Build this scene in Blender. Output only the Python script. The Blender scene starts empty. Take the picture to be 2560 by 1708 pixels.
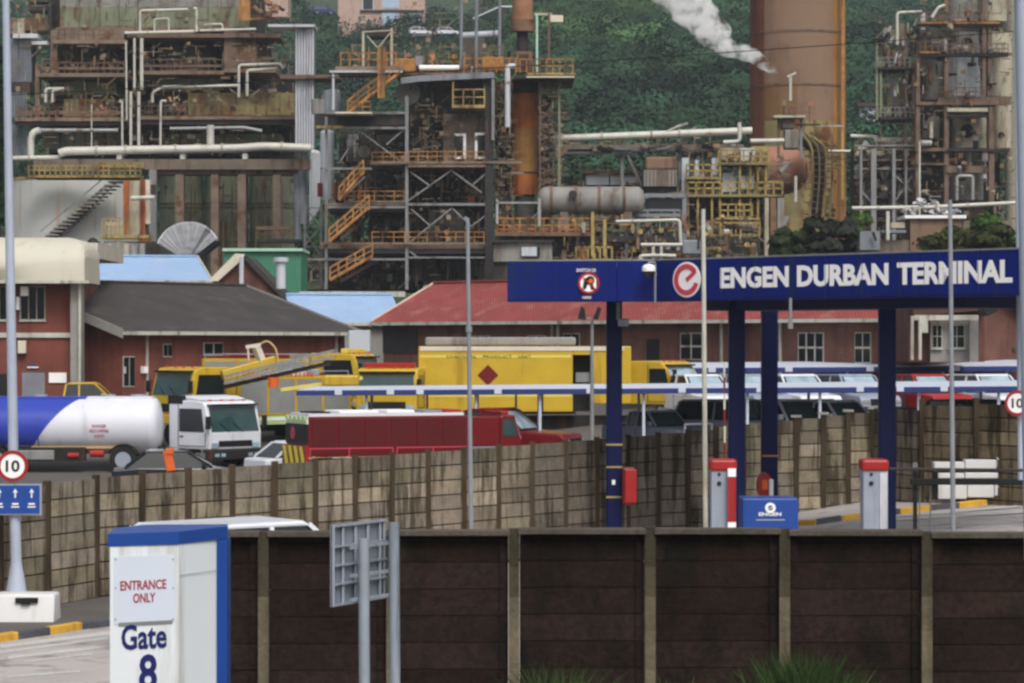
import bpy, math, random
import numpy as np
from mathutils import Vector, Matrix
random.seed(7)
rng = np.random.default_rng(7)
R = math.radians
scene = bpy.context.scene
col = scene.collection
# ---------------------------------------------------------------- camera
F, H = 7111.0, 5.0            # focal length in photo pixels, camera height
cam = bpy.data.cameras.new('camera'); camo = bpy.data.objects.new('camera', cam); col.objects.link(camo)
camo.location = (0, 0, H); camo.rotation_euler = (R(90), 0, 0)
cam.lens = 100; cam.sensor_width = 36; cam.clip_start = 0.5; cam.clip_end = 6000
scene.camera = camo
# ---------------------------------------------------------------- sky, sun, exposure
SUN_EL, SUN_AZ = 50, 162      # high sun behind thick cloud, behind and right of the camera
w = bpy.data.worlds.new('World'); scene.world = w; w.use_nodes = True
nt = w.node_tree; bg = nt.nodes['Background']
sky = nt.nodes.new('ShaderNodeTexSky'); sky.sky_type = 'NISHITA'; sky.sun_disc = False
sky.sun_elevation = R(SUN_EL); sky.sun_rotation = R(SUN_AZ); sky.air_density = 1.0; sky.dust_density = 6.0; sky.ozone_density = 0.6
hs = nt.nodes.new('ShaderNodeHueSaturation'); hs.inputs['Saturation'].default_value = 0.35
nt.links.new(sky.outputs[0], hs.inputs['Color']); nt.links.new(hs.outputs[0], bg.inputs[0]); bg.inputs[1].default_value = 0.12
sl = bpy.data.lights.new('sun', 'SUN'); slo = bpy.data.objects.new('sun', sl); col.objects.link(slo)
sl.energy = 1.25; sl.angle = R(22); sl.color = (1.0, 0.97, 0.92)
sd = Vector((math.sin(R(SUN_AZ)) * math.cos(R(SUN_EL)), math.cos(R(SUN_AZ)) * math.cos(R(SUN_EL)), math.sin(R(SUN_EL))))
slo.rotation_euler = sd.to_track_quat('Z', 'Y').to_euler()
scene.view_settings.view_transform = 'Standard'; scene.view_settings.look = 'None'
scene.view_settings.exposure = 0.12; scene.view_settings.gamma = 1
scene.cycles.filter_width = 2.6
scene.cycles.max_bounces = 12; scene.cycles.diffuse_bounces = 3; scene.cycles.volume_bounces = 10
scene.cycles.volume_step_rate = 1.0; scene.cycles.volume_max_steps = 256
# ---------------------------------------------------------------- helpers
def X(u, d): return (u - 1280) / F * d
def Z(v, d): return H - (v - 854) / F * d
def P(u, v, d): return Vector((X(u, d), d, Z(v, d)))
def dl(u, u0, d0, u1, d1):    # distance along a straight wall seen between two picture columns
    t = (u - u0) / (u1 - u0); return 1 / ((1 - t) / d0 + t / d1)
def lin(c, k=1.15):
    o = []
    for x in c:
        x /= 255.0; x = x / 12.92 if x <= .04045 else ((x + .055) / 1.055) ** 2.4
        o.append(min(x * k, .9))
    return o
MATS = {}
def mat(name, rgb, rough=.6, metal=0, var=.18, sc=1.2, stain=None, amt=.45, ssc=1.0, bump=.0, tint=False, wave=None, k=1.15, alpha=None, emit=0, fine=0, vstreak=.12, spec=.4):
    m = bpy.data.materials.new(name); m.use_nodes = True; MATS[name] = m
    n = m.node_tree.nodes; l = m.node_tree.links; b = n['Principled BSDF']
    c = lin(rgb, k)
    b.inputs['Roughness'].default_value = rough; b.inputs['Metallic'].default_value = metal
    b.inputs['Specular IOR Level'].default_value = spec
    g = n.new('ShaderNodeNewGeometry')
    cur = n.new('ShaderNodeRGB'); cur.outputs[0].default_value = (*c, 1); cur = cur.outputs[0]
    def mul(cur, fac_socket, lo, hi):
        mr = n.new('ShaderNodeMapRange'); mr.inputs[1].default_value = .3; mr.inputs[2].default_value = .7
        mr.inputs[3].default_value = lo; mr.inputs[4].default_value = hi; l.new(fac_socket, mr.inputs[0])
        x = n.new('ShaderNodeVectorMath'); x.operation = 'SCALE'; l.new(cur, x.inputs[0]); l.new(mr.outputs[0], x.inputs['Scale']); return x.outputs[0]
    if stain:
        mp = n.new('ShaderNodeMapping'); mp.inputs['Scale'].default_value = (ssc, ssc, ssc * vstreak); l.new(g.outputs['Position'], mp.inputs[0])
        no = n.new('ShaderNodeTexNoise'); no.inputs['Scale'].default_value = 1.3; no.inputs['Detail'].default_value = 5; no.inputs['Roughness'].default_value = .65; l.new(mp.outputs[0], no.inputs['Vector'])
        mr = n.new('ShaderNodeMapRange'); mr.inputs[1].default_value = .68 - .36 * amt; mr.inputs[2].default_value = .80 - .36 * amt; l.new(no.outputs[0], mr.inputs[0])
        mx = n.new('ShaderNodeMix'); mx.data_type = 'RGBA'; l.new(mr.outputs[0], mx.inputs[0]); l.new(cur, mx.inputs[6]); mx.inputs[7].default_value = (*lin(stain, k), 1); cur = mx.outputs[2]
    if var:
        no = n.new('ShaderNodeTexNoise'); no.inputs['Scale'].default_value = sc; no.inputs['Detail'].default_value = 6; no.inputs['Roughness'].default_value = .6; l.new(g.outputs['Position'], no.inputs['Vector'])
        cur = mul(cur, no.outputs[0], 1 - var, 1 + var)
    if fine:
        no = n.new('ShaderNodeTexNoise'); no.inputs['Scale'].default_value = 14; no.inputs['Detail'].default_value = 3; l.new(g.outputs['Position'], no.inputs['Vector'])
        cur = mul(cur, no.outputs[0], 1 - fine, 1 + fine)
    if tint:
        at = n.new('ShaderNodeAttribute'); at.attribute_name = 'tint'
        mm = n.new('ShaderNodeMix'); mm.data_type = 'RGBA'; mm.blend_type = 'MULTIPLY'; mm.inputs[0].default_value = 1
        l.new(cur, mm.inputs[6]); l.new(at.outputs['Color'], mm.inputs[7]); cur = mm.outputs[2]
    l.new(cur, b.inputs['Base Color'])
    if bump or wave:
        bp = n.new('ShaderNodeBump'); bp.inputs['Strength'].default_value = bump or .6; bp.inputs['Distance'].default_value = .05
        if wave:
            tc = n.new('ShaderNodeTexCoord'); wv = n.new('ShaderNodeTexWave'); wv.bands_direction = wave[0]; wv.inputs['Scale'].default_value = wave[1]; l.new(tc.outputs['Object'], wv.inputs['Vector']); l.new(wv.outputs[1], bp.inputs['Height'])
        else:
            no = n.new('ShaderNodeTexNoise'); no.inputs['Scale'].default_value = 20; l.new(g.outputs['Position'], no.inputs['Vector']); l.new(no.outputs[0], bp.inputs['Height'])
        l.new(bp.outputs[0], b.inputs['Normal'])
    if emit:
        b.inputs['Emission Color'].default_value = (*c, 1); b.inputs['Emission Strength'].default_value = emit
    return m
class MB:
    def __init__(s): s.v = []; s.f = []; s.c = []; s.tint = False
    def add(s, vs, fs, c=None):
        o = len(s.v); s.v += [tuple(p) for p in vs]
        for f in fs: s.f.append([i + o for i in f]); s.c.append(c or (1, 1, 1))
        if c: s.tint = True
        return s
    def box(s, x0, x1, y0, y1, z0, z1, c=None):
        if x0 > x1: x0, x1 = x1, x0
        if y0 > y1: y0, y1 = y1, y0
        if z0 > z1: z0, z1 = z1, z0
        vs = [(x0, y0, z0), (x1, y0, z0), (x1, y1, z0), (x0, y1, z0), (x0, y0, z1), (x1, y0, z1), (x1, y1, z1), (x0, y1, z1)]
        return s.add(vs, [(0, 3, 2, 1), (4, 5, 6, 7), (0, 1, 5, 4), (1, 2, 6, 5), (2, 3, 7, 6), (3, 0, 4, 7)], c)
    def bar(s, a, b, wx, wy=None, c=None):      # rectangular bar from a to b
        a = Vector(a); b = Vector(b); wy = wy or wx; d = (b - a).normalized()
        up = Vector((0, 0, 1)) if abs(d.z) < .95 else Vector((0, 1, 0))
        r = d.cross(up).normalized(); q = r.cross(d)
        vs = [p + r * sx * wx / 2 + q * sy * wy / 2 for p in (a, b) for sx, sy in ((-1, -1), (1, -1), (1, 1), (-1, 1))]
        return s.add(vs, [(0, 1, 2, 3), (7, 6, 5, 4), (0, 4, 5, 1), (1, 5, 6, 2), (2, 6, 7, 3), (3, 7, 4, 0)], c)
    def cyl(s, a, b, r0, r1=None, n=16, caps=True, c=None):
        a = Vector(a); b = Vector(b); r1 = r0 if r1 is None else r1; d = (b - a).normalized()
        up = Vector((0, 0, 1)) if abs(d.z) < .95 else Vector((0, 1, 0))
        r = d.cross(up).normalized(); q = r.cross(d)
        vs = []
        for p, rr in ((a, r0), (b, r1)):
            for i in range(n):
                t = 2 * math.pi * i / n; vs.append(p + (r * math.cos(t) + q * math.sin(t)) * rr)
        fs = [(i, (i + 1) % n, n + (i + 1) % n, n + i) for i in range(n)]
        if caps: fs += [tuple(range(n - 1, -1, -1)), tuple(range(n, 2 * n))]
        return s.add(vs, fs, c)
    def tube(s, pts, r, n=8, bend=None):         # pipe with rounded elbows
        pts = [Vector(p) for p in pts]; bend = bend if bend is not None else r * 2.2
        path = [pts[0]]
        for i in range(1, len(pts) - 1):
            p = pts[i]; a = (pts[i - 1] - p); b = (pts[i + 1] - p); k = min(bend, a.length * .45, b.length * .45)
            A = p + a.normalized() * k; B = p + b.normalized() * k
            for t in (0, .25, .5, .75, 1): path.append(A * (1 - t) ** 2 + p * 2 * t * (1 - t) + B * t * t)
        path.append(pts[-1]); rings = []; up = None
        for i, p in enumerate(path):
            d = (path[min(i + 1, len(path) - 1)] - path[max(i - 1, 0)]).normalized()
            if up is None: up = Vector((0, 1, 0)) if abs(d.y) < .9 else Vector((0, 0, 1))
            q = d.cross(up).normalized(); up2 = q.cross(d).normalized()
            rings.append([p + (q * math.cos(2 * math.pi * j / n) + up2 * math.sin(2 * math.pi * j / n)) * r for j in range(n)])
        vs = [x for rg in rings for x in rg]; m = len(rings)
        fs = [(i * n + j, i * n + (j + 1) % n, (i + 1) * n + (j + 1) % n, (i + 1) * n + j) for i in range(m - 1) for j in range(n)]
        fs += [tuple(range(n - 1, -1, -1)), tuple(range((m - 1) * n, m * n))]
        return s.add(vs, fs)
    def prism(s, poly, vec, c=None):             # planar polygon pushed along vec
        vec = Vector(vec); n = len(poly); a = [Vector(p) for p in poly]
        vs = a + [p + vec for p in a]
        return s.add(vs, [tuple(range(n - 1, -1, -1)), tuple(range(n, 2 * n))] + [(i, (i + 1) % n, n + (i + 1) % n, n + i) for i in range(n)], c)
    def lathe(s, prof, org, n=24, axis='Z', a0=0, a1=360, c=None):   # prof: (r, h)
        org = Vector(org); full = abs(a1 - a0) >= 360; m = n if full else n + 1; vs = []
        for r, h in prof:
            for i in range(m):
                t = R(a0 + (a1 - a0) * i / n); x, y = r * math.cos(t), r * math.sin(t)
                vs.append(org + (Vector((x, y, h)) if axis == 'Z' else Vector((h, x, y)) if axis == 'X' else Vector((x, h, y))))
        fs = []
        for k in range(len(prof) - 1):
            for i in range(n if full else n):
                j = (i + 1) % m; fs.append((k * m + i, k * m + j, (k + 1) * m + j, (k + 1) * m + i))
        return s.add(vs, fs, c)
def bxm(m, u0, v0, u1, v1, d, t=.3, c=None):
    return m.box(X(u0, d), X(u1, d), d, d + t, Z(v1, d), Z(v0, d), c)
def bx(u0, v0, u1, v1, d, t=.3, c=None): return bxm(MB(), u0, v0, u1, v1, d, t, c)
OFF = {}
def tag(o, label=None, cat=None, group=None, kind=None):
    if label: o['label'] = label
    if cat: o['category'] = cat
    if group: o['group'] = group
    if kind: o['kind'] = kind
    return o
def thing(name, label, cat, loc=(0, 0, 0), rz=0, group=None, local=False):
    o = bpy.data.objects.new(name, None); col.objects.link(o); o.empty_display_size = .2
    o.location = loc; o.rotation_euler = (0, 0, R(rz)); tag(o, label, cat, group)
    OFF[o.name] = Vector((0, 0, 0)) if local else Vector(loc); return o
def part(name, mb, m, parent=None, smooth=False, bev=0, label=None):
    me = bpy.data.meshes.new(name); of = OFF[parent.name] if parent else Vector((0, 0, 0))
    me.from_pydata([(v[0] - of.x, v[1] - of.y, v[2] - of.z) for v in mb.v], [], mb.f)
    o = bpy.data.objects.new(name, me); col.objects.link(o)
    me.materials.append(MATS[m])
    if mb.tint:
        a = me.color_attributes.new('tint', 'FLOAT_COLOR', 'CORNER'); arr = []
        for f, c in zip(mb.f, mb.c): arr += [*c, 1.0] * len(f)
        a.data.foreach_set('color', arr)
    if smooth:
        me.polygons.foreach_set('use_smooth', [True] * len(me.polygons))
        if smooth != 2: me.set_sharp_from_angle(angle=R(40))
    if parent: o.parent = parent
    OFF[o.name] = of
    if bev:
        b = o.modifiers.new('bevel', 'BEVEL'); b.width = bev; b.segments = 2; b.limit_method = 'ANGLE'; b.angle_limit = R(40)
    if label: o['label'] = label
    return o
def solo(name, label, cat, mb, m, smooth=False, bev=0, group=None, kind=None):   # a thing that is one mesh, origin at its base
    v = np.array(mb.v); c = (v.min(0) + v.max(0)) / 2; base = Vector((c[0], c[1], v[:, 2].min()))
    mb.v = [(p[0] - base.x, p[1] - base.y, p[2] - base.z) for p in mb.v]
    o = part(name, mb, m, None, smooth, bev); o.location = base; OFF[o.name] = base; return tag(o, label, cat, group, kind)
def text(name, s, m, parent, org, xdir, w, h, off=0.0, zdir=(0, 0, 1), depth=.02):
    cu = bpy.data.curves.new(name, 'FONT'); cu.body = s; cu.align_x = 'LEFT'; cu.size = 1; cu.offset = off; cu.extrude = 0.0
    cu.resolution_u = 3
    t = bpy.data.objects.new('t', cu); col.objects.link(t); dg = bpy.context.evaluated_depsgraph_get()
    me = bpy.data.meshes.new_from_object(t.evaluated_get(dg)); bpy.data.objects.remove(t); bpy.data.curves.remove(cu)
    vs = np.array([v.co for v in me.vertices]); lo = vs.min(0); hi = vs.max(0)
    xd = Vector(xdir).normalized(); zd = Vector(zdir).normalized(); nd = xd.cross(zd) # towards the viewer
    mb = MB(); org = Vector(org)
    pts = [org + xd * ((p[0] - lo[0]) / (hi[0] - lo[0]) * w) + zd * ((p[1] - lo[1]) / (hi[1] - lo[1]) * h) for p in vs]
    fs = [list(p.vertices) for p in me.polygons]
    mb.add([p + nd * depth for p in pts], fs)
    ed = {}
    for f in fs:
        for i in range(len(f)):
            e = (f[i], f[(i + 1) % len(f)]); ed[e] = 1
    base = len(mb.v); mb.v += [tuple(p) for p in pts]
    for (a, b) in ed:
        if (b, a) not in ed: mb.f.append([a, a + base, b + base, b]); mb.c.append((1, 1, 1))
    return part(name, mb, m, parent)
def rail(u0, u1, v, hp, d, step=22, r=.035, u1d=None, mid=True):   # handrail standing on picture row v
    r *= .62; m = MB(); a, b = X(u0, d), X(u1, d); z0, z1 = Z(v, d), Z(v - hp, d); dy = u1d or d
    n = max(1, int(abs(u1 - u0) / step))
    for i in range(n + 1):
        t = i / n; x = a + (b - a) * t; y = d + (dy - d) * t; m.box(x - r, x + r, y - r, y + r, z0, z1 + r)
    for k in ((1, .5) if mid else (1,)): m.bar((a, d, z0 + (z1 - z0) * k), (b, dy, z0 + (z1 - z0) * k), r * 2)
    return m
def ring(m, c, r0, r1, a0, a1, y0, y1, n=40):    # flat arc in the x-z plane of thickness y0..y1 (c: x, z)
    vs = []
    for i in range(n + 1):
        t = R(a0 + (a1 - a0) * i / n)
        for r in (r0, r1):
            for y in (y0, y1): vs.append((c[0] + r * math.cos(t), y, c[1] + r * math.sin(t)))
    fs = []
    for i in range(n):
        k = i * 4; fs += [(k, k + 2, k + 6, k + 4), (k + 1, k + 5, k + 7, k + 3), (k, k + 4, k + 5, k + 1), (k + 2, k + 3, k + 7, k + 6)]
    fs += [(0, 1, 3, 2), (n * 4, n * 4 + 2, n * 4 + 3, n * 4 + 1)]
    return m.add(vs, fs)
def clutter(t, u0, u1, v0, v1, d, dd, n, seed, big=1.0, tones=None):
    """small-bore pipes, brackets, valves and cable runs too many to count: one part"""
    r_ = random.Random(seed); m = MB(); tones = tones or ((.5, .45, .4), (.9, .85, .8), (1.3, 1.28, 1.25), (.75, .5, .32), (.35, .32, .32), (1.0, .8, .45), (.6, .62, .5))
    for i in range(n):
        u = r_.uniform(u0, u1); v = r_.uniform(v0, v1); y = d + r_.uniform(0, dd); c = r_.choice(tones); q = r_.uniform(.7, 1.2); c = tuple(x * q for x in c); k = r_.random(); L = r_.uniform(5, 34) * big; w_ = r_.uniform(.6, 2.6) / F * d
        if k < .4: a, b = P(u, v, y), P(u, v + L, y)
        elif k < .72: a, b = P(u, v, y), P(u + L, v, y)
        elif k < .82: a, b = P(u, v, y), P(u + L * .7, v + r_.choice((-1, 1)) * L * .6, y)
        else:
            s = r_.uniform(1.5, 6) / F * d; p = P(u, v, y); m.box(p.x - s, p.x + s, p.y, p.y + s, p.z - s * r_.uniform(.5, 1.4), p.z + s, c); continue
        m.bar(a, b, w_, w_, c)
    o = part('small_pipework', m, 'clutter', t); o['kind'] = 'stuff'; return o
def smooth01(t): t = max(0, min(1, t)); return t * t * (3 - 2 * t)
def interp(x, pts):
    if x <= pts[0][0]: return pts[0][1]
    for (a, b), (c, e) in zip(pts, pts[1:]):
        if x <= c: return b + (e - b) * (x - a) / (c - a)
    return pts[-1][1]
def ground_z(x, y):
    if y <= 76: return 1.15 * smooth01(x / 12)
    L = interp(y, [(76, .1), (104, .2), (109, .8), (113, .9), (121, 1.5), (150, 2.2), (192, 8.3), (270, 8.5)])
    Rr = interp(y, [(76, 1.0), (102, 1.05), (106, 1.2), (111, 1.85), (122, 2.1), (133, 2.6), (155, 3.2), (192, 8.3), (270, 8.5)])
    t = smooth01((x + 4) / 12); z = L * (1 - t) + Rr * t
    if y > 270: z += .17 * (min(y, 1500) - 270) + (y > 290) * 3.0 * math.sin(x * .03 + y * .011) * min(1, (y - 290) / 100)
    return z
# ---------------------------------------------------------------- materials
mat('asphalt', (180, 173, 171), .85, sc=.7, var=.14, stain=(132, 127, 125), amt=.4, ssc=.9, vstreak=1, fine=.08, k=.95)
mat('yard_concrete', (96, 92, 88), .9, sc=.5, var=.2, fine=.08, k=.9)
mat('earth', (74, 66, 52), .95, sc=.25, var=.35, stain=(60, 70, 42), amt=.55, ssc=.2, vstreak=1, fine=.15, k=.9)
mat('white_paint', (215, 216, 216), .5, var=.06, sc=1, stain=(170, 168, 160), amt=.3, k=1.0)
mat('road_paint', (208, 206, 202), .7, var=.1, fine=.15, k=.85)
mat('yellow_paint', (222, 172, 60), .6, var=.15, sc=3, stain=(170, 130, 60), amt=.35, k=.95)
mat('kerb_black', (72, 74, 80), .8, var=.2, sc=3, fine=.15)
mat('dark_precast', (62, 49, 44), .95, var=.2, sc=1.5, stain=(46, 41, 36), amt=.45, ssc=1.6, vstreak=.5, bump=.3, fine=.28, k=.52, tint=True, spec=.15)
mat('precast_post', (100, 93, 78), .95, var=.25, sc=1.2, stain=(72, 66, 56), amt=.45, bump=.3, fine=.12, spec=.15, tint=True)
mat('precast_cap', (92, 84, 78), .95, var=.2, stain=(74, 80, 52), amt=.35, vstreak=1, fine=.15, bump=.3, k=.85, spec=.15)
mat('block_wall', (130, 122, 109), .95, var=.28, sc=1.6, stain=(74, 68, 57), amt=.55, ssc=3.2, vstreak=.1, bump=.35, fine=.12, tint=True, spec=.15)
mat('block_post', (66, 56, 44), .95, var=.25, sc=1.5, stain=(40, 34, 26), amt=.5, spec=.15)
mat('block_joint', (30, 26, 21), .95, spec=.1)
mat('sign_white', (206, 210, 216), .45, var=.04, sc=.8, stain=(176, 176, 174), amt=.36, ssc=2.2, vstreak=.12, k=1.25)
mat('sign_panel', (194, 202, 216), .45, var=.03, k=1.2)
mat('sign_blue', (28, 66, 140), .4, var=.06, sc=2)
mat('navy', (6, 25, 100), .5, var=.16, sc=.9, stain=(18, 34, 84), amt=.45, ssc=1.6, vstreak=.15, spec=.2)
mat('navy_column', (5, 15, 60), .5, var=.18, sc=.8, stain=(16, 24, 58), amt=.4, vstreak=.2, spec=.2)
mat('navy_dark', (14, 22, 62), .5, var=.1, sc=.8)
mat('letter_white', (236, 238, 248), .6, var=.03, k=1.3)
mat('pole_dull', (128, 132, 138), .55, metal=.1, var=.12, sc=2, stain=(104, 106, 110), amt=.35)
mat('clutter', (128, 118, 104), .75, var=.3, sc=1.2, tint=True)
mat('pipe_dull', (150, 144, 132), .6, var=.2, sc=1, stain=(112, 96, 78), amt=.42)
mat('letter_navy', (26, 30, 92), .5, var=0)
mat('letter_red', (150, 34, 48), .5, var=0)
mat('logo_red', (186, 62, 84), .5, var=.05)
mat('black', (16, 16, 18), .6, var=.1)
mat('rubber', (26, 26, 26), .9, var=.2, sc=4)
mat('galv', (150, 158, 170), .45, metal=.25, var=.12, sc=2.5, stain=(118, 124, 134), amt=.35, ssc=2)
mat('pole_grey', (160, 168, 184), .5, metal=.1, var=.08, sc=2, stain=(128, 136, 150), amt=.3)
mat('sign_back', (132, 138, 150), .5, metal=.3, var=.12, sc=3, stain=(100, 106, 116), amt=.35)
mat('red_paint', (146, 28, 28), .4, var=.12, sc=2, stain=(120, 24, 22), amt=.3)
mat('red_dark', (104, 16, 18), .4, var=.12, sc=2, stain=(72, 12, 14), amt=.3)
mat('fire_red', (98, 10, 18), .3, var=.1, sc=1)
mat('fire_red_panel', (78, 12, 16), .35, var=.12, sc=1)
mat('cabinet_grey', (134, 142, 156), .5, var=.08, sc=2, stain=(108, 112, 122), amt=.3)
mat('tank_white', (216, 218, 228), .25, var=.04, sc=.6, stain=(198, 200, 208), amt=.3, k=1.0)
mat('tank_blue', (50, 66, 160), .2, var=.06, sc=.6)
mat('tan_stripe', (190, 160, 110), .5, var=.1)
mat('cab_white', (216, 219, 227), .25, var=.04, sc=1, stain=(196, 198, 202), amt=.3, k=1.05)
mat('glass_dark', (22, 26, 30), .08, var=.1, spec=.6)
mat('glass_green', (40, 62, 62), .1, var=.35, sc=.9, spec=.7)
mat('glass_sky', (140, 160, 172), .12, var=.35, sc=1.5, spec=.7)  # pale colour stands in for sky reflected in windscreens; headlamp lenses share it
mat('chassis', (30, 28, 28), .8, var=.3, sc=3, stain=(66, 40, 28), amt=.3)
mat('yellow', (204, 170, 50), .3, var=.1, sc=1, stain=(176, 142, 40), amt=.38, k=.92)
mat('yellow_pale', (226, 206, 96), .4, var=.08, sc=1.5, k=.95)
mat('lime', (176, 204, 140), .5, var=.1)
mat('hazard_orange', (206, 92, 34), .5, var=.1)
mat('shutter_silver', (158, 160, 158), .4, metal=.4, var=.1, sc=1, wave=('Z', 4.0))
mat('grey_metal', (128, 130, 130), .5, metal=.2, var=.15, sc=2, stain=(100, 96, 92), amt=.35)
mat('chrome', (190, 192, 196), .25, metal=.7, var=.1)
mat('brick', (112, 62, 52), .9, var=.22, sc=.9, stain=(90, 48, 42), amt=.45, ssc=.8, fine=.16, k=1.1)
mat('brick_brown', (98, 66, 56), .9, var=.22, sc=1.2, stain=(80, 50, 42), amt=.45, ssc=.8, fine=.18)
mat('cream_fascia', (200, 196, 180), .55, var=.05, sc=.6, stain=(190, 184, 164), amt=.3, k=1.0)
mat('plaster_grey', (136, 134, 130), .8, var=.12, sc=2, stain=(108, 104, 98), amt=.4)
mat('gutter_white', (176, 176, 166), .6, var=.15, sc=2, stain=(120, 112, 96), amt=.4)
mat('barge_cream', (224, 214, 196), .6, var=.08, sc=2, stain=(190, 176, 150), amt=.3, k=.9)
mat('roof_dark', (74, 70, 68), .85, var=.18, sc=.6, stain=(92, 88, 84), amt=.35, ssc=.6, vstreak=1, wave=('X', 3.0), k=.8, fine=.06)
mat('roof_blue', (160, 190, 228), .5, var=.07, sc=.5, stain=(184, 196, 220), amt=.35, ssc=.5, vstreak=1, wave=('X', 2.5), k=.95)
mat('roof_red', (164, 76, 72), .7, var=.2, sc=.7, stain=(180, 112, 98), amt=.4, ssc=.7, vstreak=1, wave=('X', 2.5), k=.75)
mat('roof_brown', (92, 62, 50), .8, var=.2, sc=.7, k=.8)
mat('carport_white', (216, 224, 240), .45, var=.04, sc=.6, k=.85)
mat('carport_blue', (34, 48, 104), .5, var=.1)
mat('green_shed', (62, 120, 96), .6, var=.12, sc=.6, wave=('X', 2.0))
mat('green_trim', (160, 196, 176), .6, var=.1)
# refinery
mat('casing_green', (116, 122, 100), .75, var=.25, sc=.5, stain=(100, 72, 50), amt=.42, ssc=.5, vstreak=.3, fine=.1)
mat('casing_olive', (126, 116, 76), .75, var=.28, sc=.5, stain=(104, 62, 34), amt=.45, ssc=.6, vstreak=.3, fine=.1)
mat('drum_dark', (76, 76, 72), .8, var=.4, sc=.6, stain=(96, 78, 62), amt=.45, ssc=.6, vstreak=.4)
mat('deck_tan', (118, 102, 88), .8, var=.25, sc=1, stain=(96, 60, 38), amt=.45, vstreak=1, ssc=.8)
mat('rust', (112, 86, 66), .85, var=.35, sc=1.0, stain=(74, 46, 36), amt=.45, vstreak=.6, ssc=.8)
mat('rust_orange', (150, 84, 36), .8, var=.3, sc=.9, stain=(104, 46, 26), amt=.48, ssc=1.6, vstreak=.06, fine=.08)
mat('rail_orange', (158, 112, 60), .75, var=.35, sc=1.6, stain=(96, 64, 44), amt=.52)
mat('rail_yellow', (160, 138, 80), .75, var=.3, sc=1.6, stain=(104, 82, 50), amt=.52)
mat('steel_grey', (122, 122, 124), .6, metal=.15, var=.2, sc=1, stain=(92, 78, 68), amt=.4)
mat('steel_dark', (42, 38, 40), .7, var=.3, sc=1, stain=(70, 48, 38), amt=.35)
mat('steel_brown', (102, 84, 72), .8, var=.3, sc=1, stain=(60, 42, 36), amt=.4)
mat('pipe_white', (184, 182, 174), .45, metal=.1, var=.1, sc=1, stain=(150, 142, 128), amt=.33, ssc=.6, vstreak=1)
mat('pipe_grey', (148, 148, 148), .5, metal=.2, var=.14, sc=1, stain=(112, 104, 96), amt=.35)
mat('duct_white', (184, 186, 192), .5, metal=.1, var=.08, sc=1, stain=(150, 152, 160), amt=.35)
mat('duct_grey', (118, 122, 130), .55, metal=.15, var=.15, sc=1, stain=(90, 90, 94), amt=.4)
mat('tank_pale', (176, 178, 174), .6, var=.08, sc=.5, stain=(172, 132, 96), amt=.3, ssc=.9, vstreak=.08)
mat('concrete_ref', (112, 100, 88), .9, var=.2, sc=.7, stain=(78, 66, 56), amt=.42, fine=.08)
mat('dark_void', (44, 42, 38), .95, var=.5, sc=.5, stain=(78, 66, 52), amt=.45, ssc=.5, vstreak=.6)  # dark colour stands in for shaded depths behind the refinery frames
mat('chimney', (128, 104, 86), .85, var=.08, sc=.35, stain=(106, 80, 64), amt=.42, ssc=.12, vstreak=.5, fine=.05, spec=.2)
mat('chimney_patch', (112, 82, 48), .85, var=.2, sc=.4, stain=(116, 94, 78), amt=.5, ssc=.25, vstreak=.3)
mat('rust_ochre', (136, 98, 52), .8, var=.3, sc=.9, stain=(112, 62, 30), amt=.45, ssc=1.6, vstreak=.06)
mat('chevron_yellow', (240, 216, 60), .4, var=.03, k=1.3)
mat('chimney_rust', (104, 60, 40), .85, var=.2, sc=.4, stain=(80, 44, 32), amt=.42, ssc=.5, vstreak=.1)
mat('chimney_ochre', (146, 106, 58), .85, var=.18, sc=.4, stain=(112, 76, 44), amt=.4, ssc=.6, vstreak=.1)
mat('drum_pink', (146, 102, 82), .7, var=.12, sc=.4, stain=(128, 92, 56), amt=.35, ssc=.4, vstreak=1)
mat('vessel_cream', (166, 160, 142), .7, var=.15, sc=.5, stain=(118, 96, 74), amt=.4, ssc=.6)
mat('vessel_grey', (128, 126, 122), .7, var=.18, sc=.5, stain=(92, 80, 70), amt=.42, ssc=.6)
mat('vessel_white', (176, 182, 190), .6, var=.08, sc=.5, stain=(150, 146, 140), amt=.35)
mat('teal_door', (110, 158, 140), .7, var=.15)
mat('cone_grey', (140, 140, 142), .6, metal=.2, var=.12, sc=1, stain=(116, 114, 112), amt=.4, tint=True)
mat('wood_box', (118, 94, 78), .8, var=.2, sc=1, stain=(86, 62, 50), amt=.4)
mat('house_wall', (176, 148, 136), .8, var=.12, sc=.3, stain=(150, 120, 106), amt=.35)
mat('house_blue', (160, 178, 200), .7, var=.1, sc=.3)
mat('leaf', (60, 86, 60), .85, var=.3, sc=.04, tint=True, k=.8, spec=.15)
mat('leaf_dark', (46, 58, 38), .8, var=.35, sc=.8, tint=True, k=1.0, spec=.15)
mat('grass_blade', (64, 78, 46), .8, var=.3, sc=2, tint=True, k=.9, spec=.15)
mat('bark', (70, 58, 46), .95, var=.3, sc=3)
mat('hill_ground', (50, 64, 42), .95, var=.35, sc=.05, fine=.1)
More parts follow.
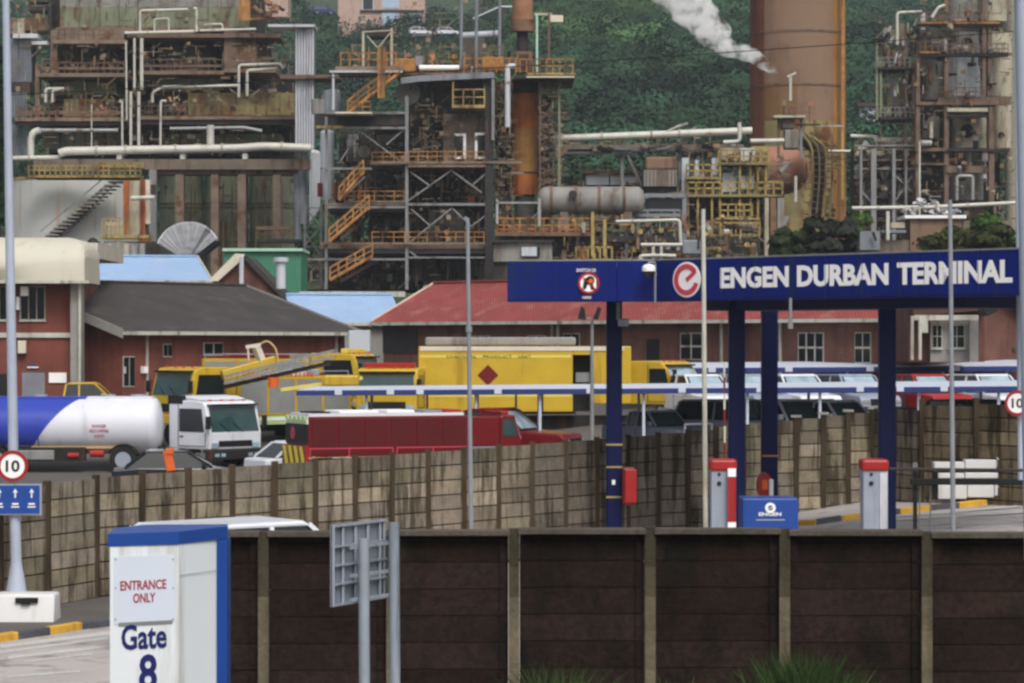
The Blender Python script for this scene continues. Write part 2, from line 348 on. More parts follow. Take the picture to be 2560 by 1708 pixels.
# ================================================================ GROUND
def grid_sheet(name, xs, ys, zf, m, kind='structure'):
    b = MB(); nx = len(xs)
    vs = [(x, y, zf(x, y)) for y in ys for x in xs]
    fs = [(j * nx + i, j * nx + i + 1, (j + 1) * nx + i + 1, (j + 1) * nx + i) for j in range(len(ys) - 1) for i in range(nx - 1)]
    b.add(vs, fs); o = part(name, b, m, None, smooth=2); tag(o, kind=kind); return o
xs = list(np.linspace(-1400, -60, 12)) + list(np.linspace(-54, 54, 37)) + list(np.linspace(60, 1400, 12))
ys = list(np.linspace(-40, 30, 6)) + list(np.linspace(34, 80, 24)) + list(np.linspace(84, 290, 50)) + list(np.linspace(300, 1500, 80)) + [1900, 2600]
def gz(x, y): return ground_z(x, y) - (.14 if y < 158 and abs(x) < 46 else .012)
g = grid_sheet('ground', xs, ys, gz, 'hill_ground')
yx = list(np.linspace(-45, 45, 31)); g2 = grid_sheet('yard', yx, list(np.linspace(76.5, 150, 30)), lambda x, y: ground_z(x, y), 'yard_concrete')
rx = list(np.linspace(-30, 30, 31)); rd = grid_sheet('road', rx, list(np.linspace(38, 76, 24)), lambda x, y: ground_z(x, y) + .004, 'asphalt')
tz = grid_sheet('terrace', list(np.linspace(-60, 60, 13)), list(np.linspace(193, 268, 10)), lambda x, y: 8.5 + .03, 'yard_concrete')
# scuffed white paint streaks on the road
b = MB()
for u0, v0, u1, v1, wpx in ((0, 1612, 275, 1578, 9), (0, 1628, 270, 1592, 6), (20, 1640, 272, 1611, 8), (60, 1652, 230, 1632, 4), (20, 1690, 200, 1676, 4), (2180, 1292, 2560, 1262, 5), (2160, 1302, 2560, 1278, 4)):
    def gp(u, v):
        d = 50.0
        for _ in range(40): d = (H - ground_z(X(u, d), d) - .009) * F / (v - 854)
        return Vector((X(u, d), d, ground_z(X(u, d), d) + .009))
    n = 10
    pts = [gp(u0 + (u1 - u0) * i / n, v0 + (v1 - v0) * i / n) for i in range(n + 1)] ; low = [gp(u0 + (u1 - u0) * i / n, v0 + (v1 - v0) * i / n + wpx) for i in range(n + 1)]
    vs = pts + low; b.add(vs, [(i, n + 1 + i, n + 2 + i, i + 1) for i in range(n)])
tag(part('road_marking', b, 'road_paint', rd), kind=None)
# ================================================================ FOREGROUND WALL
fw = thing('precast_wall', 'dark brown precast panel wall with grey coping in the foreground', 'wall', (X(1500, 33.5), 33.5, .4))
D0 = 33.5; posts = [405, 660, 980, 1285, 1625, 1960, 2315, 2650]
ztop = {405: 1327, 660: 1327, 980: 1324, 1285: 1320, 1625: 1314, 1960: 1320, 2315: 1328, 2650: 1330}
for i, u in enumerate(posts):
    b = MB(); x = X(u, D0); zt = Z(ztop[u], D0) + .012
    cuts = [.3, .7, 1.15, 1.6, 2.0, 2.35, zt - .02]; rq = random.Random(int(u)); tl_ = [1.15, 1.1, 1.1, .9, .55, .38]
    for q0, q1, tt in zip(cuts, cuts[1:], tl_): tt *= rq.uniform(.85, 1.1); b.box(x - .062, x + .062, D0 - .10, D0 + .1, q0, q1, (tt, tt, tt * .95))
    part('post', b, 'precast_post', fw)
for a, c in zip(posts, posts[1:]):
    x0, x1 = X(a, D0) + .066, X(c, D0) - .066; zt = min(Z(ztop[a], D0), Z(ztop[c], D0)) if abs(ztop[a] - ztop[c]) < 8 else (Z(ztop[a], D0) + Z(ztop[c], D0)) / 2
    b = MB(); k = 0; z = zt - .075
    while z > .3:
        hh = .315; t = .76 + .5 * random.random()
        b.box(x0 + .002, x1 - .002, D0 + .02, D0 + .06, z - hh + .009, z, (t * .95, t * .9, t * .88) if k else (t * .7, t * .68, t * .66))  # top plank darker: grime and the coping's shade put into its tint
        # raised rim at both ends of every plank
        for xa, xb in ((x0 + .002, x0 + .10), (x1 - .10, x1 - .002)): b.box(xa, xb, D0 - .012, D0 + .018, z - hh + .009, z, (t * .85,) * 3)
        if k == 0: b.box(x0 + .102, x1 - .102, D0 - .012, D0 + .018, z - .06, z - .003, (.9, .9, .9))
        z -= hh; k += 1
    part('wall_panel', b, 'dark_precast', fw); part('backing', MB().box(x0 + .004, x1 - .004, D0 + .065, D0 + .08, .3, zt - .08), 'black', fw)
    b = MB(); b.box(x0 - .02, x1 + .02, D0 - .13, D0 + .13, zt - .07, zt - .002); part('coping', b, 'precast_cap', fw, bev=.01)
# ================================================================ GATE 8 PYLON
py = thing('gate_pylon', 'tall white pylon with blue edging reading ENTRANCE ONLY Gate 8', 'sign', (X(420, 20), 20.3, 0))
A, B, C, Dp = (275, 19.9), (447, 20.15), (543, 20.62), (568, 20.75)
def top(u, v, d): return Z(v, d)
pa = [Vector((X(u, d), d, 0)) for u, d in (A, B, C)]
zt = Z(1337, 19.9)
back = [Vector((X(560, 20.9), 20.95, 0)), Vector((X(360, 20.9), 20.9, 0)), Vector((X(285, 20.4), 20.5, 0))]
b = MB(); b.prism([p + Vector((0, 0, .2)) for p in pa + back], (0, 0, zt - .2 - .002)); part('body', b, 'sign_white', py)
zb = Z(1364, 20)
b = MB(); o = Vector((0, -.012, 0)); ov = .006
q = [pa[0] + Vector((-.012, -.012, 0)), pa[1] + Vector((0, -.014, 0)), Vector((X(570, 20.72), 20.72, 0)), back[0] + Vector((.02, .01, 0)), back[1] + Vector((0, .012, 0)), back[2] + Vector((-.012, .01, 0))]
b.prism([p + Vector((0, 0, zb)) for p in q], (0, 0, zt - zb + .006)); part('top_band', b, 'sign_blue', py)
b = MB(); e0 = Vector((X(543, 20.62), 20.6, .2)); e1 = Vector((X(569, 20.7), 20.66, .2)); e2 = Vector((X(575, 20.95), 21.0, .2)); e3 = Vector((X(555, 20.95), 20.99, .2))
b.prism([e0, e1, e2, e3], (0, 0, zb - .204)); part('side_trim', b, 'sign_blue', py)
fx = (pa[1] - pa[0]).normalized()
def onface(u, v):
    d = dl(u, A[0], A[1], B[0], B[1]); return P(u, v, d)
def facepanel(m, u0, v0, u1, v1, off):
    nrm = fx.cross(Vector((0, 0, 1)))
    a, b2, c, e = onface(u0, v1), onface(u1, v1), onface(u1, v0), onface(u0, v0)
    a.z = b2.z = min(a.z, b2.z); c.z = e.z = max(c.z, e.z)
    m.prism([p + nrm * .002 for p in (a, b2, c, e)], nrm * off); return m
part('notice_panel', facepanel(MB(), 284, 1392, 436, 1554, .002), 'sign_panel', py)
b = MB(); facepanel(b, 296, 1557, 430, 1559.5, .003); part('divider_line', b, 'grey_metal', py)
b = MB(); p_, q_ = P(450, 1438, 20.16), P(541, 1438, 20.6); q_.z = p_.z; b.bar(p_ + Vector((.004, -.004, 0)), q_ + Vector((.004, -.004, 0)), .003); part('panel_seam', b, 'sign_back', py)
for u_, v_ in ((288, 1398), (432, 1398), (288, 1548), (432, 1548), (288, 1470), (432, 1470)): facepanel(b := MB(), u_ - 1.5, v_ - 1.5, u_ + 1.5, v_ + 1.5, .008); part('screw', b, 'sign_back', py)
text('lettering', 'ENTRANCE', 'letter_red', py, onface(300, 1477), fx, .345, .068, .022, depth=.007)
text('lettering', 'ONLY', 'letter_red', py, onface(332, 1508), fx, .168, .068, .022, depth=.007)
text('lettering', 'Gate', 'letter_navy', py, onface(303, 1626), fx, .340, .178, .022, depth=.006)
text('lettering', '8', 'letter_navy', py, onface(347, 1728), fx, .135, .258, .022, depth=.006)
# ================================================================ SIGN SEEN FROM BEHIND
sb = thing('road_sign', 'grey ribbed back of a rectangular road sign on two steel posts', 'sign', (X(900, 27), 27, .5))
da, db = 26.5, 27.4; pl, pr = P(828, 1313, da), P(957, 1290, db)
dirv = (pr - pl); dirv.z = 0; L = dirv.length; dirv.normalize(); nb = dirv.cross(Vector((0, 0, 1)))
zt_, zb_ = Z(1312, da), Z(1518, da)
b = MB(); c0 = Vector((pl.x, pl.y, zb_)); b.prism([c0, c0 + dirv * L, c0 + dirv * L + Vector((0, 0, zt_ - zb_)), c0 + Vector((0, 0, zt_ - zb_))], -nb * .012); part('sign_plate', b, 'sign_back', sb)
b = MB()
for k in (0, .18, .42, .66, .9, .985): b.bar(c0 + dirv * (L * k + .01) + nb * .02 + Vector((0, 0, .003)), c0 + dirv * (L * k + .01) + nb * .02 + Vector((0, 0, zt_ - zb_ - .003)), .022, .035)
for k in (.02, .27, .5, .73, .98): b.bar(c0 + dirv * .012 + nb * .026 + Vector((0, 0, (zt_ - zb_) * k)), c0 + dirv * (L + .005) + nb * .026 + Vector((0, 0, (zt_ - zb_) * k)), .035, .02)
part('back_frame', b, 'galv', sb)
for u, d, vt in ((890, 26.75, 1346), (966, 27.25, 1306)):
    b = MB(); b.cyl((X(u, d) + nb.x * .1, d + nb.y * .1, .2), (X(u - 4, d) + nb.x * .1, d + nb.y * .1, Z(vt, d)), .052, n=16); part('post', b, 'galv', sb, smooth=True)
b = MB()
for v in (1370, 1440, 1500): b.bar(P(876, v, 26.6), P(984, v - 14, 27.3), .02, .03)
part('clamp', b, 'galv', sb)
# ================================================================ VAN HIDDEN BEHIND THE FOREGROUND WALL
# ================================================================ LEFT ISLAND: KERB, BARRIER, LAMP POLE
def kerb_run(name, label, pts, cols, hgt=.14, wd=.16):
    k = thing(name, label, 'kerb', pts[0]); 
    for i, (a, c) in enumerate(zip(pts, pts[1:])):
        a = Vector(a); c = Vector(c); dd = (c - a).normalized(); b = MB(); sd_ = dd.cross(Vector((0, 0, 1))) * -1
        A_ = a + dd * .006; C_ = c - dd * .006
        b.prism([A_ - Vector((0, 0, .05)), A_ + Vector((0, 0, hgt)) , A_ + sd_ * wd + Vector((0, 0, hgt)), A_ + sd_ * wd - Vector((0, 0, .05))], C_ - A_)
        part('kerb_stone', b, cols[i % len(cols)], k, bev=.025)
    return k
dk = [(-60, 1622), (-28, 1611), (48, 1600), (128, 1588), (208, 1575), (285, 1566), (365, 1553), (445, 1540)]
pts = []
for u, v in dk:
    d = 47.0
    for _ in range(30): d = (H - ground_z(X(u, d), d)) * F / (v - 854)
    pts.append((X(u, d), d, ground_z(X(u, d), d)))
kerb_run('kerb', 'yellow and black painted kerb along the bottom left road edge', pts[1:], ['yellow_paint', 'kerb_black'])
isl = MB(); n = len(pts)
q = [Vector(p) + Vector((0, .17, .135)) for p in pts] + [Vector((X(445, 60), 60.5, .14)), Vector((X(-60, 60), 60.5, .14))]
isl.add(q, [tuple(range(len(q)))]); tag(part('pavement', isl, 'yard_concrete'), kind='structure')
cb = thing('concrete_barrier', 'chipped white concrete block at the foot of the left lamp pole', 'barrier', (X(60, 49.5), 49.8, .1))
b = MB(); z0, z1 = .1, Z(1487, 49.3); x0, x1 = X(-20, 49.3), X(134, 49.3)
b.prism([(x0, 49.3, z0), (x0, 50.1, z0), (x0, 49.98, z1), (x0, 49.42, z1)], (x1 - x0, 0, 0)); part('block', b, 'white_paint', cb, bev=.04)
b = MB(); bxm(b, 38, 1495, 94, 1508, 49.33, .06); bxm(b, 52, 1508, 74, 1512, 49.3, .1); part('lifting_slot', b, 'black', cb)
lp = thing('lamp_pole', 'tall grey lamp pole at far left carrying a round 10 sign', 'lamp pole', (X(42, 50), 50, .1))
b = MB(); b.cyl(P(42, 1480, 50), P(33, 1120, 50), .10, .09, n=20); b.cyl(P(33, 1120, 50), P(12, -160, 50), .09, .06, n=20); part('pole', b, 'pole_grey', lp, smooth=True)
b = MB(); b.cyl(P(41, 1484, 50), P(40.5, 1400, 50), .19, .09, n=20); part('base_flare', b, 'pole_grey', lp, smooth=True)
b = MB(); b.tube([P(12, -158, 50), P(11, -230, 50), P(60, -262, 50), P(170, -268, 50)], .045); part('arm', b, 'pole_grey', lp, smooth=True)
def speed_sign(u, v, d, r, label, post_thing=None):
    t = thing('speed_sign', label, 'sign', P(u, v + r * 1.0, d)); s = r / F * d; c = P(u, v, d)
    b = MB(); b.cyl((c.x, d, c.z), (c.x, d - .012, c.z), s, n=40); part('disc', b, 'letter_white', t)
    b = MB(); ring(b, (c.x, c.z), s * .80, s * 1.02, 0, 360, d - .024, d - .013); part('red_ring', b, 'red_paint', t)
    text('lettering', '10', 'black', t, (c.x - s * .46, d - .013, c.z - s * .40), (1, 0, 0), s * .92, s * .78, .025, depth=.006)
    return t
speed_sign(32, 1165, 49.86, 38, 'round red ringed 10 sign above the blue board on the left')
bl = thing('lane_board', 'blue board with white upward arrows below the left 10 sign', 'sign', P(40, 1286, 49.8))
b = bx(-40, 1210, 104, 1288, 49.84, .03); part('edge_frame', b, 'galv', bl)
b = bx(-36, 1214, 99, 1284, 49.825, .012); part('board', b, 'sign_blue', bl)
for u in (-2, 38, 79):
    b = MB(); bxm(b, u - 1.6, 1229, u + 1.6, 1245, 49.815, .009); b.prism([P(u - 6, 1232, 49.815), P(u + 6, 1232, 49.815), P(u, 1222, 49.815)], (0, .008, 0)); bxm(b, u - 8, 1258, u + 8, 1262, 49.815, .009); bxm(b, u - 10, 1266, u + 10, 1269, 49.815, .009)
    part('arrow', b, 'letter_white', bl)
# slim poles
def slim(u, vt, vb, d, label, wpx, hook=None, m='pole_grey', taper=1):
    t = thing('lamp_pole', label, 'pole', P(u, vb, d)); r = wpx / 2 / F * d
    if hook:
        b = MB(); b.tube([P(u, vb, d), P(u - 1 * taper, vt + 14, d), P(u - 5, vt, d), P(*hook, d)], r, 12, bend=.5); part('pole', b, m, t, smooth=True)
    else:
        b = MB(); b.cyl(P(u, vb, d), P(u - taper, vt, d), r, r * .8, n=14); part('pole', b, m, t, smooth=True)
    return t
t = slim(1178, 545, 1345, 47, 'slim grey pole without a lamp crossing the red fire engine', 12, taper=9, m='pole_dull')
b = MB(); b.bar(P(1168.5, 550, 47), P(1162, 543, 47), .05); part('tip', b, 'pole_dull', t)
b = MB(); b.cyl(P(1172, 830, 47), P(1172, 816, 47), .055, n=12); part('collar', b, 'pole_dull', t)
slim(1764, 523, 1345, 47, 'slim cream pole standing in front of the round e logo', 13, taper=6, m='gutter_white')
slim(2383, 500, 1345, 47, 'slim grey pole standing in front of the word TERMINAL', 13, taper=8, m='pole_dull')
t = slim(2552, -60, 1200, 58, 'pale pole behind the thick right edge pole carrying a 10 sign', 15, taper=12, m='pole_grey')
t = thing('lamp_pole', 'thick blue grey pole along the right edge of the view', 'pole', P(2566, 1400, 30))
b = MB(); b.cyl(P(2581, 1400, 30), P(2554, -60, 30), .085, .08, n=20); part('pole', b, 'pole_grey', t, smooth=True)
speed_sign(2543, 1008, 57.8, 31, 'round red ringed 10 sign on the pale pole at right')
# ================================================================ BLOCK WALL (weathered precast)
WP = [(-200, 48.5, 2.30, 0), (118, 52.3, 2.40, 0), (240, 54, 2.43, .0), (1645, 69, 2.76, .3), (2180, 72, 3.24, .75), (2300, 69.5, 3.43, .95), (2800, 64, 3.65, 1.0)]
def wall_at(u):
    for a, c in zip(WP, WP[1:]):
        if u <= c[0]: break
    t = (u - a[0]) / (c[0] - a[0]); d = dl(u, a[0], a[1], c[0], c[1])
    tt = (X(u, d) - X(a[0], a[1])) / (X(c[0], c[1]) - X(a[0], a[1]))
    return Vector((X(u, d), d, a[2] + (c[2] - a[2]) * tt))
WU = [-120, 0, 118, 240, 355, 470, 580, 687, 788, 887, 980, 1070, 1160, 1246, 1330, 1414, 1492, 1570, 1645, 1720, 1790, 1858, 1925, 1990, 2058, 2120, 2182, 2305, 2440, 2590]
wl = thing('block_wall', 'weathered grey block wall in posts running behind the gantry', 'wall', wall_at(1160) - Vector((0, 0, 2.5)))
rw = random.Random(5)
for i, (ua, ub) in enumerate(zip(WU, WU[1:])):
    a, c = wall_at(ua), wall_at(ub); top_ = (a.z + c.z) / 2; a2 = Vector((a.x, a.y, 0)); c2 = Vector((c.x, c.y, 0)); dd = (c2 - a2).normalized(); L = (c2 - a2).length; nn = dd.cross(Vector((0, 0, 1)))
    if nn.y > 0: nn = -nn
    b = MB(); z = top_ - .02; row = 0; rhs = .325
    pale = rw.random()
    split = rw.random() < .22
    while row < 8 and z - rhs > top_ - 2.75:
        x = .06; cuts = [0, 1] if not split or rw.random() < .45 else [0, rw.choice((.5, .5, .62, .38)), 1]
        for f0, f1 in zip(cuts, cuts[1:]):
            t = .68 + .4 * rw.random() + (.3 if rw.random() < .17 else 0)
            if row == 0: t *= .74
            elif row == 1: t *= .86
            elif row > 3: t *= 1.06
            cc = (t * 1.0, t * rw.uniform(.95, 1.0), t * rw.uniform(.86, 1.0))
            if 1300 < ua < 1760: cc = (t * .72, t * .71, t * .72)
            elif ua >= 2300: cc = (t * .84, t * .75, t * .62)
            p0 = a2 + dd * (.07 + (L - .14) * f0 + (.006 if f0 else 0)); p1 = a2 + dd * (.07 + (L - .14) * f1 - (.006 if f1 < 1 else 0)); g_ = rw.uniform(0, .012)
            b.prism([p0 + Vector((0, 0, z - rhs + .028)), p1 + Vector((0, 0, z - rhs + .028)), p1 + Vector((0, 0, z)), p0 + Vector((0, 0, z))], nn * (.03 + g_), cc)
        z -= rhs; row += 1
    part('wall_panel', b, 'block_wall', wl)
    b = MB(); p0 = a2 + dd * .05 - nn * .002; p1 = a2 + dd * (L - .05) - nn * .002
    b.prism([p0 + Vector((0, 0, top_ - 2.8)), p1 + Vector((0, 0, top_ - 2.8)), p1 + Vector((0, 0, top_ - .03)), p0 + Vector((0, 0, top_ - .03))], -nn * .04); part('backing', b, 'block_joint', wl)
for u in WU:
    a = wall_at(u); b = MB(); r = .065
    b.box(a.x - r, a.x + r, a.y - .12, a.y + .1, a.z - 2.9, a.z + .04 + (.12 if u > 2280 else 0)); part('post', b, 'block_post', wl, bev=.01)
    if u in (1990, 2058, 2120, 2182): 
        b = MB(); b.box(a.x - .13, a.x + .13, a.y - .15, a.y + .14, a.z + .045, a.z + .10); part('post_cap', b, 'plaster_grey', wl)
# pavement strip in front of the wall and painted kerb on the right
kp = []
for u, v in ((1830, 1318), (1930, 1316), (2040, 1313), (2105, 1303), (2185, 1293), (2250, 1285), (2330, 1277), (2400, 1270), (2470, 1262), (2560, 1257), (2640, 1252)):
    d = 70.0
    for _ in range(40): d = (H - ground_z(X(u, d), d)) * F / (v - 854)
    kp.append((X(u, d), d, ground_z(X(u, d), d)))
kerb_run('kerb', 'yellow and black painted kerb beside the barrier machines on the right', kp, ['kerb_black', 'yellow_paint'], hgt=.13)
# white barrier units right of the gantry
wb = thing('barrier_row', 'low white barrier units in two tiers beside the black gate', 'barrier', P(2440, 1246, 67))
for (u0, u1, v0, v1) in ((2335, 2412, 1156, 1176), (2412, 2492, 1150, 1172), (2492, 2580, 1142, 1170), (2345, 2412, 1183, 1196), (2412, 2497, 1182, 1196), (2497, 2580, 1184, 1196), (2345, 2418, 1213, 1248), (2418, 2486, 1213, 1244), (2486, 2580, 1213, 1240)):
    part('barrier_unit', bx(u0 + .8, v0, u1 - .8, v1, 67.2, .4), 'white_paint', wb, bev=.02)
part('back_board', bx(2336, 1158, 2580, 1243, 67.7, .05), 'steel_grey', wb)
bg_ = thing('height_barrier', 'black horizontal bar gate on posts at the right exit lane', 'gate', P(2290, 1360, 60))
part('crossbar', bx(2277, 1197, 2640, 1213, 60, .14), 'black', bg_, bev=.02)
for u0, v0, u1, v1 in ((2284, 1178, 2293, 1372), (2333, 1180, 2345, 1247)): part('post', bx(u0, v0, u1, v1, 60.15, .1), 'black', bg_)
part('warning_light', bx(2282, 1156, 2294, 1176, 60.1, .1), 'grey_metal', bg_, bev=.02)
for u in (2299, 2326): b = MB(); b.cyl(P(u, 1214, 60.2), P(u, 1368, 60.2), .018); part('stay', b, 'grey_metal', bg_)
b = MB(); b.cyl(P(2224, 1172, 56), P(2700, 1178, 56), .03); t = solo('boom_arm', 'thin dark boom arm reaching right from the right barrier machine', 'barrier arm', b, 'steel_dark')
# ================================================================ GANTRY
gt = thing('entrance_gantry', 'blue entrance gantry reading ENGEN DURBAN TERMINAL on navy columns', 'gantry', (X(1900, 59.5), 59.5, .4))
zT, zB = 6.806, 5.894
G0, G1, G2 = (1268, 64.16), (1640, 63.64), (2548, 55.73)
g0, g1, g2 = [Vector((X(u, d), d, 0)) for u, d in (G0, G1, G2)]
d1 = (g1 - g0).normalized(); d2 = (g2 - g1).normalized(); n2 = Vector((-d2.y, d2.x, 0))
if n2.y < 0: n2 = -n2
b = MB(); cuts = [g0, g0 + (g1 - g0) * .74]
b.prism([v + Vector((0, 0, zB)) for v in (g0, g0 + (g1 - g0) * .737, g0 + (g1 - g0) * .737 + Vector((0, .12, 0)), g0 + Vector((0, .12, 0)))], (0, 0, zT - zB)); part('fascia', b, 'navy', gt)
b = MB(); a = g0 + (g1 - g0) * .741
b.prism([v + Vector((0, 0, zB)) for v in (a, g1 - d1 * .01, g1 - d1 * .01 + Vector((0, .12, 0)), a + Vector((0, .12, 0)))], (0, 0, zT - zB)); part('fascia', b, 'navy', gt)
us = [1640, 1975, 2300, 2548]; pp = []
for u in us: d = dl(u, G1[0], G1[1], G2[0], G2[1]); pp.append(Vector((X(u, d), d, 0)))
for a, c in zip(pp, pp[1:]):
    b = MB(); a_ = a + d2 * .008; c_ = c - d2 * .008
    b.prism([v + Vector((0, 0, zB)) for v in (a_, c_, c_ + n2 * .12, a_ + n2 * .12)], (0, 0, zT - zB)); part('fascia', b, 'navy', gt)
b = MB(); dep = 4.8
foot = [g0 + Vector((.03, .14, 0)), g1 + Vector((0, .14, 0)), g2 + n2 * .14 - d2 * .02, g2 + n2 * dep - d2 * .02, g1 + Vector((.6, dep, 0)), g0 + Vector((.03, dep, 0))]
b.prism([v + Vector((0, 0, zB + .06)) for v in foot], (0, 0, .7)); part('canopy_soffit', b, 'navy_dark', gt)
b = MB()
q = [g1 + n2 * 1.2 + d2 * .3, g1 + n2 * 1.2 + d2 * 8, g1 + n2 * 3.1 + d2 * 8, g1 + n2 * 3.1 + d2 * .3]
b.prism([v + Vector((0, 0, zB - .20)) for v in q], (0, 0, .255)); part('service_duct', b, 'navy_dark', gt)
b = MB()
for a, c, nn in ((g0, g1, Vector((0, 1, 0))), (g1, g2, n2)): b.bar(a + nn * .03 + Vector((0, 0, zT + .02)), c + nn * .03 + Vector((0, 0, zT + .02)), .08, .035)
part('top_flashing', b, 'grey_metal', gt)
for a, c, nn, n_ in ((g0, g1, Vector((0, 1, 0)), 3), (g1, g2, n2, 10)):
    for i in range(1, n_):
        p = a.lerp(c, i / n_) - nn * .006; b = MB(); b.bar(p + Vector((0, 0, zB + .01)), p + Vector((0, 0, zT - .01)), .012); part('panel_joint', b, 'navy_dark', gt)
b = MB(); b.bar(g0 + Vector((.02, -.008, zB + .05)), g1 + Vector((0, -.008, zB + .05)), .012); b.bar(g1 - n2 * .008 + Vector((0, 0, zB + .05)), g2 - n2 * .008 + Vector((0, 0, zB + .05)), .012); part('drip_edge', b, 'navy_dark', gt)
for u, d, wpx in ((1536, 65.4, 39), (1843, 63.4, 40), (1925, 67.2, 40), (2220, 60.4, 41)):
    x = X(u, d); r = wpx / 2 / F * d; b = MB(); b.box(x - r, x + r, d, d + 2 * r, -.1, zB + .1); co = part('column', b, 'navy_column', gt, bev=.03)
    if u == 1536:
        for v in (1112, 1168, 1243): part('band', bx(1515.5, v - 2, 1556.5, v + 2, d - .012, .011), 'rail_yellow', co)
        part('badge', bx(1530, 1200, 1538, 1212, d - .012, .011), 'letter_white', co)
    if u == 1925: part('band', bx(1904, 1138, 1946, 1142, d - .012, .011), 'rail_orange', co)
def onf(u, v):
    d = dl(u, G1[0], G1[1], G2[0], G2[1]); return P(u, v, d)
for s, u0, u1 in (('ENGEN', 1801, 1972), ('DURBAN', 1993, 2221), ('TERMINAL', 2243, 2531)):
    a, c = onf(u0, 700), onf(u1, 700); a.z = 6.157
    text('lettering', s, 'letter_white', gt, a, d2, (Vector((c.x, c.y, 0)) - Vector((a.x, a.y, 0))).length, .456, .04, depth=.008)
# round e logo built in the plane of the long fascia
def on_plane(m_local, org, xd, nd):      # local (x, y out, z) mesh -> fascia plane
    o = MB(); o.add([org + xd * v[0] - nd * (-v[1]) + Vector((0, 0, v[2])) for v in m_local.v], m_local.f); return o
oc = onf(1718, 700); oc.z = 6.367; el = 1.12 * .86
def lg(m): 
    for i, v in enumerate(m.v): m.v[i] = (v[0] * el, v[1], v[2] * .86)
    return on_plane(m, oc, d2, n2)
b = MB(); ring(b, (0, 0), 0, .455, 0, 360, -.02, -.004); part('logo_disc', lg(b), 'letter_white', gt)
b = MB(); ring(b, (0, 0), .27, .405, 38, 345, -.034, -.021); b.prism([(-.03, -.034, .03), (.03, -.034, -.06), (.33, -.034, .17), (.31, -.034, .27)], (0, .013, 0)); part('logo_letter', lg(b), 'logo_red', gt)
# no phone roundel on the short fascia
cx, cz = X(1472, 63.8), Z(708, 63.8); dd = 63.86
rt = part('roundel', MB().cyl((cx, dd, cz), (cx, dd - .012, cz), .2365, n=36), 'letter_white', gt)
b = MB(); ring(b, (cx, cz), .192, .245, 0, 360, dd - .024, dd - .013); part('red_ring', b, 'red_paint', rt)
b = MB(); ring(b, (cx + .03, cz + .06), .0, .10, 0, 360, dd - .022, dd - .013, 20); b.prism([(cx - .14, dd - .022, cz - .13), (cx - .07, dd - .022, cz - .14), (cx + .03, dd - .022, cz + .1), (cx - .1, dd - .022, cz + .12)], (0, .009, 0)); b.prism([(cx + .02, dd - .022, cz), (cx + .08, dd - .022, cz), (cx + .15, dd - .022, cz - .15), (cx + .05, dd - .022, cz - .15)], (0, .009, 0)); part('figure', b, 'black', rt)
b = MB(); ring(b, (cx + .045, cz + .05), .0, .05, 0, 360, dd - .028, dd - .023, 14); b.bar((cx - .16, dd - .03, cz + .16), (cx + .17, dd - .03, cz - .15), .03, .01); part('prohibition_bar', b, 'hazard_orange', rt)
text('lettering', 'SWITCH OFF', 'letter_white', gt, P(1441, 680, dd), (1, 0, 0), X(1496, dd) - X(1441, dd), .075, .01, depth=.01)
text('lettering', 'HERE', 'letter_white', gt, P(1456, 747, dd), (1, 0, 0), X(1478, dd) - X(1456, dd), .055, .01, depth=.01)
# dome camera and its conduit
cc = thing('dome_camera', 'white dome security camera mounted on the blue fascia', 'camera', P(1625, 690, 63.3))
b = MB(); b.lathe([(0, -.16), (.07, -.15), (.12, -.09), (.135, 0)], P(1622, 678, 63.3), 16); part('dome', b, 'glass_dark', cc, smooth=True)
b = MB(); b.lathe([(.15, -.02), (.15, .07), (.09, .13), (0, .14)], P(1622, 676, 63.3), 16); part('housing', b, 'letter_white', cc, smooth=True)
b = MB(); b.tube([P(1622, 664, 63.3), P(1622, 656, 63.3), P(1638, 656, 63.4), P(1638, 760, 63.4)], .025); b.bar(P(1622, 682, 63.45), P(1642, 686, 63.45), .05); part('conduit', b, 'grey_metal', cc)
b = MB(); b.cyl(P(1976, 745, 59.3), P(1976, 820, 59.3), .035); b.cyl(P(1976, 805, 59.3), P(1976, 822, 59.3), .06); solo('hanging_conduit', 'thin grey conduit hanging below the word DURBAN', 'conduit', b, 'grey_metal')
cm = thing('wall_camera', 'grey bracket camera on the right of the first gantry column', 'camera', P(1560, 820, 65.2))
b = MB(); b.bar(P(1546, 757, 65.2), P(1546, 800, 65.2), .09); b.bar(P(1546, 800, 65.2), P(1570, 806, 65.1), .08); part('bracket', b, 'grey_metal', cm)
part('lens_box', bx(1546, 796, 1572, 816, 64.9, .3), 'cabinet_grey', cm, bev=.03)
# fire cabinet and machines
fc = thing('fire_cabinet', 'tall red cabinet on the right side of the first gantry column', 'cabinet', P(1572, 1264, 65))
part('case', bx(1556, 1169, 1588, 1264, 65.0, .35), 'red_dark', fc, bev=.04); part('door', bx(1562, 1174, 1592, 1258, 64.92, .075), 'red_paint', fc, bev=.02)
def boomer(u, d, label, arm):
    t = thing('barrier_machine', label, 'barrier machine', P(u, 1430, d))
    part('cabinet', bx(u - 30, 1172, u + 32, 1440, d, .5), 'cabinet_grey', t, bev=.02)
    part('cap', bx(u - 33, 1149, u + 35, 1178, d - .05, .62), 'red_paint', t, bev=.05)
    for v, r in ((1186, .03), (1209, .045)):
        b = MB(); c = P(u - 10, v, d); b.cyl(c + Vector((0, -.02, 0)), c, r, n=14); part('sensor', b, 'black', t)
    part('side_strip', bx(u + 12, 1182, u + 31, 1438, d - .02, .02), 'duct_white', t)
    return t
t = boomer(1808, 56, 'grey barrier machine with red cap and upright red striped arm', True)
b = MB(); part('arm_guard', bx(1820, 1172, 1840, 1192, 55.85, .1), 'letter_white', t); part('arm_guard', bx(1820, 1193, 1840, 1305, 55.85, .1), 'red_paint', t); part('arm_guard', bx(1820, 1306, 1840, 1335, 55.85, .1), 'letter_white', t)
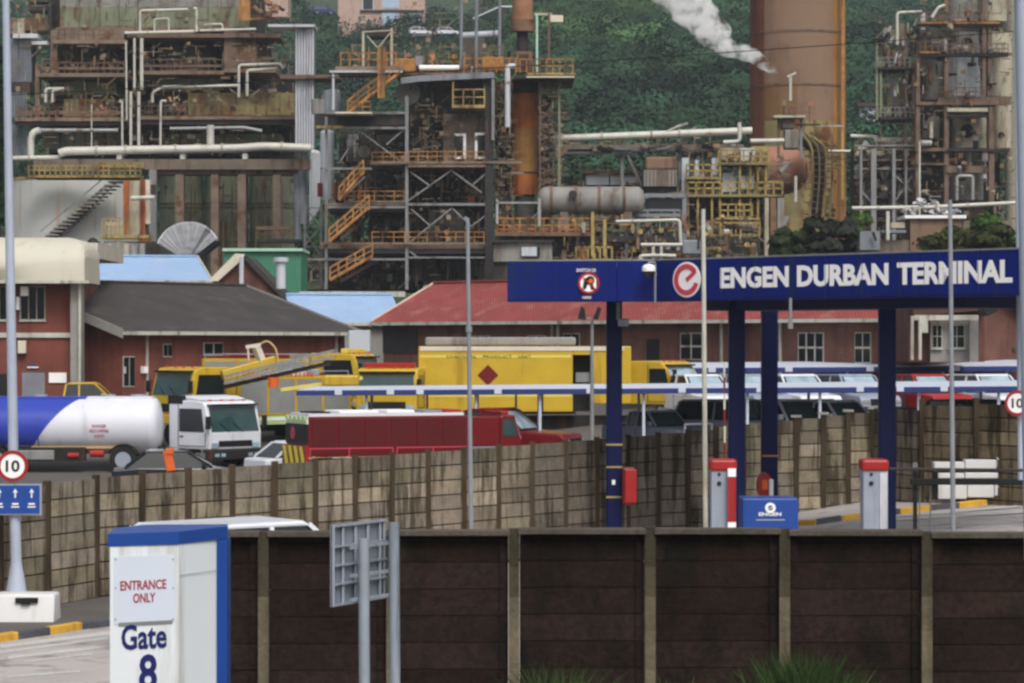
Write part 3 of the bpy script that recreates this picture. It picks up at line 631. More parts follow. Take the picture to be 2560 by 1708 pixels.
ab = thing('upright_boom', 'thin red and white boom arm pointing straight up beside a column', 'barrier arm', P(1811, 1150, 56.8))
for i, (v0, v1) in enumerate(((905, 945), (945, 985), (985, 1025), (1025, 1065), (1065, 1107), (1107, 1150))):
    b = MB(); b.box(X(1808.5 + .3 * i, 56.8), X(1813 + .3 * i, 56.8), 56.8, 56.85, Z(v1, 56.8) + .004, Z(v0, 56.8) - .004); part('arm_band', b, ('gutter_white', 'red_dark')[i % 2], ab)
boomer(2188, 55, 'grey barrier machine with red cap beside the rightmost column', False)
hr = thing('hose_reel', 'red oval hose reel box with orange front behind the blue cabinet', 'hose reel', P(1912, 1252, 66.6))
b = MB(); b.prism([P(1893 + 19 + 19 * math.cos(R(a)) * (1 if a < 361 else 1), 1215 - 33 * math.sin(R(a)), 66.6) for a in range(0, 360, 20)], (0, .3, 0)); part('case', b, 'red_paint', hr)
part('front', bx(1904, 1200, 1920, 1226, 66.55, .05), 'hazard_orange', hr, bev=.03); part('extinguisher', bx(1923, 1198, 1934, 1246, 66.5, .15), 'letter_white', hr, bev=.04)
kb = thing('blue_cabinet', 'blue box with white ENGEN logo standing between the gantry columns', 'cabinet', P(1926, 1430, 57))
part('case', bx(1856, 1246, 1996, 1430, 57, 1.0), 'sign_blue', kb, bev=.03)
c = P(1926, 1270, 56.98); b = MB(); ring(b, (c.x, c.z), .05, .105, 0, 360, c.y, c.y + .012); b.bar((c.x - .05, c.y, c.z - .02), (c.x + .07, c.y, c.z + .02), .03, .012); part('logo', b, 'letter_white', kb)
text('lettering', 'ENGEN', 'letter_white', kb, P(1897, 1290, 56.995), (1, 0, 0), X(1953, 57) - X(1897, 57), .07, .03, depth=.01)
part('underline', bx(1890, 1299, 1962, 1301, 56.988, .01), 'duct_white', kb)
# yard pole with twin floodlights
yl = thing('floodlight_pole', 'thin brown pole with two dark floodlights before the red roof', 'floodlight', P(1480, 1100, 92))
b = MB(); b.cyl(P(1480, 1105, 92), P(1480, 800, 92), .07, .05, n=12); b.bar(P(1462, 796, 92), P(1490, 796, 92), .06); part('pole', b, 'grey_metal', yl)
for k, (u, dx) in enumerate(((1458, -14), (1488, 6))):
    b = MB(); b.prism([P(u - 8 + dx * .4, 797, 91.7), P(u + 7, 800, 91.7), P(u + 12 + dx * .6, 772, 91.7), P(u + 4 + dx * .6, 766, 91.7)], (0, .5, 0)); part('lamp_head', b, 'black', yl)
# overhead cable across the view
b = MB(); pts = []
for i in range(31):
    u = -60 + 2700 * i / 30; sag = 10 * (1 - (2 * i / 30 - 1) ** 2); pts.append(P(u, 238 - .0633 * u + sag, 62))
b.tube(pts, .011, 5, bend=.01); solo('overhead_cable', 'thin dark cable strung across the whole view above the wall', 'cable', b, 'black')
# ================================================================ CARPORTS
def carport(label, u0, u1, d, vfront, vback, vblue, slope, dep, posts, zg, tabs):
    t = thing('carport', label, 'carport', (X((u0 + u1) / 2, d), d, zg))
    dz = slope
    def zz(u, v): return Z(v, d)
    x0, x1 = X(u0, d), X(u1, d); za0 = Z(vfront[0], d); za1 = Z(vfront[1], d); zb0 = Z(vback[0], d + dep); zb1 = Z(vback[1], d + dep)
    xb0, xb1 = x0 + .3, x1 + .3
    b = MB(); b.add([(x0, d, za0), (x1, d, za1), (xb1, d + dep, zb1), (xb0, d + dep, zb0), (x0, d, za0 - .04), (x1, d, za1 - .04), (xb1, d + dep, zb1 - .04), (xb0, d + dep, zb0 - .04)], [(0, 1, 2, 3), (7, 6, 5, 4), (0, 4, 5, 1), (1, 5, 6, 2), (2, 6, 7, 3), (3, 7, 4, 0)]); part('roof_sheet', b, 'carport_white', t)
    hb = vblue / F * d
    b = MB(); b.add([(x0 - .02, d - .03, za0 - .02), (x1, d - .03, za1 - .02), (x1, d - .03, za1 - hb), (x0 - .02, d - .03, za0 - hb), (x0 - .02, d - .002, za0 - .02), (x1, d - .002, za1 - .02), (x1, d - .002, za1 - hb), (x0 - .02, d - .002, za0 - hb)], [(0, 3, 2, 1), (4, 5, 6, 7), (0, 1, 5, 4), (3, 7, 6, 2), (0, 4, 7, 3), (1, 2, 6, 5)]); part('fascia', b, 'carport_blue', t)
    for u in tabs:
        za = za0 + (za1 - za0) * (u - u0) / (u1 - u0); b = MB(); b.box(X(u - 9, d), X(u + 9, d), d - .05, d - .032, za - hb * .85, za - .01); part('bracket_plate', b, 'carport_white', t)
    for u in posts:
        for yy, nm in ((d + .3, 'post'), (d + dep - .4, 'post')):
            x = X(u, d); b = MB(); za = za0 + (za1 - za0) * (u - u0) / (u1 - u0); b.cyl((x, yy, zg - .1), (x, yy, za - .05 + (zb0 - za0) * (yy - d) / dep), .055, n=12); part('post', b, 'carport_white' if yy < d + 1 else 'pole_grey', t)
    return t
carport('long white and blue carport roof crossing in front of the yellow trucks', 742, 2620, 100, (975, 964), (966, 951), 15, .3, 4.5, (915, 1190, 1350, 1610, 1870, 2052, 2300, 2500), 1.2, (846, 976, 1050, 1245, 1475, 1705, 1900, 2150, 2250, 2360))
carport('farther white and blue carport roof behind the long one', 1560, 2620, 122, (920, 914), (908, 899), 14, .3, 4.5, (1700, 1880, 2120, 2360, 2520), 2.1, (1780, 1972, 2175, 2390))
# ================================================================ VEHICLES (built at the origin facing +x, then turned)
def wheel(t, x, y, r=.5, wd=.3, rim='cabinet_grey'):
    b = MB(); b.cyl((x, y - wd / 2, r), (x, y + wd / 2, r), r, n=20); wo = part('wheel', b, 'rubber', t)
    b = MB(); s = -1 if y < 0 else 1; b.cyl((x, y + s * wd / 2, r), (x, y + s * (wd / 2 + .02), r), r * .58, n=16); part('rim', b, rim, wo)
def wheels(t, xs, yw, r=.5, wd=.32, rim='cabinet_grey'):
    for x in xs:
        for s in (-1, 1): wheel(t, x, s * (yw - wd / 2), r, wd, rim)
def prof(m, pts, y0, y1): return m.prism([(x, y0, z) for x, z in pts], (0, y1 - y0, 0))
def cab(t, xf, L, W, zb, zt, body, glass='glass_green', rake=.22, bumper='chassis', win0=.55, belt=None, grille='black', xform=None, lb=None):
    """cab over engine lorry cab with its front at x = xf"""
    def Tm(m):
        if xform: m.v = [tuple(xform @ Vector(v)) for v in m.v]
        return m
    h = zt - zb; bz = belt or zb + h * .47
    b = MB(); prof(b, [(xf, zb), (xf + .02, bz), (xf - rake, zt - .22), (xf - rake - .18, zt - .04), (xf - rake - .6, zt), (xf - L, zt), (xf - L, zb)], -W / 2, W / 2)
    c = part('cab', Tm(b), body, t, bev=.05)
    b = MB(); z0, z1 = bz + .05, zt - .26; f = lambda z: xf + .02 - (rake + .02) * (z - bz) / (zt - .22 - bz)
    b.add([(f(z0) + .02, -W / 2 + .12, z0), (f(z0) + .02, W / 2 - .12, z0), (f(z1) + .02, W / 2 - .16, z1), (f(z1) + .02, -W / 2 + .16, z1), (f(z0) - .02, -W / 2 + .12, z0), (f(z0) - .02, W / 2 - .12, z0), (f(z1) - .02, W / 2 - .16, z1), (f(z1) - .02, -W / 2 + .16, z1)], [(0, 1, 2, 3), (7, 6, 5, 4), (0, 4, 5, 1), (1, 5, 6, 2), (2, 6, 7, 3), (3, 7, 4, 0)])
    part('windscreen', Tm(b), glass, t)
    for s in (-1, 1):
        b = MB(); y = s * W / 2; prof(b, [(xf - .28, bz + .04), (xf - .42, zt - .3), (xf - .42 - L * win0, zt - .3), (xf - .42 - L * win0, bz + .04)], y - .01, y + .012 * s + (.0 if s > 0 else .0)) if s > 0 else prof(b, [(xf - .28, bz + .04), (xf - .42, zt - .3), (xf - .42 - L * win0, zt - .3), (xf - .42 - L * win0, bz + .04)], y - .012, y + .01)
        part('side_window', Tm(b), 'glass_dark', t)
        b = MB(); b.box(xf + .02, xf + .12, s * (W / 2 + .10) - .09, s * (W / 2 + .10) + .09, bz + .15, bz + .62); b.bar((xf - .1, s * W / 2, bz + .58), (xf + .06, s * (W / 2 + .1), bz + .6), .03); part('mirror', Tm(b), 'black', t)
        b = MB(); b.box(xf + .0, xf + .035, s * (W / 2 - .28) - .16, s * (W / 2 - .28) + .16, zb + .05, zb + .24); part('headlight', Tm(b), 'glass_sky', t)
        b = MB(); b.box(xf - .50 - L * win0 + .12, xf - .50 - L * win0 + .3, y - .02 if s < 0 else y, y if s < 0 else y + .02, bz - .16, bz - .11); part('door_handle', Tm(b), 'black', t)
    for s in (-1, 1):
        y = s * (W / 2 + .004); xa, xb = xf - .2, xf - .48 - L * win0; b = MB()
        for p, q in (((xa, zb + .12), (xa, bz)), ((xb, zb + .12), (xb, zt - .16)), ((xa, zb + .12), (xb, zb + .12))): b.bar((p[0], y, p[1]), (q[0], y, q[1]), .022)
        part('door_seam', Tm(b), 'black', t)
        b = MB(); b.box(xf - .75, xf - .2, y - .03, y + .03, zb - .3, zb - .12); part('step', Tm(b), 'grey_metal', t)
        for k_ in (0, 1): b = MB(); b.box(xf + .1, xf + .115, s * (W / 2 - .3 - k_ * .3) - .1, s * (W / 2 - .3 - k_ * .3) + .1, zb - .26, zb - .14); part('fog_lamp', Tm(b), 'glass_sky', t)
    b = MB(); b.box(xf - rake - .02, xf - rake + .16, -W / 2 + .1, W / 2 - .1, zt - .2, zt - .13); part('sun_visor', Tm(b), 'glass_dark', t)
    for y in (-.8, -.25, .25, .8): b = MB(); b.box(xf - rake - .28, xf - rake - .2, y - .06, y + .06, zt - .03, zt + .03); part('marker_lamp', Tm(b), 'hazard_orange', t)
    b = MB(); b.box(xf - .02, xf + .028, -W / 2 + .45, W / 2 - .45, zb + .1, bz - .28); part('grille', Tm(b), grille, t)
    b = MB(); b.box(xf - .35, xf + .1, -W / 2 - .01, W / 2 + .01, zb - .38, zb - .01); part('bumper', Tm(b), bumper, t, bev=.04)
    b = MB(); b.bar((xf + .03, -.3, bz + .03), (xf - .02, -.7, bz + .35), .02); b.bar((xf + .03, .35, bz + .03), (xf - .02, -.05, bz + .35), .02); part('wiper', Tm(b), 'black', t)
    if lb:
        b = MB(); b.box(xf - rake - .75, xf - rake - .45, -W / 2 + .2, W / 2 - .2, zt + .01, zt + .2); part('light_bar', Tm(b), lb, t, bev=.03)
    return c
# ---- tanker lorry
dT = 104.5
t = thing('tanker_truck', 'white and blue fuel tanker lorry with white cab behind the block wall', 'lorry', (X(400, dT), dT, .2), rz=0, local=True)
k = dT / F; tz0 = lambda v: Z(v, dT) - .2
xl = (-60 - 400) * k; xr = (398 - 400) * k; R0 = (1135 - 993) * k / 2; zc = tz0((1135 + 993) / 2)
tl = -9.2
def tankpart(name, m, x0, x1, r, clip=None): return
# the blue and white halves meet along a slanting curve: split the shell by its own angle
def shell(xfun0, xfun1, r, n=48):
    vs = []; fs = []
    for i in range(n + 1):
        a = 2 * math.pi * i / n; y = r * 1.12 * math.cos(a); z = r * math.sin(a)
        for s in range(13):
            s_ = s / 12; x = xfun0(a) * (1 - s_) + xfun1(a) * s_; vs.append((x, y, zc + z))
    for i in range(n):
        for s in range(12): q = i * 13 + s; fs.append((q, q + 1, q + 14, q + 13))
    return MB().add(vs, fs)
def swoosh(a):       # x of the colour change for a height on the tank
    z = math.sin(a); return ((220 - 400) - 140 * (max(0, min(1, (1 - z) / 2)) ** .62)) * k
sh = part('tank_shell', shell(lambda a: swoosh(a), lambda a: xr - .25, R0), 'tank_white', t, smooth=2)
b = MB(); b.lathe([(R0, -.25), (R0 * .96, -.1), (R0 * .8, .02), (R0 * .5, .1), (0, .13)], (xr, 0, zc), 40, 'X'); b.v = [(x, y * 1.12, z) for x, y, z in b.v]; part('tank_end', b, 'tank_white', t, smooth=2)
part('tank_shell', shell(lambda a: tl, lambda a: swoosh(a), R0 - .001), 'tank_blue', t, smooth=2)
b = MB(); b.lathe([(0, -.13), (R0 * .6, -.1), (R0, 0)], (tl, 0, zc), 40, 'X'); b.v = [(x, y * 1.12, z) for x, y, z in b.v]; part('tank_end', b, 'tank_blue', t, smooth=2)
b = MB(); b.box((222 - 400) * k, xr - .2, -.42, .42, zc + R0 - .1, zc + R0 + .03); part('top_walkway', b, 'tank_white', t, bev=.02)
b = MB(); b.box(tl + .1, (219 - 400) * k, -.42, .42, zc + R0 - .1, zc + R0 + .03); part('top_walkway', b, 'tank_blue', t, bev=.02)
ang = math.asin(-.72); yy = -R0 * 1.12 * math.cos(ang); b = MB()
b.box((88 - 400) * k, (338 - 400) * k, yy - .04, yy + .05, zc + R0 * math.sin(ang) - .07, zc + R0 * math.sin(ang) + .1); part('side_stripe', b, 'tan_stripe', t, bev=.02)
b = MB(); b.box(tl, (86 - 400) * k, yy - .04, yy + .05, zc + R0 * math.sin(ang) + .03, zc + R0 * math.sin(ang) + .06); part('side_stripe', b, 'tan_stripe', t)
for s_, u0, u1, v in (('DANGER', 242, 277, 1066.5), ('HIGHLY FLAMMABLE', 235, 283, 1078), ('LIQUID', 247, 272, 1090)):
    z = tz0(v); a_ = math.asin(max(-1, min(1, (z + .05 - zc) / R0))); y = -R0 * 1.12 * math.cos(a_) - .005
    text('lettering', s_, 'letter_red', t, ((u0 - 400) * k, y, z), (1, 0, 0), (u1 - u0) * k, .11, .0, depth=.012)
b = MB(); b.box(tl, xr + .2, -.45, -.3, .75, .98); b.box(tl, xr + .2, .3, .45, .75, .98); b.box(tl, tl + .2, -1.2, 1.2, .5, .9); b.box(-5.2, -2.6, -1.15, -.7, .45, .95); part('chassis', b, 'chassis', t)
part('valve_box', MB().box(-5.0, -3.7, -1.22, -.9, .5, .85), 'grey_metal', t, bev=.03)
b = MB(); b.cyl((-2.4, -1.1, .72), (-1.9, -1.1, .72), .13); b.cyl((-3.2, -1.15, .66), (-2.8, -1.15, .66), .1); part('hose_coupling', b, 'red_paint', t)
wheels(t, (-8.2, -7.0, -5.8, -1.2), 1.2, .5)
for x in (-7.6, -5.9, -4.3, -2.55, -1.1):
    b = MB(); n_ = 40; vs_ = [(x + dx, (R0 + .012) * 1.12 * math.cos(2 * math.pi * i / n_), zc + (R0 + .012) * math.sin(2 * math.pi * i / n_)) for dx in (-.02, .02) for i in range(n_)]; b.add(vs_, [(i, (i + 1) % n_, n_ + (i + 1) % n_, n_ + i) for i in range(n_)]); part('weld_band', b, 'tank_white' if x > -2.6 else 'tank_blue', t, smooth=True)
for x in (-6.6, -4.4, -1.9, -.8): b = MB(); b.cyl((x, 0, zc + R0 + .02), (x, 0, zc + R0 + .1), .28, n=18); part('manhole_lid', b, 'galv', t)
b = MB(); [b.bar((x_, y_, zc + R0 + .02), (x_, y_, zc + R0 + .0), .03) for x_ in (-8, -2) for y_ in (-.4, .4)]
for x in (-8.2, -7.0, -5.8, -1.2): b = MB(); b.lathe([(.58, -.2), (.58, .2)], (0, 0, 0), 10, 'X', 20, 160); b.v = [(x + v[1], -1.0 + v[0], .5 + v[2]) for v in b.v]; part('mudguard', b, 'chassis', t)
cw, cl = 2.5, 2.3
fr = Vector(((648 - 400) * k, 0, 0)); Mx = Matrix.Translation(Vector(((528 - 400) * k + .02, -.95, 0))) @ Matrix.Rotation(R(-44), 4, 'Z') @ Matrix.Translation(Vector((0, cw / 2 * 1.0, 0)))
cab(t, 0, cl, cw, .85, 2.64, 'cab_white', belt=1.45, xform=Mx)
b = MB(); prof(b, [(-.55, 2.645), (-1.1, 2.78), (-1.9, 2.81), (-2.28, 2.78), (-2.28, 2.645)], -1.1, 1.1); b.v = [tuple(Mx @ Vector(v)) for v in b.v]; part('roof_fairing', b, 'cab_white', t, bev=.05)
b = MB(); b.box(-2.34, -1.5, -1.262, -1.11, 2.5, 2.81); b.v = [tuple(Mx @ Vector(v)) for v in b.v]; part('air_intake', b, 'black', t)
for y in (-1.05, 1.05):
    b = MB(); a = Mx @ Vector((-1.3, y - .15, .5)); c = Mx @ Vector((-1.3, y + .15, .5)); b.cyl(a, c, .5, n=20); part('wheel', b, 'rubber', t)
# ---- red fire engine
dR = 96; k = dR / F
t = thing('fire_engine', 'long dark red fire engine body with yellow chevrons at its rear', 'fire engine', (X(770, 95), 95, .1), rz=22, local=True)
# rear near corner is the origin; body runs +x (right and slightly away), width goes +y
bl_, bw = 5.75, 2.45; z0, z1 = 1.05, 2.38
b = MB(); b.box(0.02, bl_, .02, bw - .02, z0, z1); part('body', b, 'fire_red', t, bev=.03)
for i in range(6):
    x = .12 + i * .93; b = MB(); b.box(x + .02, x + .88, -.012, .021, z0 + .28, z1 - .08); part('locker_door', b, 'fire_red_panel', t, bev=.008)
b = MB(); b.box(.1, bl_ - .1, .2, bw - .2, z1 + .003, z1 + .1); part('roof_deck', b, 'cab_white', t)
for x0, x1, m_ in ((.3, .9, 'chassis'), (1.2, 2.6, 'letter_white'), (2.9, 3.9, 'letter_white'), (4.2, 4.9, 'grey_metal'), (5.0, 5.6, 'red_paint')):
    b = MB(); b.box(x0, x1, .3, bw - .6, z1 + .105, z1 + .16 + .04 * random.random()); part('roof_gear', b, m_, t, bev=.02)
b = MB(); b.box(bl_ + .02, bl_ + 1.15, .02, bw - .02, z0 + .28, z1 - .06); part('crew_locker', b, 'fire_red', t, bev=.03)
b = MB(); b.box(bl_ + .05, bl_ + 1.1, -.02, .3, z0 - .1, z0 + .26); part('side_step_panel', b, 'duct_grey', t)
cx0 = bl_ + 1.2; b = MB(); prof(b, [(cx0, .75), (cx0, z1 - .08), (cx0 + .1, z1 + .0), (cx0 + .55, z1 + .0), (cx0 + .8, 1.5), (cx0 + .85, .75)], .12, bw - .12); part('cab', b, 'fire_red', t, bev=.05)
b = MB(); prof(b, [(cx0 + .1, 1.65), (cx0 + .1, 2.22), (cx0 + .5, 2.22), (cx0 + .66, 1.65)], .10, .13); part('side_window', b, 'glass_green', t)
b = MB(); b.add([(cx0 + .60, .25, 2.30), (cx0 + .60, bw - .25, 2.30), (cx0 + .83, bw - .22, 1.55), (cx0 + .83, .22, 1.55), (cx0 + .56, .25, 2.28), (cx0 + .56, bw - .25, 2.28), (cx0 + .79, bw - .22, 1.53), (cx0 + .79, .22, 1.53)], [(0, 3, 2, 1), (4, 5, 6, 7), (0, 1, 5, 4), (1, 2, 6, 5), (2, 3, 7, 6), (3, 0, 4, 7)]); part('windscreen', b, 'glass_sky', t)
b = MB(); b.box(cx0 + .15, cx0 + .45, .4, bw - .4, z1 + .01, z1 + .12); part('light_bar', b, 'red_paint', t, bev=.03)
for zz in (1.02, 1.32):
    b = MB(); b.bar((0, -.16, zz), (2.95, -.16, zz), .035); b.bar((3.1, -.16, zz), (5.6, -.16, zz), .035); part('side_rail', b, 'rail_orange' if zz < 1.1 else 'logo_red', t)
b = MB()
for x in (0.02, 1.4, 2.95, 3.1, 4.4, 5.6): b.bar((x, -.16, .9), (x, -.16, 1.34), .03)
part('rail_stanchion', b, 'logo_red', t)
part('side_step', MB().box(0, 5.7, -.22, .3, .62, .9), 'red_dark', t)
b = MB(); b.box(-.03, .018, .06, bw - .06, 1.45, 2.12); rp = part('rear_panel', b, 'black', t)
b = MB()
for i in range(10): 
    for j in range(2):
        if (i + j) % 2 == 0: b.box(-.045, -.008, .06 + i * .233, .06 + (i + 1) * .233 - .004, 2.15 + j * .12, 2.26 + j * .12)
part('checker_marking', b, 'lime', t)
b = MB(); b.box(-.008, .017, .04, bw - .04, 2.13, 2.41); part('rear_header', b, 'letter_white', t)
b = MB(); ring(b, (0, 0), .08, .22, 0, 360, -.02, 0, 8); b.v = [(-.036 + y, 1.55 + x, 1.8 + z) for x, y, z in b.v]; part('badge', b, 'logo_red', t)
b = MB(); b.box(-.12, -.002, -.1, bw + .05, .68, 1.40); part('rear_apron', b, 'red_paint', t)
b = MB()
for i in range(4):
    y = -.06 + i * .62; b.prism([(-.13, y, .7), (-.13, y + .3, .7), (-.13, min(y + .66, bw + .03), 1.38), (-.13, min(y + .36, bw), 1.38)], (.008, 0, 0))
part('chevron', b, 'chevron_yellow', t)
wheels(t, (1.3, cx0 + .2), 1.1, .48)
for ch in t.children:
    if ch.name.startswith('wheel'): ch.location.y += 1.22
b = MB(); b.box(.1, cx0 + .5, .5, 1.9, .5, .9); part('chassis', b, 'chassis', t)
# ---- generic fire appliance
def appliance(label, loc, rz, L, zt, bodyz, side='yellow', low='lime', lb='red_paint', glass='glass_green', ladder=False, zb=1.0, extra=None, belt=None, bumper='yellow'):
    t = thing('fire_truck', label, 'fire truck', loc, rz=rz, group='yellow fire trucks in the yard', local=True)
    cab(t, 0, 2.3, 2.45, zb, zt, 'yellow', glass=glass, lb=lb, bumper=bumper, belt=belt)
    b = MB(); b.box(-L, -2.4, -1.22, 1.22, 1.2, bodyz); part('body', b, side, t, bev=.03)
    b = MB(); b.box(-L - .005, -2.38, -1.235, 1.235, .85, 1.19); part('lower_skirt', b, low, t)
    n = max(1, int((L - 2.6) / 1.3))
    for s in (-1, 1):
        for i in range(n):
            x = -2.5 - (L - 2.6) * i / n; b = MB(); b.box(x - (L - 2.6) / n + .08, x - .06, s * 1.222 - .012, s * 1.222 + .012, 1.3, bodyz - .12); part('locker_shutter', b, 'shutter_silver', t)
    b = MB(); b.box(-L, -.3, -.45, .45, .55, .99); part('chassis', b, 'chassis', t)
    for s in (-1, 1): b = MB(); b.box(-L + .05, -2.45, s * 1.24 - .012, s * 1.24 + .012, 1.0, 1.12); part('reflective_stripe', b, 'letter_white', t)
    rg = random.Random(int(abs(rz) * 7)); x = -2.6
    while x > -L + .8:
        w_ = rg.uniform(.4, 1.1); b = MB(); y = rg.uniform(-.8, .2); b.box(x - w_, x, y, y + rg.uniform(.4, .9), bodyz + .01, bodyz + rg.uniform(.1, .32)); part('roof_gear', b, rg.choice(('grey_metal', 'chassis', 'vessel_white', 'red_dark', 'galv')), t, bev=.03); x -= w_ + rg.uniform(.1, .4)
    for s in (-1, 1): b = MB(); b.bar((-L + .1, s * 1.1, bodyz + .2), (-2.5, s * 1.1, bodyz + .2), .04); [b.bar((x_, s * 1.1, bodyz), (x_, s * 1.1, bodyz + .2), .03) for x_ in (-L + .1, -L / 2 - 1, -2.5)]; part('roof_rail', b, 'galv', t)
    wheels(t, (-1.1, -L + 1.6), 1.2, .5); return t
t = appliance('yellow fire truck with grey ladder boom and orange striped silver rear', (X(425, 111), 111.2, .85), 225, 8.4, 3.15, 2.75, belt=2.0, zb=1.3, lb=None)
b = MB()
for i in range(14): b.box(-8.42, -8.40, -1.2, -1.05, .95 + i * .14, 1.02 + i * .14)
part('hazard_strip', b, 'hazard_orange', t)
b = MB()
for i in range(16): b.box(-3.0 - i * .22, -2.9 - i * .22, 1.236, 1.25, 2.75, 2.9)
part('hazard_strip', b, 'hazard_orange', t)
# the boom rests over the truck: built where it stands, rising to the right
t = thing('ladder_boom', 'grey telescopic ladder over yellow boom resting above the yellow trucks', 'ladder boom', P(700, 985, 109.5))
b = MB(); A_, B_ = P(560, 958, 109.3), P(835, 893, 110.5)
for off in (0, .26):
    o = Vector((0, 0, off)); b.bar(A_ + o, B_ + o, .09); b.bar(A_ + o + Vector((0, .7, 0)), B_ + o + Vector((0, .7, 0)), .09)
for i in range(22):
    p = A_.lerp(B_, i / 21); b.bar(p, p + Vector((0, .7, 0)), .05); b.bar(p, p + Vector((.15, 0, .26)), .03)
part('ladder', b, 'grey_metal', t)
b = MB(); b.bar(P(560, 968, 109.8), P(825, 908, 110.8), .5, .14); part('boom_arm', b, 'steel_dark', t)
b = MB(); b.bar(P(555, 940, 110.4), P(690, 902, 110.8), .9, .42); part('yellow_boom', b, 'yellow', t, bev=.04)
b = MB(); b.bar(P(700, 975, 109), P(905, 945, 109.6), .35, .12); part('side_beam', b, 'yellow_pale', t)
part('boom_bucket', bx(808, 938, 896, 966, 108.8, 1.0), 'yellow', t, bev=.08)
b = MB(); b.cyl(P(683, 968, 108.9), P(683, 944, 108.9), .2); part('hinge', b, 'hazard_orange', t, smooth=True)
b = MB(); b.bar(P(615, 868, 110.2), P(652, 862, 110.2), .14); b.bar(P(620, 868, 110.2), P(622, 900, 110.2), .06); b.bar(P(640, 866, 110.2), P(655, 905, 110.4), .25); part('water_monitor', b, 'barge_cream', t)
b = MB(); b.tube([P(645, 864, 110.2), P(668, 850, 110.2), P(690, 870, 110.2), P(696, 905, 110.2)], .035, 8, bend=.35); part('hose', b, 'tan_stripe', t, smooth=True)
appliance('yellow fire truck with flat roof behind the grey ladder', (X(930, 124), 123, 1.55), -20, 7.5, 2.95, 2.7, belt=1.9, zb=1.0, lb='yellow_pale')
appliance('yellow fire truck with red light bar left of the large box truck', (X(965, 112), 112.3, .85), 262, 7.0, 3.1, 2.8, belt=2.05, zb=1.4, bumper='chassis')
# ---- large box foam unit
dY = 114; k = dY / F; gy = .9
t = thing('fire_truck', 'large yellow box fire truck marked CHEMICAL PRODUCT UNIT with dark diamond', 'fire truck', (X(1700, dY), dY, gy), rz=0, group='yellow fire trucks in the yard', local=True)
def yb(u0, v0, u1, v1, y0, y1): return MB().box((u0 - 1700) * k, (u1 - 1700) * k, y0, y1, Z(v1, dY) - gy, Z(v0, dY) - gy)
part('body', yb(1046, 866, 1432, 1030, 0, 2.5), 'yellow', t, bev=.04)
part('body_rear', yb(1432.5, 866, 1479, 1030, .9, 2.5), 'chassis', t)
part('rear_frame', yb(1479.5, 866, 1578, 1010, 0.02, 2.5), 'yellow', t, bev=.04)
part('header_beam', yb(1432.5, 866, 1479, 887, 0, .89), 'yellow', t)
part('hose_equipment', yb(1440, 932, 1475, 956, .4, .88), 'grey_metal', t)
part('roof_tank', yb(1062, 843, 1440, 864.5, .3, 2.2), 'plaster_grey', t, bev=.08)
part('roof_rail', yb(1050, 866.5, 1560, 877, -.03, -.002), 'barge_cream', t)
part('upper_band', yb(1050, 887.5, 1428, 895, -.012, -.002), 'yellow_pale', t)
part('lower_band', yb(1067, 985, 1428, 993, -.012, -.002), 'yellow_pale', t)
for s_, u0, u1 in (('CHEMICAL', 1116, 1192), ('PRODUCT', 1208, 1280), ('UNIT', 1296, 1328)):
    text('lettering', s_, 'black', t, ((u0 - 1700) * k, -.013, Z(894.5, dY) - gy), (1, 0, 0), (u1 - u0) * k, 6 * k, .0, depth=.012)
b = MB(); c = ((1220 - 1700) * k, Z(938, dY) - gy); s_ = 26 * k; b.prism([(c[0] - s_, -.02, c[1]), (c[0], -.02, c[1] - s_), (c[0] + s_, -.02, c[1]), (c[0], -.02, c[1] + s_)], (0, .019, 0)); part('hazard_diamond', b, 'red_dark', t)
for u in (1068, 1192, 1290, 1356): part('door_gap', yb(u - 2.5, 984, u + 2.5, 1031, -.018, -.001), 'black', t)
part('lower_skirt', yb(1046, 1031, 1440, 1036, .1, 2.4), 'chassis', t)
MY = Matrix.Translation(Vector((-.25, -.45, 0))) @ Matrix.Rotation(R(-32), 4, 'Z') @ Matrix.Translation(Vector((0, 1.2, 0)))
cab(t, 0, 2.1, 2.4, Z(1012, dY) - gy, Z(903, dY) - gy, 'yellow', glass='glass_sky', rake=.45, belt=Z(962, dY) - gy, bumper='yellow', win0=.35, xform=MY)
b = MB(); b.box(-10, -.3, .7, 1.8, .5, 1.1); part('chassis', b, 'chassis', t)
for x in (-9.0, -7.8, -1.3):
    for y in (.2, 2.2): wheel(t, x, y, .55, .34)
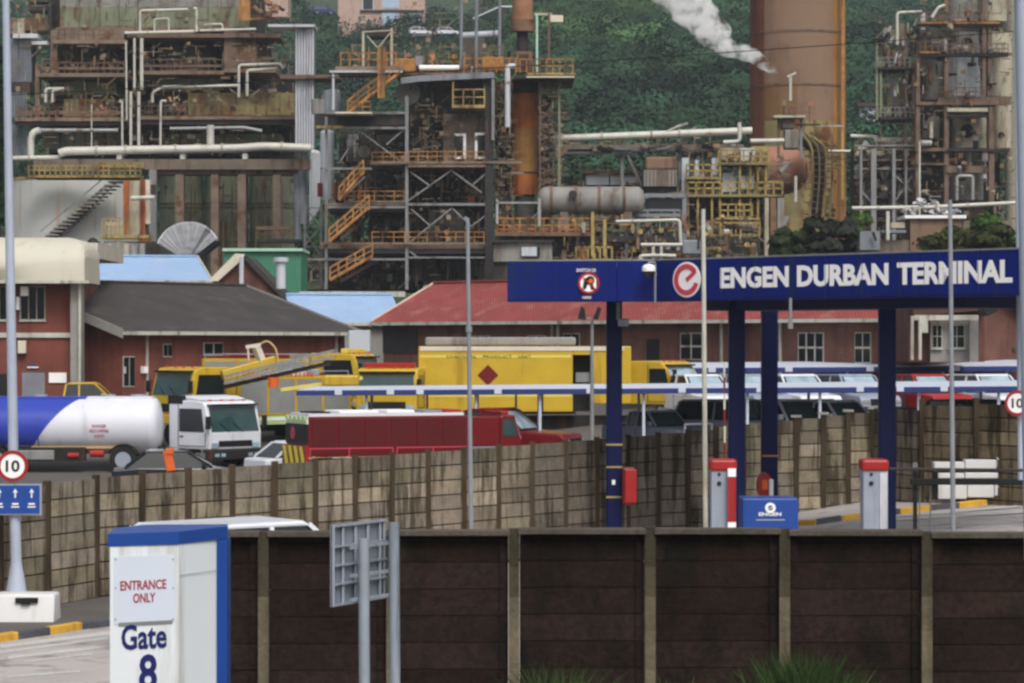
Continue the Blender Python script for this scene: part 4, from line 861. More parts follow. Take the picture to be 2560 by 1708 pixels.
# ---- cars
def car(label, loc, rz, paint, kind='suv', group=None, cat='car', name='parked_car', bars=False, scale=1, ws='glass_green', lift=0):
    t = thing(name, label, cat, loc, rz=rz, group=group, local=True); W = .92; t.scale = (scale,) * 3
    if kind == 'van': top, A_, lo = 1.95, [(-2.5, .35), (-2.5, 1.1), (1.5, 1.1), (2.3, .9), (2.45, .7), (2.45, .35)], [(-2.48, 1.1), (-2.4, 1.95), (.9, 1.97), (1.65, 1.12)]
    elif kind == 'pickup': top, A_, lo = 1.7, [(-2.6, .45), (-2.6, 1.1), (1.0, 1.1), (2.35, 1.0), (2.5, .8), (2.5, .45)], [(-.95, 1.1), (-.85, 1.7), (.35, 1.72), (1.0, 1.12)]
    elif kind == 'sedan': top, A_, lo = 1.42, [(-2.2, .35), (-2.15, .88), (-1.3, .95), (1.0, .93), (2.05, .78), (2.2, .6), (2.2, .35)], [(-1.75, .92), (-1.1, 1.42), (.25, 1.44), (1.05, .94)]
    else: top, A_, lo = 1.75, [(-2.3, .4), (-2.3, 1.05), (1.0, 1.08), (2.15, .98), (2.3, .78), (2.3, .4)], [(-2.22, 1.06), (-2.0, 1.72), (.4, 1.75), (1.12, 1.09)]
    b = MB(); prof(b, A_, -W, W); part('body', b, paint, t, bev=.06)
    # glasshouse, narrower at the top
    vs = []
    for y, s in ((-W + .03, -1), (W - .03, 1)):
        for i, (x, z) in enumerate(lo): vs.append((x, y - s * (.14 if i in (1, 2) else 0), z))
    b = MB().add(vs, [(0, 1, 2, 3), (7, 6, 5, 4), (0, 4, 5, 1), (1, 5, 6, 2), (2, 6, 7, 3), (3, 7, 4, 0)]); part('windows', b, 'glass_dark' if kind != 'x' else 'glass_sky', t)
    b = MB(); b.add([(lo[3][0] - .02, -W + .16, lo[3][1] + .03), (lo[3][0] - .02, W - .16, lo[3][1] + .03), (lo[2][0] + .05, W - .26, lo[2][1] - .05), (lo[2][0] + .05, -W + .26, lo[2][1] - .05)], [(0, 1, 2, 3)]); b.v = [(x + .022, y, z + .012) for x, y, z in b.v]; part('windscreen', b, ws, t)
    b = MB(); prof(b, [(lo[1][0] - .05, lo[1][1] - .02), (lo[1][0] + .1, lo[1][1] + .06), (lo[2][0] - .1, lo[2][1] + .06), (lo[2][0] + .06, lo[2][1] - .03)], -W + .14, W - .14); part('roof', b, paint, t, bev=.04)
    for s in (-1, 1):
        y0 = s * (W - .02); y1 = s * (W - .15)
        for (xa, za), (xb, zb_) in ((lo[0], lo[1]), (lo[3], lo[2]), ((-.3, lo[0][1]), (-.3, lo[1][1]))): part('pillar', MB().bar((xa, y0, za), (xb, y1, zb_), .07), paint, t)
        b = MB(); b.bar((-.32, s * (W + .001), .5), (-.32, s * (W + .001), 1.0), .018); b.bar((-.32, s * (W + .001), .52), (.75, s * (W + .001), .52), .018); part('door_seam', b, 'black', t)
    fx_ = A_[-1][0]; b = MB(); b.box(fx_ - .02, fx_ + .03, -.5, .5, .62, .86); part('grille', b, 'black', t)
    b = MB(); b.box(fx_ - .05, fx_ + .06, -W + .02, W - .02, .38, .56); part('bumper', b, 'chassis', t, bev=.03)
    for s in (-1, 1): b = MB(); b.box(fx_ - .12, fx_ + .02, s * .72 - .17, s * .72 + .17, .66, .84); part('headlight', b, 'chrome', t, bev=.03)
    for s in (-1, 1): b = MB(); b.box(lo[3][0] - .35, lo[3][0] - .2, s * (W + .1) - .09, s * (W + .1) + .09, lo[3][1] + .02, lo[3][1] + .2); part('mirror', b, paint, t)
    for x in (-1.45, 1.45):
        for s in (-1, 1): wheel(t, x, s * (W - .1), .36 + lift * .4, .24)
    if kind == 'pickup': b = MB(); b.box(-2.55, -.8, -W + .06, W - .06, 1.1, 1.16); part('load_cover', b, 'chassis' if paint != 'yellow' else 'yellow_pale', t)
    if bars:
        b = MB()
        for y in (-.75, .75): b.bar((fx_ + .18, y, .5), (fx_ + .18, y, 1.25), .07)
        for z in (.55, .9, 1.25): b.bar((fx_ + .18, -.75, z), (fx_ + .18, .75, z), .07)
        part('bull_bar', b, 'cab_white', t)
    for ch in t.children:
        if not ch.name.startswith('wheel'): ch.location.z += lift
    return t
car('yellow pickup with pale cab roof behind the blue and white tanker', (X(225, 121), 120.5, 1.5), 3, 'yellow', 'pickup', cat='pickup', name='pickup_truck')
car('dark sedan roof in front of the tanker cab just above the wall', (X(450, 92), 92, .02), 6, 'glass_dark', 'sedan')
car('white hatchback between the tanker cab and the red fire engine', (X(775, 101), 101, 0), 30, 'cab_white', 'sedan')
b = MB(); b.bar(P(418, 1128, 90), P(428, 1178, 90), .28, .14); b.bar(P(414, 1130, 90), P(434, 1128, 90), .2); solo('marker_post', 'orange leaning marker post in front of the tanker cab', 'post', b, 'hazard_orange', bev=.03)
car('dark red fire pickup with sloping bonnet and pale windscreen right of the fire engine', (X(1248, 100.5), 100.5, .12), -20, 'fire_red', 'pickup', cat='pickup', name='fire_pickup', scale=1.14, ws='glass_sky', lift=.45)
# van in front of the foreground wall's far side: roof only
car('white car of which only the roof shows above the foreground wall', (X(655, 46), 46.4, .30), 34, 'cab_white', 'suv')
car('silver pickup with white bull bar under the carport end', (X(1640, 104), 103.6, ground_z(X(1640, 104), 103.6)), -52, 'cabinet_grey', 'pickup', cat='pickup', name='pickup_truck', bars=True, scale=.85)
g = 'cars parked under the carports'
row1 = [(1840, 'cabinet_grey', 'suv', 'grey car under the long carport between the middle columns'), (1975, 'cab_white', 'suv', 'white car with black grille under the long carport beside a white post'), (2090, 'cab_white', 'pickup', 'white pickup under the long carport left of the rightmost column'), (2330, 'black', 'sedan', 'black sedan under the long carport right of the rightmost column'), (2450, 'black', 'suv', 'black car under the long carport nearest the right 10 sign')]
for u, p, kd, lb in row1: car(lb, (X(u, 103), 103.3, ground_z(X(u, 103), 103.3)), -62 + (u % 7) * 3, p, kd, g)
row2 = [(1745, 'cab_white', 'suv', 'white car between the carport roofs left of the middle columns'), (1870, 'cabinet_grey', 'suv', 'grey car between the carport roofs seen between two columns'), (1985, 'cab_white', 'suv', 'white car with glinting windscreen between the two carport roofs'), (2130, 'cabinet_grey', 'suv', 'silver car between the two carport roofs beside the rightmost column'), (2310, 'red_paint', 'suv', 'red car between the two carport roofs right of the rightmost column'), (2470, 'cab_white', 'suv', 'white car between the two carport roofs near the right edge')]
for u, p, kd, lb in row2: car(lb, (X(u, 113), 113.2, ground_z(X(u, 113), 113.2)), -66 + (u % 5) * 4, p, kd, g, ws='glass_sky')
row3 = [(1790, 'cab_white', 'suv', 'white car roof above the farther carport behind the middle columns'), (2020, 'cab_white', 'van', 'white van roof above the farther carport under the red roof'), (2190, 'cab_white', 'van', 'white van roof above the farther carport beside the rightmost column'), (2330, 'cab_white', 'suv', 'white car roof above the farther carport right of the rightmost column'), (2520, 'cab_white', 'van', 'white van roof above the farther carport at the right edge')]
for u, p, kd, lb in row3: car(lb, (X(u, 134), 134, 2.62 if kd == 'van' else 2.72), 4 - (u % 5) * 3, p, kd, g)
# ================================================================ BUILDINGS
def win(t, u0, v0, u1, v1, d, cols=2, rows=1, fr='gutter_white', gl='glass_dark', sill=True):
    w_ = part('window', bx(u0, v0, u1, v1, d - .02, .08), fr, t)
    n = 2.0; g_ = MB()
    for i in range(cols):
        for j in range(rows):
            a = u0 + n + (u1 - u0 - n) * i / cols; c = u0 + (u1 - u0 - n) * (i + 1) / cols; e = v0 + n + (v1 - v0 - n) * j / rows; f = v0 + (v1 - v0 - n) * (j + 1) / rows
            bxm(g_, a, e, c, f, d - .035, .02)
    part('pane', g_, gl, w_)
    if sill: part('sill', bx(u0 - 2, v1 + .5, u1 + 2, v1 + 4, d - .1, .12), fr, w_)
    return w_
# --- left brick building with barrel fascia
t = thing('brick_building', 'red brick building with rounded cream roof fascia at far left', 'building', (X(60, 124), 124, .4))
d = 124
part('wall', MB().box(X(-160, d), X(178, d), d, d + 12, 0, Z(708, d)), 'brick', t)
prof_ = [(0, 708), (0, 660), (.25, 628), (.9, 604), (2.2, 592), (4.5, 588)]
b = MB(); m = len(prof_)
# fascia with a rounded top front edge and rounded right end
def fas(u, k): 
    yy, vv = prof_[k]; return (X(u, d) , d - 1.2 + yy, Z(vv, d))
vs = []; us_ = [-160, 120, 165, 190, 205, 214, 219, 221.5]
drop = [0, 0, 4, 10, 18, 28, 40, 56]
for u, dr in zip(us_, drop):
    for k_ in range(m):
        yy, vv = prof_[k_]; vs.append((X(u, d), d - 1.2 + yy, Z(min(708, max(vv, 588 + dr)), d)))
fs = [(i * m + k_, (i + 1) * m + k_, (i + 1) * m + k_ + 1, i * m + k_ + 1) for i in range(len(us_) - 1) for k_ in range(m - 1)]
q = (len(us_) - 1) * m; vs += [(X(221.5, d), d + 3.4, Z(708, d)), (X(-160, d), d + 3.4, Z(708, d))]; fs += [tuple(q + k_ for k_ in range(m)) + (len(vs) - 2,), (0, len(vs) - 1, len(vs) - 2, q)]
b.add(vs, fs); part('roof_fascia', b, 'cream_fascia', t, smooth=True)
part('fascia_drip', bx(-160, 701, 223, 708.5, d - 1.24, .035), 'gutter_white', t)
part('roof', MB().box(X(-160, d), X(215, d), d + 3.5, d + 12, Z(640, d), Z(600, d)), 'cream_fascia', t)
part('corner_column', bx(176, 709, 203, 975, d - .6, .9), 'plaster_grey', t); part('downpipe', MB().cyl(P(199, 709, d - .75), P(199, 975, d - .75), .06, n=10), 'gutter_white', t)
part('string_course', bx(-160, 832, 188, 844, d - .12, .11), 'gutter_white', t)
win(t, 50, 716, 113, 800, d, 3); win(t, -40, 716, 18, 800, d, 3)
b = part('air_unit', bx(51, 716, 70, 740, d - .4, .35), 'letter_white', t, bev=.03)
part('meter_box', bx(44, 852, 64, 884, d - .3, .28), 'barge_cream', t, bev=.03); part('meter_box', bx(40, 742, 48, 775, d - .3, .28), 'letter_white', t, bev=.03)
dr = part('door', bx(55, 932, 112, 1000, d - .06, .05), 'duct_grey', t); part('door_split', bx(82.5, 934, 84.5, 1000, d - .075, .014), 'steel_grey', dr)
part('notice_board', bx(122, 932, 166, 957, d - .08, .07), 'letter_white', t)
b = MB(); b.prism([P(68 + 14 + 14 * math.cos(R(a)), 922 - 11 * math.sin(R(a)), d - .06) for a in range(0, 181, 20)], (0, .05, 0)); lo_ = part('wall_badge', b, 'carport_blue', t); part('badge_bar', bx(68, 917, 96, 920, d - .08, .018), 'letter_white', lo_)
part('dark_doorway', bx(-60, 935, 24, 1000, d - .03, .025), 'black', t)
# --- gable buildings, oblique to the view
def gable(name, label, eaveL, eaveR, ridge_v, shift_px, rise_to, roofm, wallm, zbase, over=.35, barge='barge_cream', barge_w=.28, hip=False, cat='building', far=1.0):
    """eaveL/eaveR: (u, v, d) of the near eave; shift_px: how far the ridge sits right (+) or left (-) of the eave"""
    t = thing(name, label, cat, (X((eaveL[0] + eaveR[0]) / 2, (eaveL[2] + eaveR[2]) / 2), (eaveL[2] + eaveR[2]) / 2, zbase))
    a = P(*eaveL); c = P(*eaveR); c.z = a.z = (a.z + c.z) / 2; e = (c - a).normalized(); pn = Vector((-e.y, e.x, 0))
    if pn.y < 0: pn = -pn
    span = rise_to[0]; rz = Z(ridge_v, a.y + span * pn.y); r0 = a + pn * span; r1 = c + pn * span; r0.z = r1.z = rz
    f0 = a + pn * span * 2 ; f1 = c + pn * span * 2
    th = Vector((0, 0, .07))
    b = MB(); b.add([a, c, r1, r0, a - th, c - th, r1 - th, r0 - th], [(0, 1, 2, 3), (7, 6, 5, 4), (0, 4, 5, 1), (1, 5, 6, 2), (2, 6, 7, 3), (3, 7, 4, 0)]); part('roof_slope', b, roofm, t)
    b = MB(); b.add([r0 + pn * .01, r1 + pn * .01, f1, f0, r0 - th + pn * .01, r1 - th + pn * .01, f1 - th, f0 - th], [(0, 1, 2, 3), (7, 6, 5, 4), (0, 4, 5, 1), (1, 5, 6, 2), (2, 6, 7, 3), (3, 7, 4, 0)]); part('roof_slope', b, roofm, t)
    b = MB(); b.bar(r0 + Vector((0, 0, .05)), r1 + Vector((0, 0, .05)), .3, .1); part('ridge_cap', b, roofm, t)
    # walls
    ia, ic = a + e * over + pn * over, c - e * over + pn * over; fa, fc_ = f0 + e * over - pn * over, f1 - e * over - pn * over; zt = a.z - .16 + (rz - a.z) * over / span
    b = MB(); L_ = [Vector((p.x, p.y, zbase)) for p in (ia, ic, fc_, fa)]; b.prism(L_, (0, 0, zt - zbase)); part('wall', b, wallm, t)
    for p, q_ in ((ia, fa), (ic, fc_)):
        m_ = (p + q_) / 2; sgn = e * (.3 if p is ia else -.3); pts_ = [Vector((p.x, p.y, zt + .002)), Vector((q_.x, q_.y, zt + .002)), Vector((m_.x, m_.y, rz - .14))]; b = MB(); b.prism(pts_, sgn); part('gable_wall', b, wallm, t)
    if barge:
        for s_, p0, p1, p2 in ((-1, a, r0, f0), (1, c, r1, f1)):
            ex = e * s_ * .06
            b = MB(); 
            for x0_, x1_ in ((p0, p1), (p2, p1)): b.prism([x0_ + ex + Vector((0, 0, .09)), x1_ + ex + Vector((0, 0, .09)), x1_ + ex - Vector((0, 0, barge_w)), x0_ + ex - Vector((0, 0, barge_w))], ex * -.9 + e * s_ * (-.0))
            part('barge_board', b, barge, t)
    b = MB(); b.bar(a - pn * .07 - Vector((0, 0, .1)), c - pn * .07 - Vector((0, 0, .1)), .14, .16); part('gutter', b, 'gutter_white', t)
    b = MB(); b.bar(a + pn * .1 - Vector((0, 0, .14)), a + pn * over * .95 - Vector((0, 0, .14)), .02); 
    t_ = (a, c, e, pn, zt, ia, ic)
    return t, t_
def wbox(t, gm, f0, f1, z0, z1, out, m, name, parent=None, thick=None):
    a, c, e, pn, zt, ia, ic = gm; L = (ic - ia); L.z = 0; p = ia + L * f0; q = ia + L * f1
    b = MB(); b.prism([Vector((p.x, p.y, z0)), Vector((q.x, q.y, z0)), Vector((q.x, q.y, z1)), Vector((p.x, p.y, z1))], -pn * out); return part(name, b, m, parent or t)
def gwin(t, gm, f0, f1, z0, z1, cols=2, rows=2, gl='glass_dark'):
    w_ = wbox(t, gm, f0, f1, z0, z1, .04, 'gutter_white', 'window')
    for i in range(cols):
        for j in range(rows):
            m_ = (f1 - f0) * .07 / 1; a0 = f0 + (f1 - f0) * i / cols + (f1 - f0) * .04; a1 = f0 + (f1 - f0) * (i + 1) / cols - (f1 - f0) * .03; b0 = z0 + (z1 - z0) * j / rows + .05; b1 = z0 + (z1 - z0) * (j + 1) / rows - .04
            wbox(t, gm, a0, a1, b0, b1, .055, gl, 'pane', w_)
    return w_
def uf(gm, u):      # picture column -> fraction along the near wall
    a, c, e, pn, zt, ia, ic = gm; lo, hi = 0, 1
    for _ in range(40):
        m_ = (lo + hi) / 2; p = ia + (ic - ia) * m_; 
        if p.x / p.y * F + 1280 < u: lo = m_
        else: hi = m_
    return (lo + hi) / 2
t, gm = gable('brick_building', 'red brick building under a large dark grey corrugated gable roof', (308, 836, 124), (902, 822, 137.5), 700, -305, (7.4,), 'roof_dark', 'brick', .2, over=.55, barge='plaster_grey', barge_w=.32)
ez = gm[4]
for u0, u1, z0, z1 in ((300, 336, 3.0, 4.35), (407, 428, 4.3, 4.9), (508, 556, 4.35, 4.95)): gwin(t, gm, uf(gm, u0), uf(gm, u1), z0, z1, 2, 1)
for u in (364, 838):
    f = uf(gm, u); wbox(t, gm, f, f + .005, 1.5, ez, .1, 'gutter_white', 'downpipe')
b = MB(); wbox(t, gm, uf(gm, 262), uf(gm, 274), 3.6, 3.9, .2, 'letter_white', 'wall_lamp'); wbox(t, gm, uf(gm, 352), uf(gm, 362), 3.6, 3.9, .2, 'letter_white', 'wall_lamp')
t, gm = gable('brick_building', 'brick building with light blue roof and dark right slope at left', (190, 700, 158), (528, 700, 160), 640, 70, (5.0,), 'roof_blue', 'brick_brown', 3.0, over=.4, barge='barge_cream', barge_w=.3)
# its right gable, turned to the view
t = thing('brick_gable_annex', 'brown brick gable end with dark sloping verge and white pipe', 'building', P(620, 740, 157))
b = MB(); b.prism([P(532, 705, 157), P(600, 645, 157), P(612, 645, 157), P(712, 742, 157), P(712, 770, 157), P(532, 770, 157)], (0, 5, 0)); part('gable_wall', b, 'brick_brown', t)
b = MB(); b.prism([P(598, 636, 156.7), P(618, 640, 156.7), P(745, 768, 156.7), P(728, 768, 156.7)], (0, 5.4, 0)); part('dark_roof', b, 'roof_dark', t)
b = MB(); b.prism([P(520, 703, 156.6), P(588, 634, 156.6), P(612, 636, 156.6), P(604, 650, 156.6), P(545, 703, 156.6)], (0, .25, 0)); part('barge_board', b, 'barge_cream', t)
b = MB(); b.bar(P(604, 642, 156.4), P(604, 712, 156.4), .22); part('downpipe', b, 'duct_white', t)
b = MB(); b.cyl(P(702, 722, 154), P(702, 655, 154), .26, n=14); b.cyl(P(702, 655, 154), P(702, 644, 154), .42, n=14); solo('vent_pipe', 'white roof vent pipe with cap in front of the green shed', 'vent pipe', b, 'duct_white', smooth=True)
t, gm = gable('blue_roof_building', 'low building with light blue roof between the dark and red roofs', (735, 806, 152), (1010, 806, 153), 737, 0, (5.0,), 'roof_blue', 'plaster_grey', 3.0, over=.3, barge=None)
part('ridge_strip', MB().box(X(745, 157.5), X(1010, 157.5), 158.6, 160, Z(737, 157.5) - .1, Z(728, 157.5)), 'gutter_white', t)  # pale strip just above the ridge
t, gm = gable('brick_building', 'long brown brick building with red corrugated roof behind the gantry', (928, 807, 148), (2284, 792, 121.5), 708, 150, (4.4,), 'roof_red', 'brick_brown', 1.6, over=.45, barge='barge_cream', barge_w=.3)
for u0, u1, z0, z1, c_, r_ in ((1702, 1757, 4.15, 5.4, 2, 2), (1996, 2060, 4.05, 5.4, 3, 2), (2138, 2178, 4.05, 5.4, 2, 2), (1180, 1225, 4.4, 5.3, 2, 1), (1320, 1365, 4.4, 5.3, 2, 1), (1410, 1450, 4.3, 5.4, 2, 1)): gwin(t, gm, uf(gm, u0), uf(gm, u1), z0, z1, c_, r_)
for u0, u1 in ((1618, 1648), ): wbox(t, gm, uf(gm, u0), uf(gm, u1), 1.7, 5.1, .05, 'black', 'doorway')
for u in (1380, 1395, 1950, 1803): f = uf(gm, u); wbox(t, gm, f, f + .003, 1.7, gm[4], .09, 'gutter_white', 'downpipe')
wbox(t, gm, uf(gm, 955), uf(gm, 1045), 4.4, 5.9, .04, 'steel_dark', 'shade_panel'); 
t = solo('wall_box', 'white box with dark slot on the wall left of the yellow box truck', 'cabinet', bx(872, 826, 925, 880, 136, .5), 'vessel_white', bev=.03)
t = solo('notice_sign', 'blue and red notice board between the two middle columns', 'sign', bx(1878, 833, 1903, 885, 131, .1), 'carport_blue')
part('red_field', bx(1880, 848, 1902, 868, 130.97, .028), 'logo_red', t)
# porch building at right
t = thing('porch_building', 'brown brick building with white framed porch right of the gantry', 'building', P(2380, 900, 117))
part('wall', bx(2270, 756, 2462, 905, 117, 5), 'brick_brown', t)
b = MB(); b.prism([P(2280, 757, 116.2), P(2300, 735, 119), P(2440, 735, 119), P(2470, 757, 116.2), P(2470, 775, 116.2), P(2285, 790, 116.2)], (0, 3.0, 0)); part('roof', b, 'roof_brown', t)
part('porch_beam', bx(2286, 788, 2446, 801, 115.9, .25), 'gutter_white', t); part('porch_post', bx(2298, 801, 2320, 832, 115.9, .25), 'gutter_white', t); part('porch_post', bx(2424, 801, 2446, 905, 115.9, .25), 'plaster_grey', t); part('porch_screen', bx(2326, 803, 2423, 905, 116.4, .1), 'plaster_grey', t)
win(t, 2330, 812, 2356, 870, 116.35, 2, 2); win(t, 2372, 812, 2412, 870, 116.35, 2, 2)
for u in (2280, 2300): part('downpipe', MB().cyl(P(u, 790, 115.7), P(u, 900, 115.7), .07, n=10), 'gutter_white', t)
b = MB(); b.prism([P(2436, 742, 114), P(2460, 738, 114), P(2496, 778, 114), P(2470, 790, 114)], (0, 1.2, 0)); solo('awning', 'black folded awning at the right end of the porch building', 'awning', b, 'black')
b = MB(); b.prism([P(2468, 822, 130), P(2560, 798, 130), P(2640, 790, 130), P(2640, 806, 130), P(2560, 810, 130)], (0, 4, 0)); solo('shade_roof', 'pale blue shade roof at the right edge behind the poles', 'canopy', b, 'duct_grey')
# ================================================================ REFINERY
def rect(t, name, m, *r, d=225, th=.4, bev=0):
    for u0, v0, u1, v1 in r: part(name, bx(u0, v0, u1, v1, d, th), m, t, bev=bev)
def bars(t, name, m, lines, d, wpx=4, dy=0):
    for (u0, v0, u1, v1) in lines:
        b = MB(); b.bar(P(u0, v0, d), P(u1, v1, d + dy), wpx / F * d); part(name, b, m, t)
def pipes(label, m, pts, rpx, d, name='pipe', n=10, cat='pipe', group=None):
    b = MB(); b.tube([P(p[0], p[1], p[2] if len(p) > 2 else d) for p in pts], rpx / F * d, n); o = solo(name, label, cat, b, m, smooth=True, group=group); q = [P(p[0], p[1], p[2] if len(p) > 2 else d) for p in pts]; r = rpx / F * d; nf = 0
    for a, c in zip(q, q[1:]):
        L = (c - a).length; k = int(L / 3.2) if rpx > 2 else 0
        for i in range(k):
            if nf > 12: break
            f = (i + .5 + .25 * math.sin(i * 2.7 + L)) / k; p = a.lerp(c, f); e = (c - a).normalized() * .07; part('flange', MB().cyl(p - e, p + e, r * 1.28, n=12), 'pipe_dull', o); nf += 1
    return o
def seams(t, us, v0, v1, d, m='steel_brown', wpx=2.0, name='seam'):
    for u in us: part(name, bx(u - wpx / 2, v0, u + wpx / 2, v1, d - .06, .05), m, t)
GZ = 8.5
# ---------------- left furnace block
t = thing('furnace_block', 'large green and rust furnace block with tiers of decks at upper left', 'process unit', (X(380, 232), 232, GZ))
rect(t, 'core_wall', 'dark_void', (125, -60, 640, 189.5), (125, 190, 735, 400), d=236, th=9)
for u, w_ in ((225, 150), (460, 175), (618, 110)):
    x = X(u, 233); r = w_ / 2 / F * 233
    b = MB(); b.cyl((x, 236, Z(395, 236)), (x, 236, Z(110, 236)), r, n=28, caps=False); part('drum', b, 'drum_dark', t, smooth=True)
rect(t, 'green_casing', 'casing_green', (150, 18, 612, 68), d=231.6, th=4.3)
rect(t, 'upper_casing', 'vessel_grey', (150, -60, 612, 17.5), d=231.9, th=4)
seams(t, (198, 250, 298, 345, 400, 440, 520, 570), -60, 104, 231.6, 'steel_brown', 1.6, 'casing_seam')
rect(t, 'rusty_casing', 'deck_tan', (140, 68.5, 310, 100), (310, 68.5, 600, 78), d=231.4, th=4.5)
rect(t, 'deck', 'deck_tan', (132, 100, 318, 109), d=230, th=5)
rect(t, 'deck', 'steel_brown', (318, 84, 700, 94), d=230.2, th=5)
rect(t, 'deck', 'deck_tan', (92, 183, 318, 192), (345, 177, 560, 186), (560, 172, 690, 181), d=229, th=6)
rect(t, 'deck', 'deck_tan', (38, 294, 320, 303), (345, 290, 738, 299), d=228, th=7)
rect(t, 'edge_beam', 'steel_dark', (38, 304, 320, 313), (345, 300, 738, 311), d=228.2, th=.5)
rect(t, 'column', 'deck_tan', (126, 75, 143, 188), (88, 160, 100, 296), d=230.5, th=.9)
rect(t, 'column', 'steel_brown', (560, 75, 598, 180), d=230.6, th=.8)
rect(t, 'rust_panel', 'rust', (598, 80, 640, 168), d=231, th=4)
rect(t, 'olive_casing', 'casing_olive', (160, 247, 285, 292), (470, 232, 735, 288), d=230.8, th=4.5)
rect(t, 'mid_casing', 'casing_green', (130, 205, 290, 236), (380, 196, 560, 226), d=231.4, th=4.5)
rect(t, 'green_wall', 'casing_green', (110, 326, 300, 372), (425, 335, 700, 366), d=231.8, th=4)
seams(t, (486, 508, 540, 566, 590, 640, 668, 700, 212, 250), 233, 288, 230.8, 'rust', 1.6, 'casing_seam')
seams(t, (150, 185, 215, 262, 450, 478, 560, 600, 650), 327, 370, 231.8, 'steel_dark', 2.4, 'casing_seam')
for (u0, u1, v, h, dd_) in ((112, 310, 183, 26, 229), (350, 556, 177, 28, 229), (40, 310, 294, 26, 228), (346, 480, 290, 26, 228), (145, 300, 100, 26, 230), (600, 690, 172, 28, 229)):
    part('railing', rail(u0, u1, v, h, dd_ + .1, 16, .05), 'steel_brown', t)
part('toe_plate', bx(112, 168, 310, 174, 229.05, .05), 'rust', t); part('toe_plate', bx(350, 162, 552, 168, 229.05, .05), 'steel_brown', t); part('toe_plate', bx(40, 278, 300, 286, 228.05, .05), 'rust', t)
rv = random.Random(3)
for (cu, cv, s_) in ((272, 268, 16), (430, 262, 20), (655, 22, 26), (690, 30, 14), (450, 272, 12)):
    for i in range(9):
        a = P(cu + rv.uniform(-s_, s_), cv + rv.uniform(-s_ * .7, s_ * .7), 228.6 + rv.uniform(0, .8)); b = MB(); b.cyl(a, a + Vector((rv.uniform(-.5, .5), rv.uniform(-.2, .2), rv.uniform(-.4, .4))), rv.uniform(.08, .28), n=10); part('valve', b, rv.choice(('rust', 'rust', 'vessel_cream', 'drum_pink', 'steel_dark')), t, smooth=True)
rect(t, 'yellow_platform', 'rail_orange', (596, 0, 625, 52), (625, 44, 690, 50), d=229.8, th=.4)
for k, v in enumerate((-30, -8, 14)): part('roof_duct', bx(60 + 4 * k, v, 118, v + 12, 232 + k, 3), 'vessel_grey', t)
rect(t, 'side_box', 'vessel_cream', (18, 46, 62, 84), d=231, th=3); rect(t, 'side_slab', 'duct_white', (32, 84, 94, 95), (78, 103, 118, 111), d=229.5, th=3); rect(t, 'side_panel', 'rust', (62, 44, 118, 76), d=231.4, th=3); rect(t, 'dark_post', 'steel_dark', (121, -60, 129, 75), d=229.6, th=.3)
b = MB()
for i in range(11): u = 26 + i * 4.8; bxm(b, u, 96, u + 3.3, 205, 230, 1)
bxm(b, 25, 97, 79, 204, 230.3, 2); part('ribbed_duct', b, 'duct_grey', t)
b = MB()
for i in range(7): u = 30 + i * 6; b.cyl(P(u, 232, 229.5), P(u, 292, 229.5), .07); b.cyl(P(u, 312, 229.5), P(u, 396, 229.5), .07)
part('pipe_bank', b, 'duct_grey', t)
rect(t, 'dark_box', 'steel_dark', (28, 206, 76, 232), d=229.8, th=2)
clutter(t, 130, 730, 108, 180, 229.5, 3, 260, 1); clutter(t, 90, 735, 190, 292, 228.6, 3, 380, 2); clutter(t, 60, 735, 312, 372, 228, 4, 260, 3); clutter(t, 15, 125, -20, 300, 229, 2, 160, 4); clutter(t, 150, 700, -30, 78, 230.8, 1, 200, 5, tones=((.6, .6, .5), (.9, .85, .75), (.5, .42, .36)))
# lower storey: concrete table carrying the block
t = thing('concrete_table', 'concrete table frame with broad columns below the long white pipe', 'structure', (X(560, 226), 226, GZ))
rect(t, 'table_beam', 'concrete_ref', (85, 398, 748, 424), d=226, th=3)
rect(t, 'table_beam', 'casing_olive', (240, 406, 360, 420), d=225.8, th=.15)
rect(t, 'haunch', 'steel_brown', (380, 424.5, 745, 436), d=226.4, th=2.5)
for u0, u1 in ((438, 459), (527, 546), (594, 614), (682, 702)): part('table_column', bx(u0, 436.5, u1, 730, 226.2, 1.0), 'deck_tan', t)
part('table_column', bx(373, 424.5, 391, 730, 225.6, .8), 'steel_grey', t)
t = thing('green_tank', 'row of dull green plated tanks behind the concrete columns', 'tank', (X(570, 233), 233, GZ))
for i, (u0, u1) in enumerate(((395, 505), (508, 618), (621, 735))):
    xm, r = X((u0 + u1) / 2, 233), (u1 - u0) / 2 / F * 233; b = MB(); b.cyl((xm, 234, 8.4), (xm, 234, Z(437, 233)), r, n=20, caps=True); part('tank_shell', b, 'casing_green', t)
    for v in (510, 520, 606):
        b = MB(); b.cyl((xm, 234, Z(v + 2, 233)), (xm, 234, Z(v - 2, 233)), r + .05, n=20, caps=False); part('hoop', b, 'steel_brown', t)
seams(t, (478, 488, 558, 580, 640, 662), 437, 730, 230.6, 'casing_olive', 4, 'stiffener')
part('red_deck', bx(640, 566, 745, 574, 223, 2), 'steel_brown', t); part('railing', rail(645, 748, 598, 24, 222.8, 18, .06), 'rust', t); part('catwalk', bx(640, 598, 748, 606, 222.6, 2), 'steel_dark', t)
clutter(t, 395, 735, 430, 640, 229.5, 2, 150, 6, tones=((.5, .5, .4), (.8, .75, .65), (.4, .36, .3)))
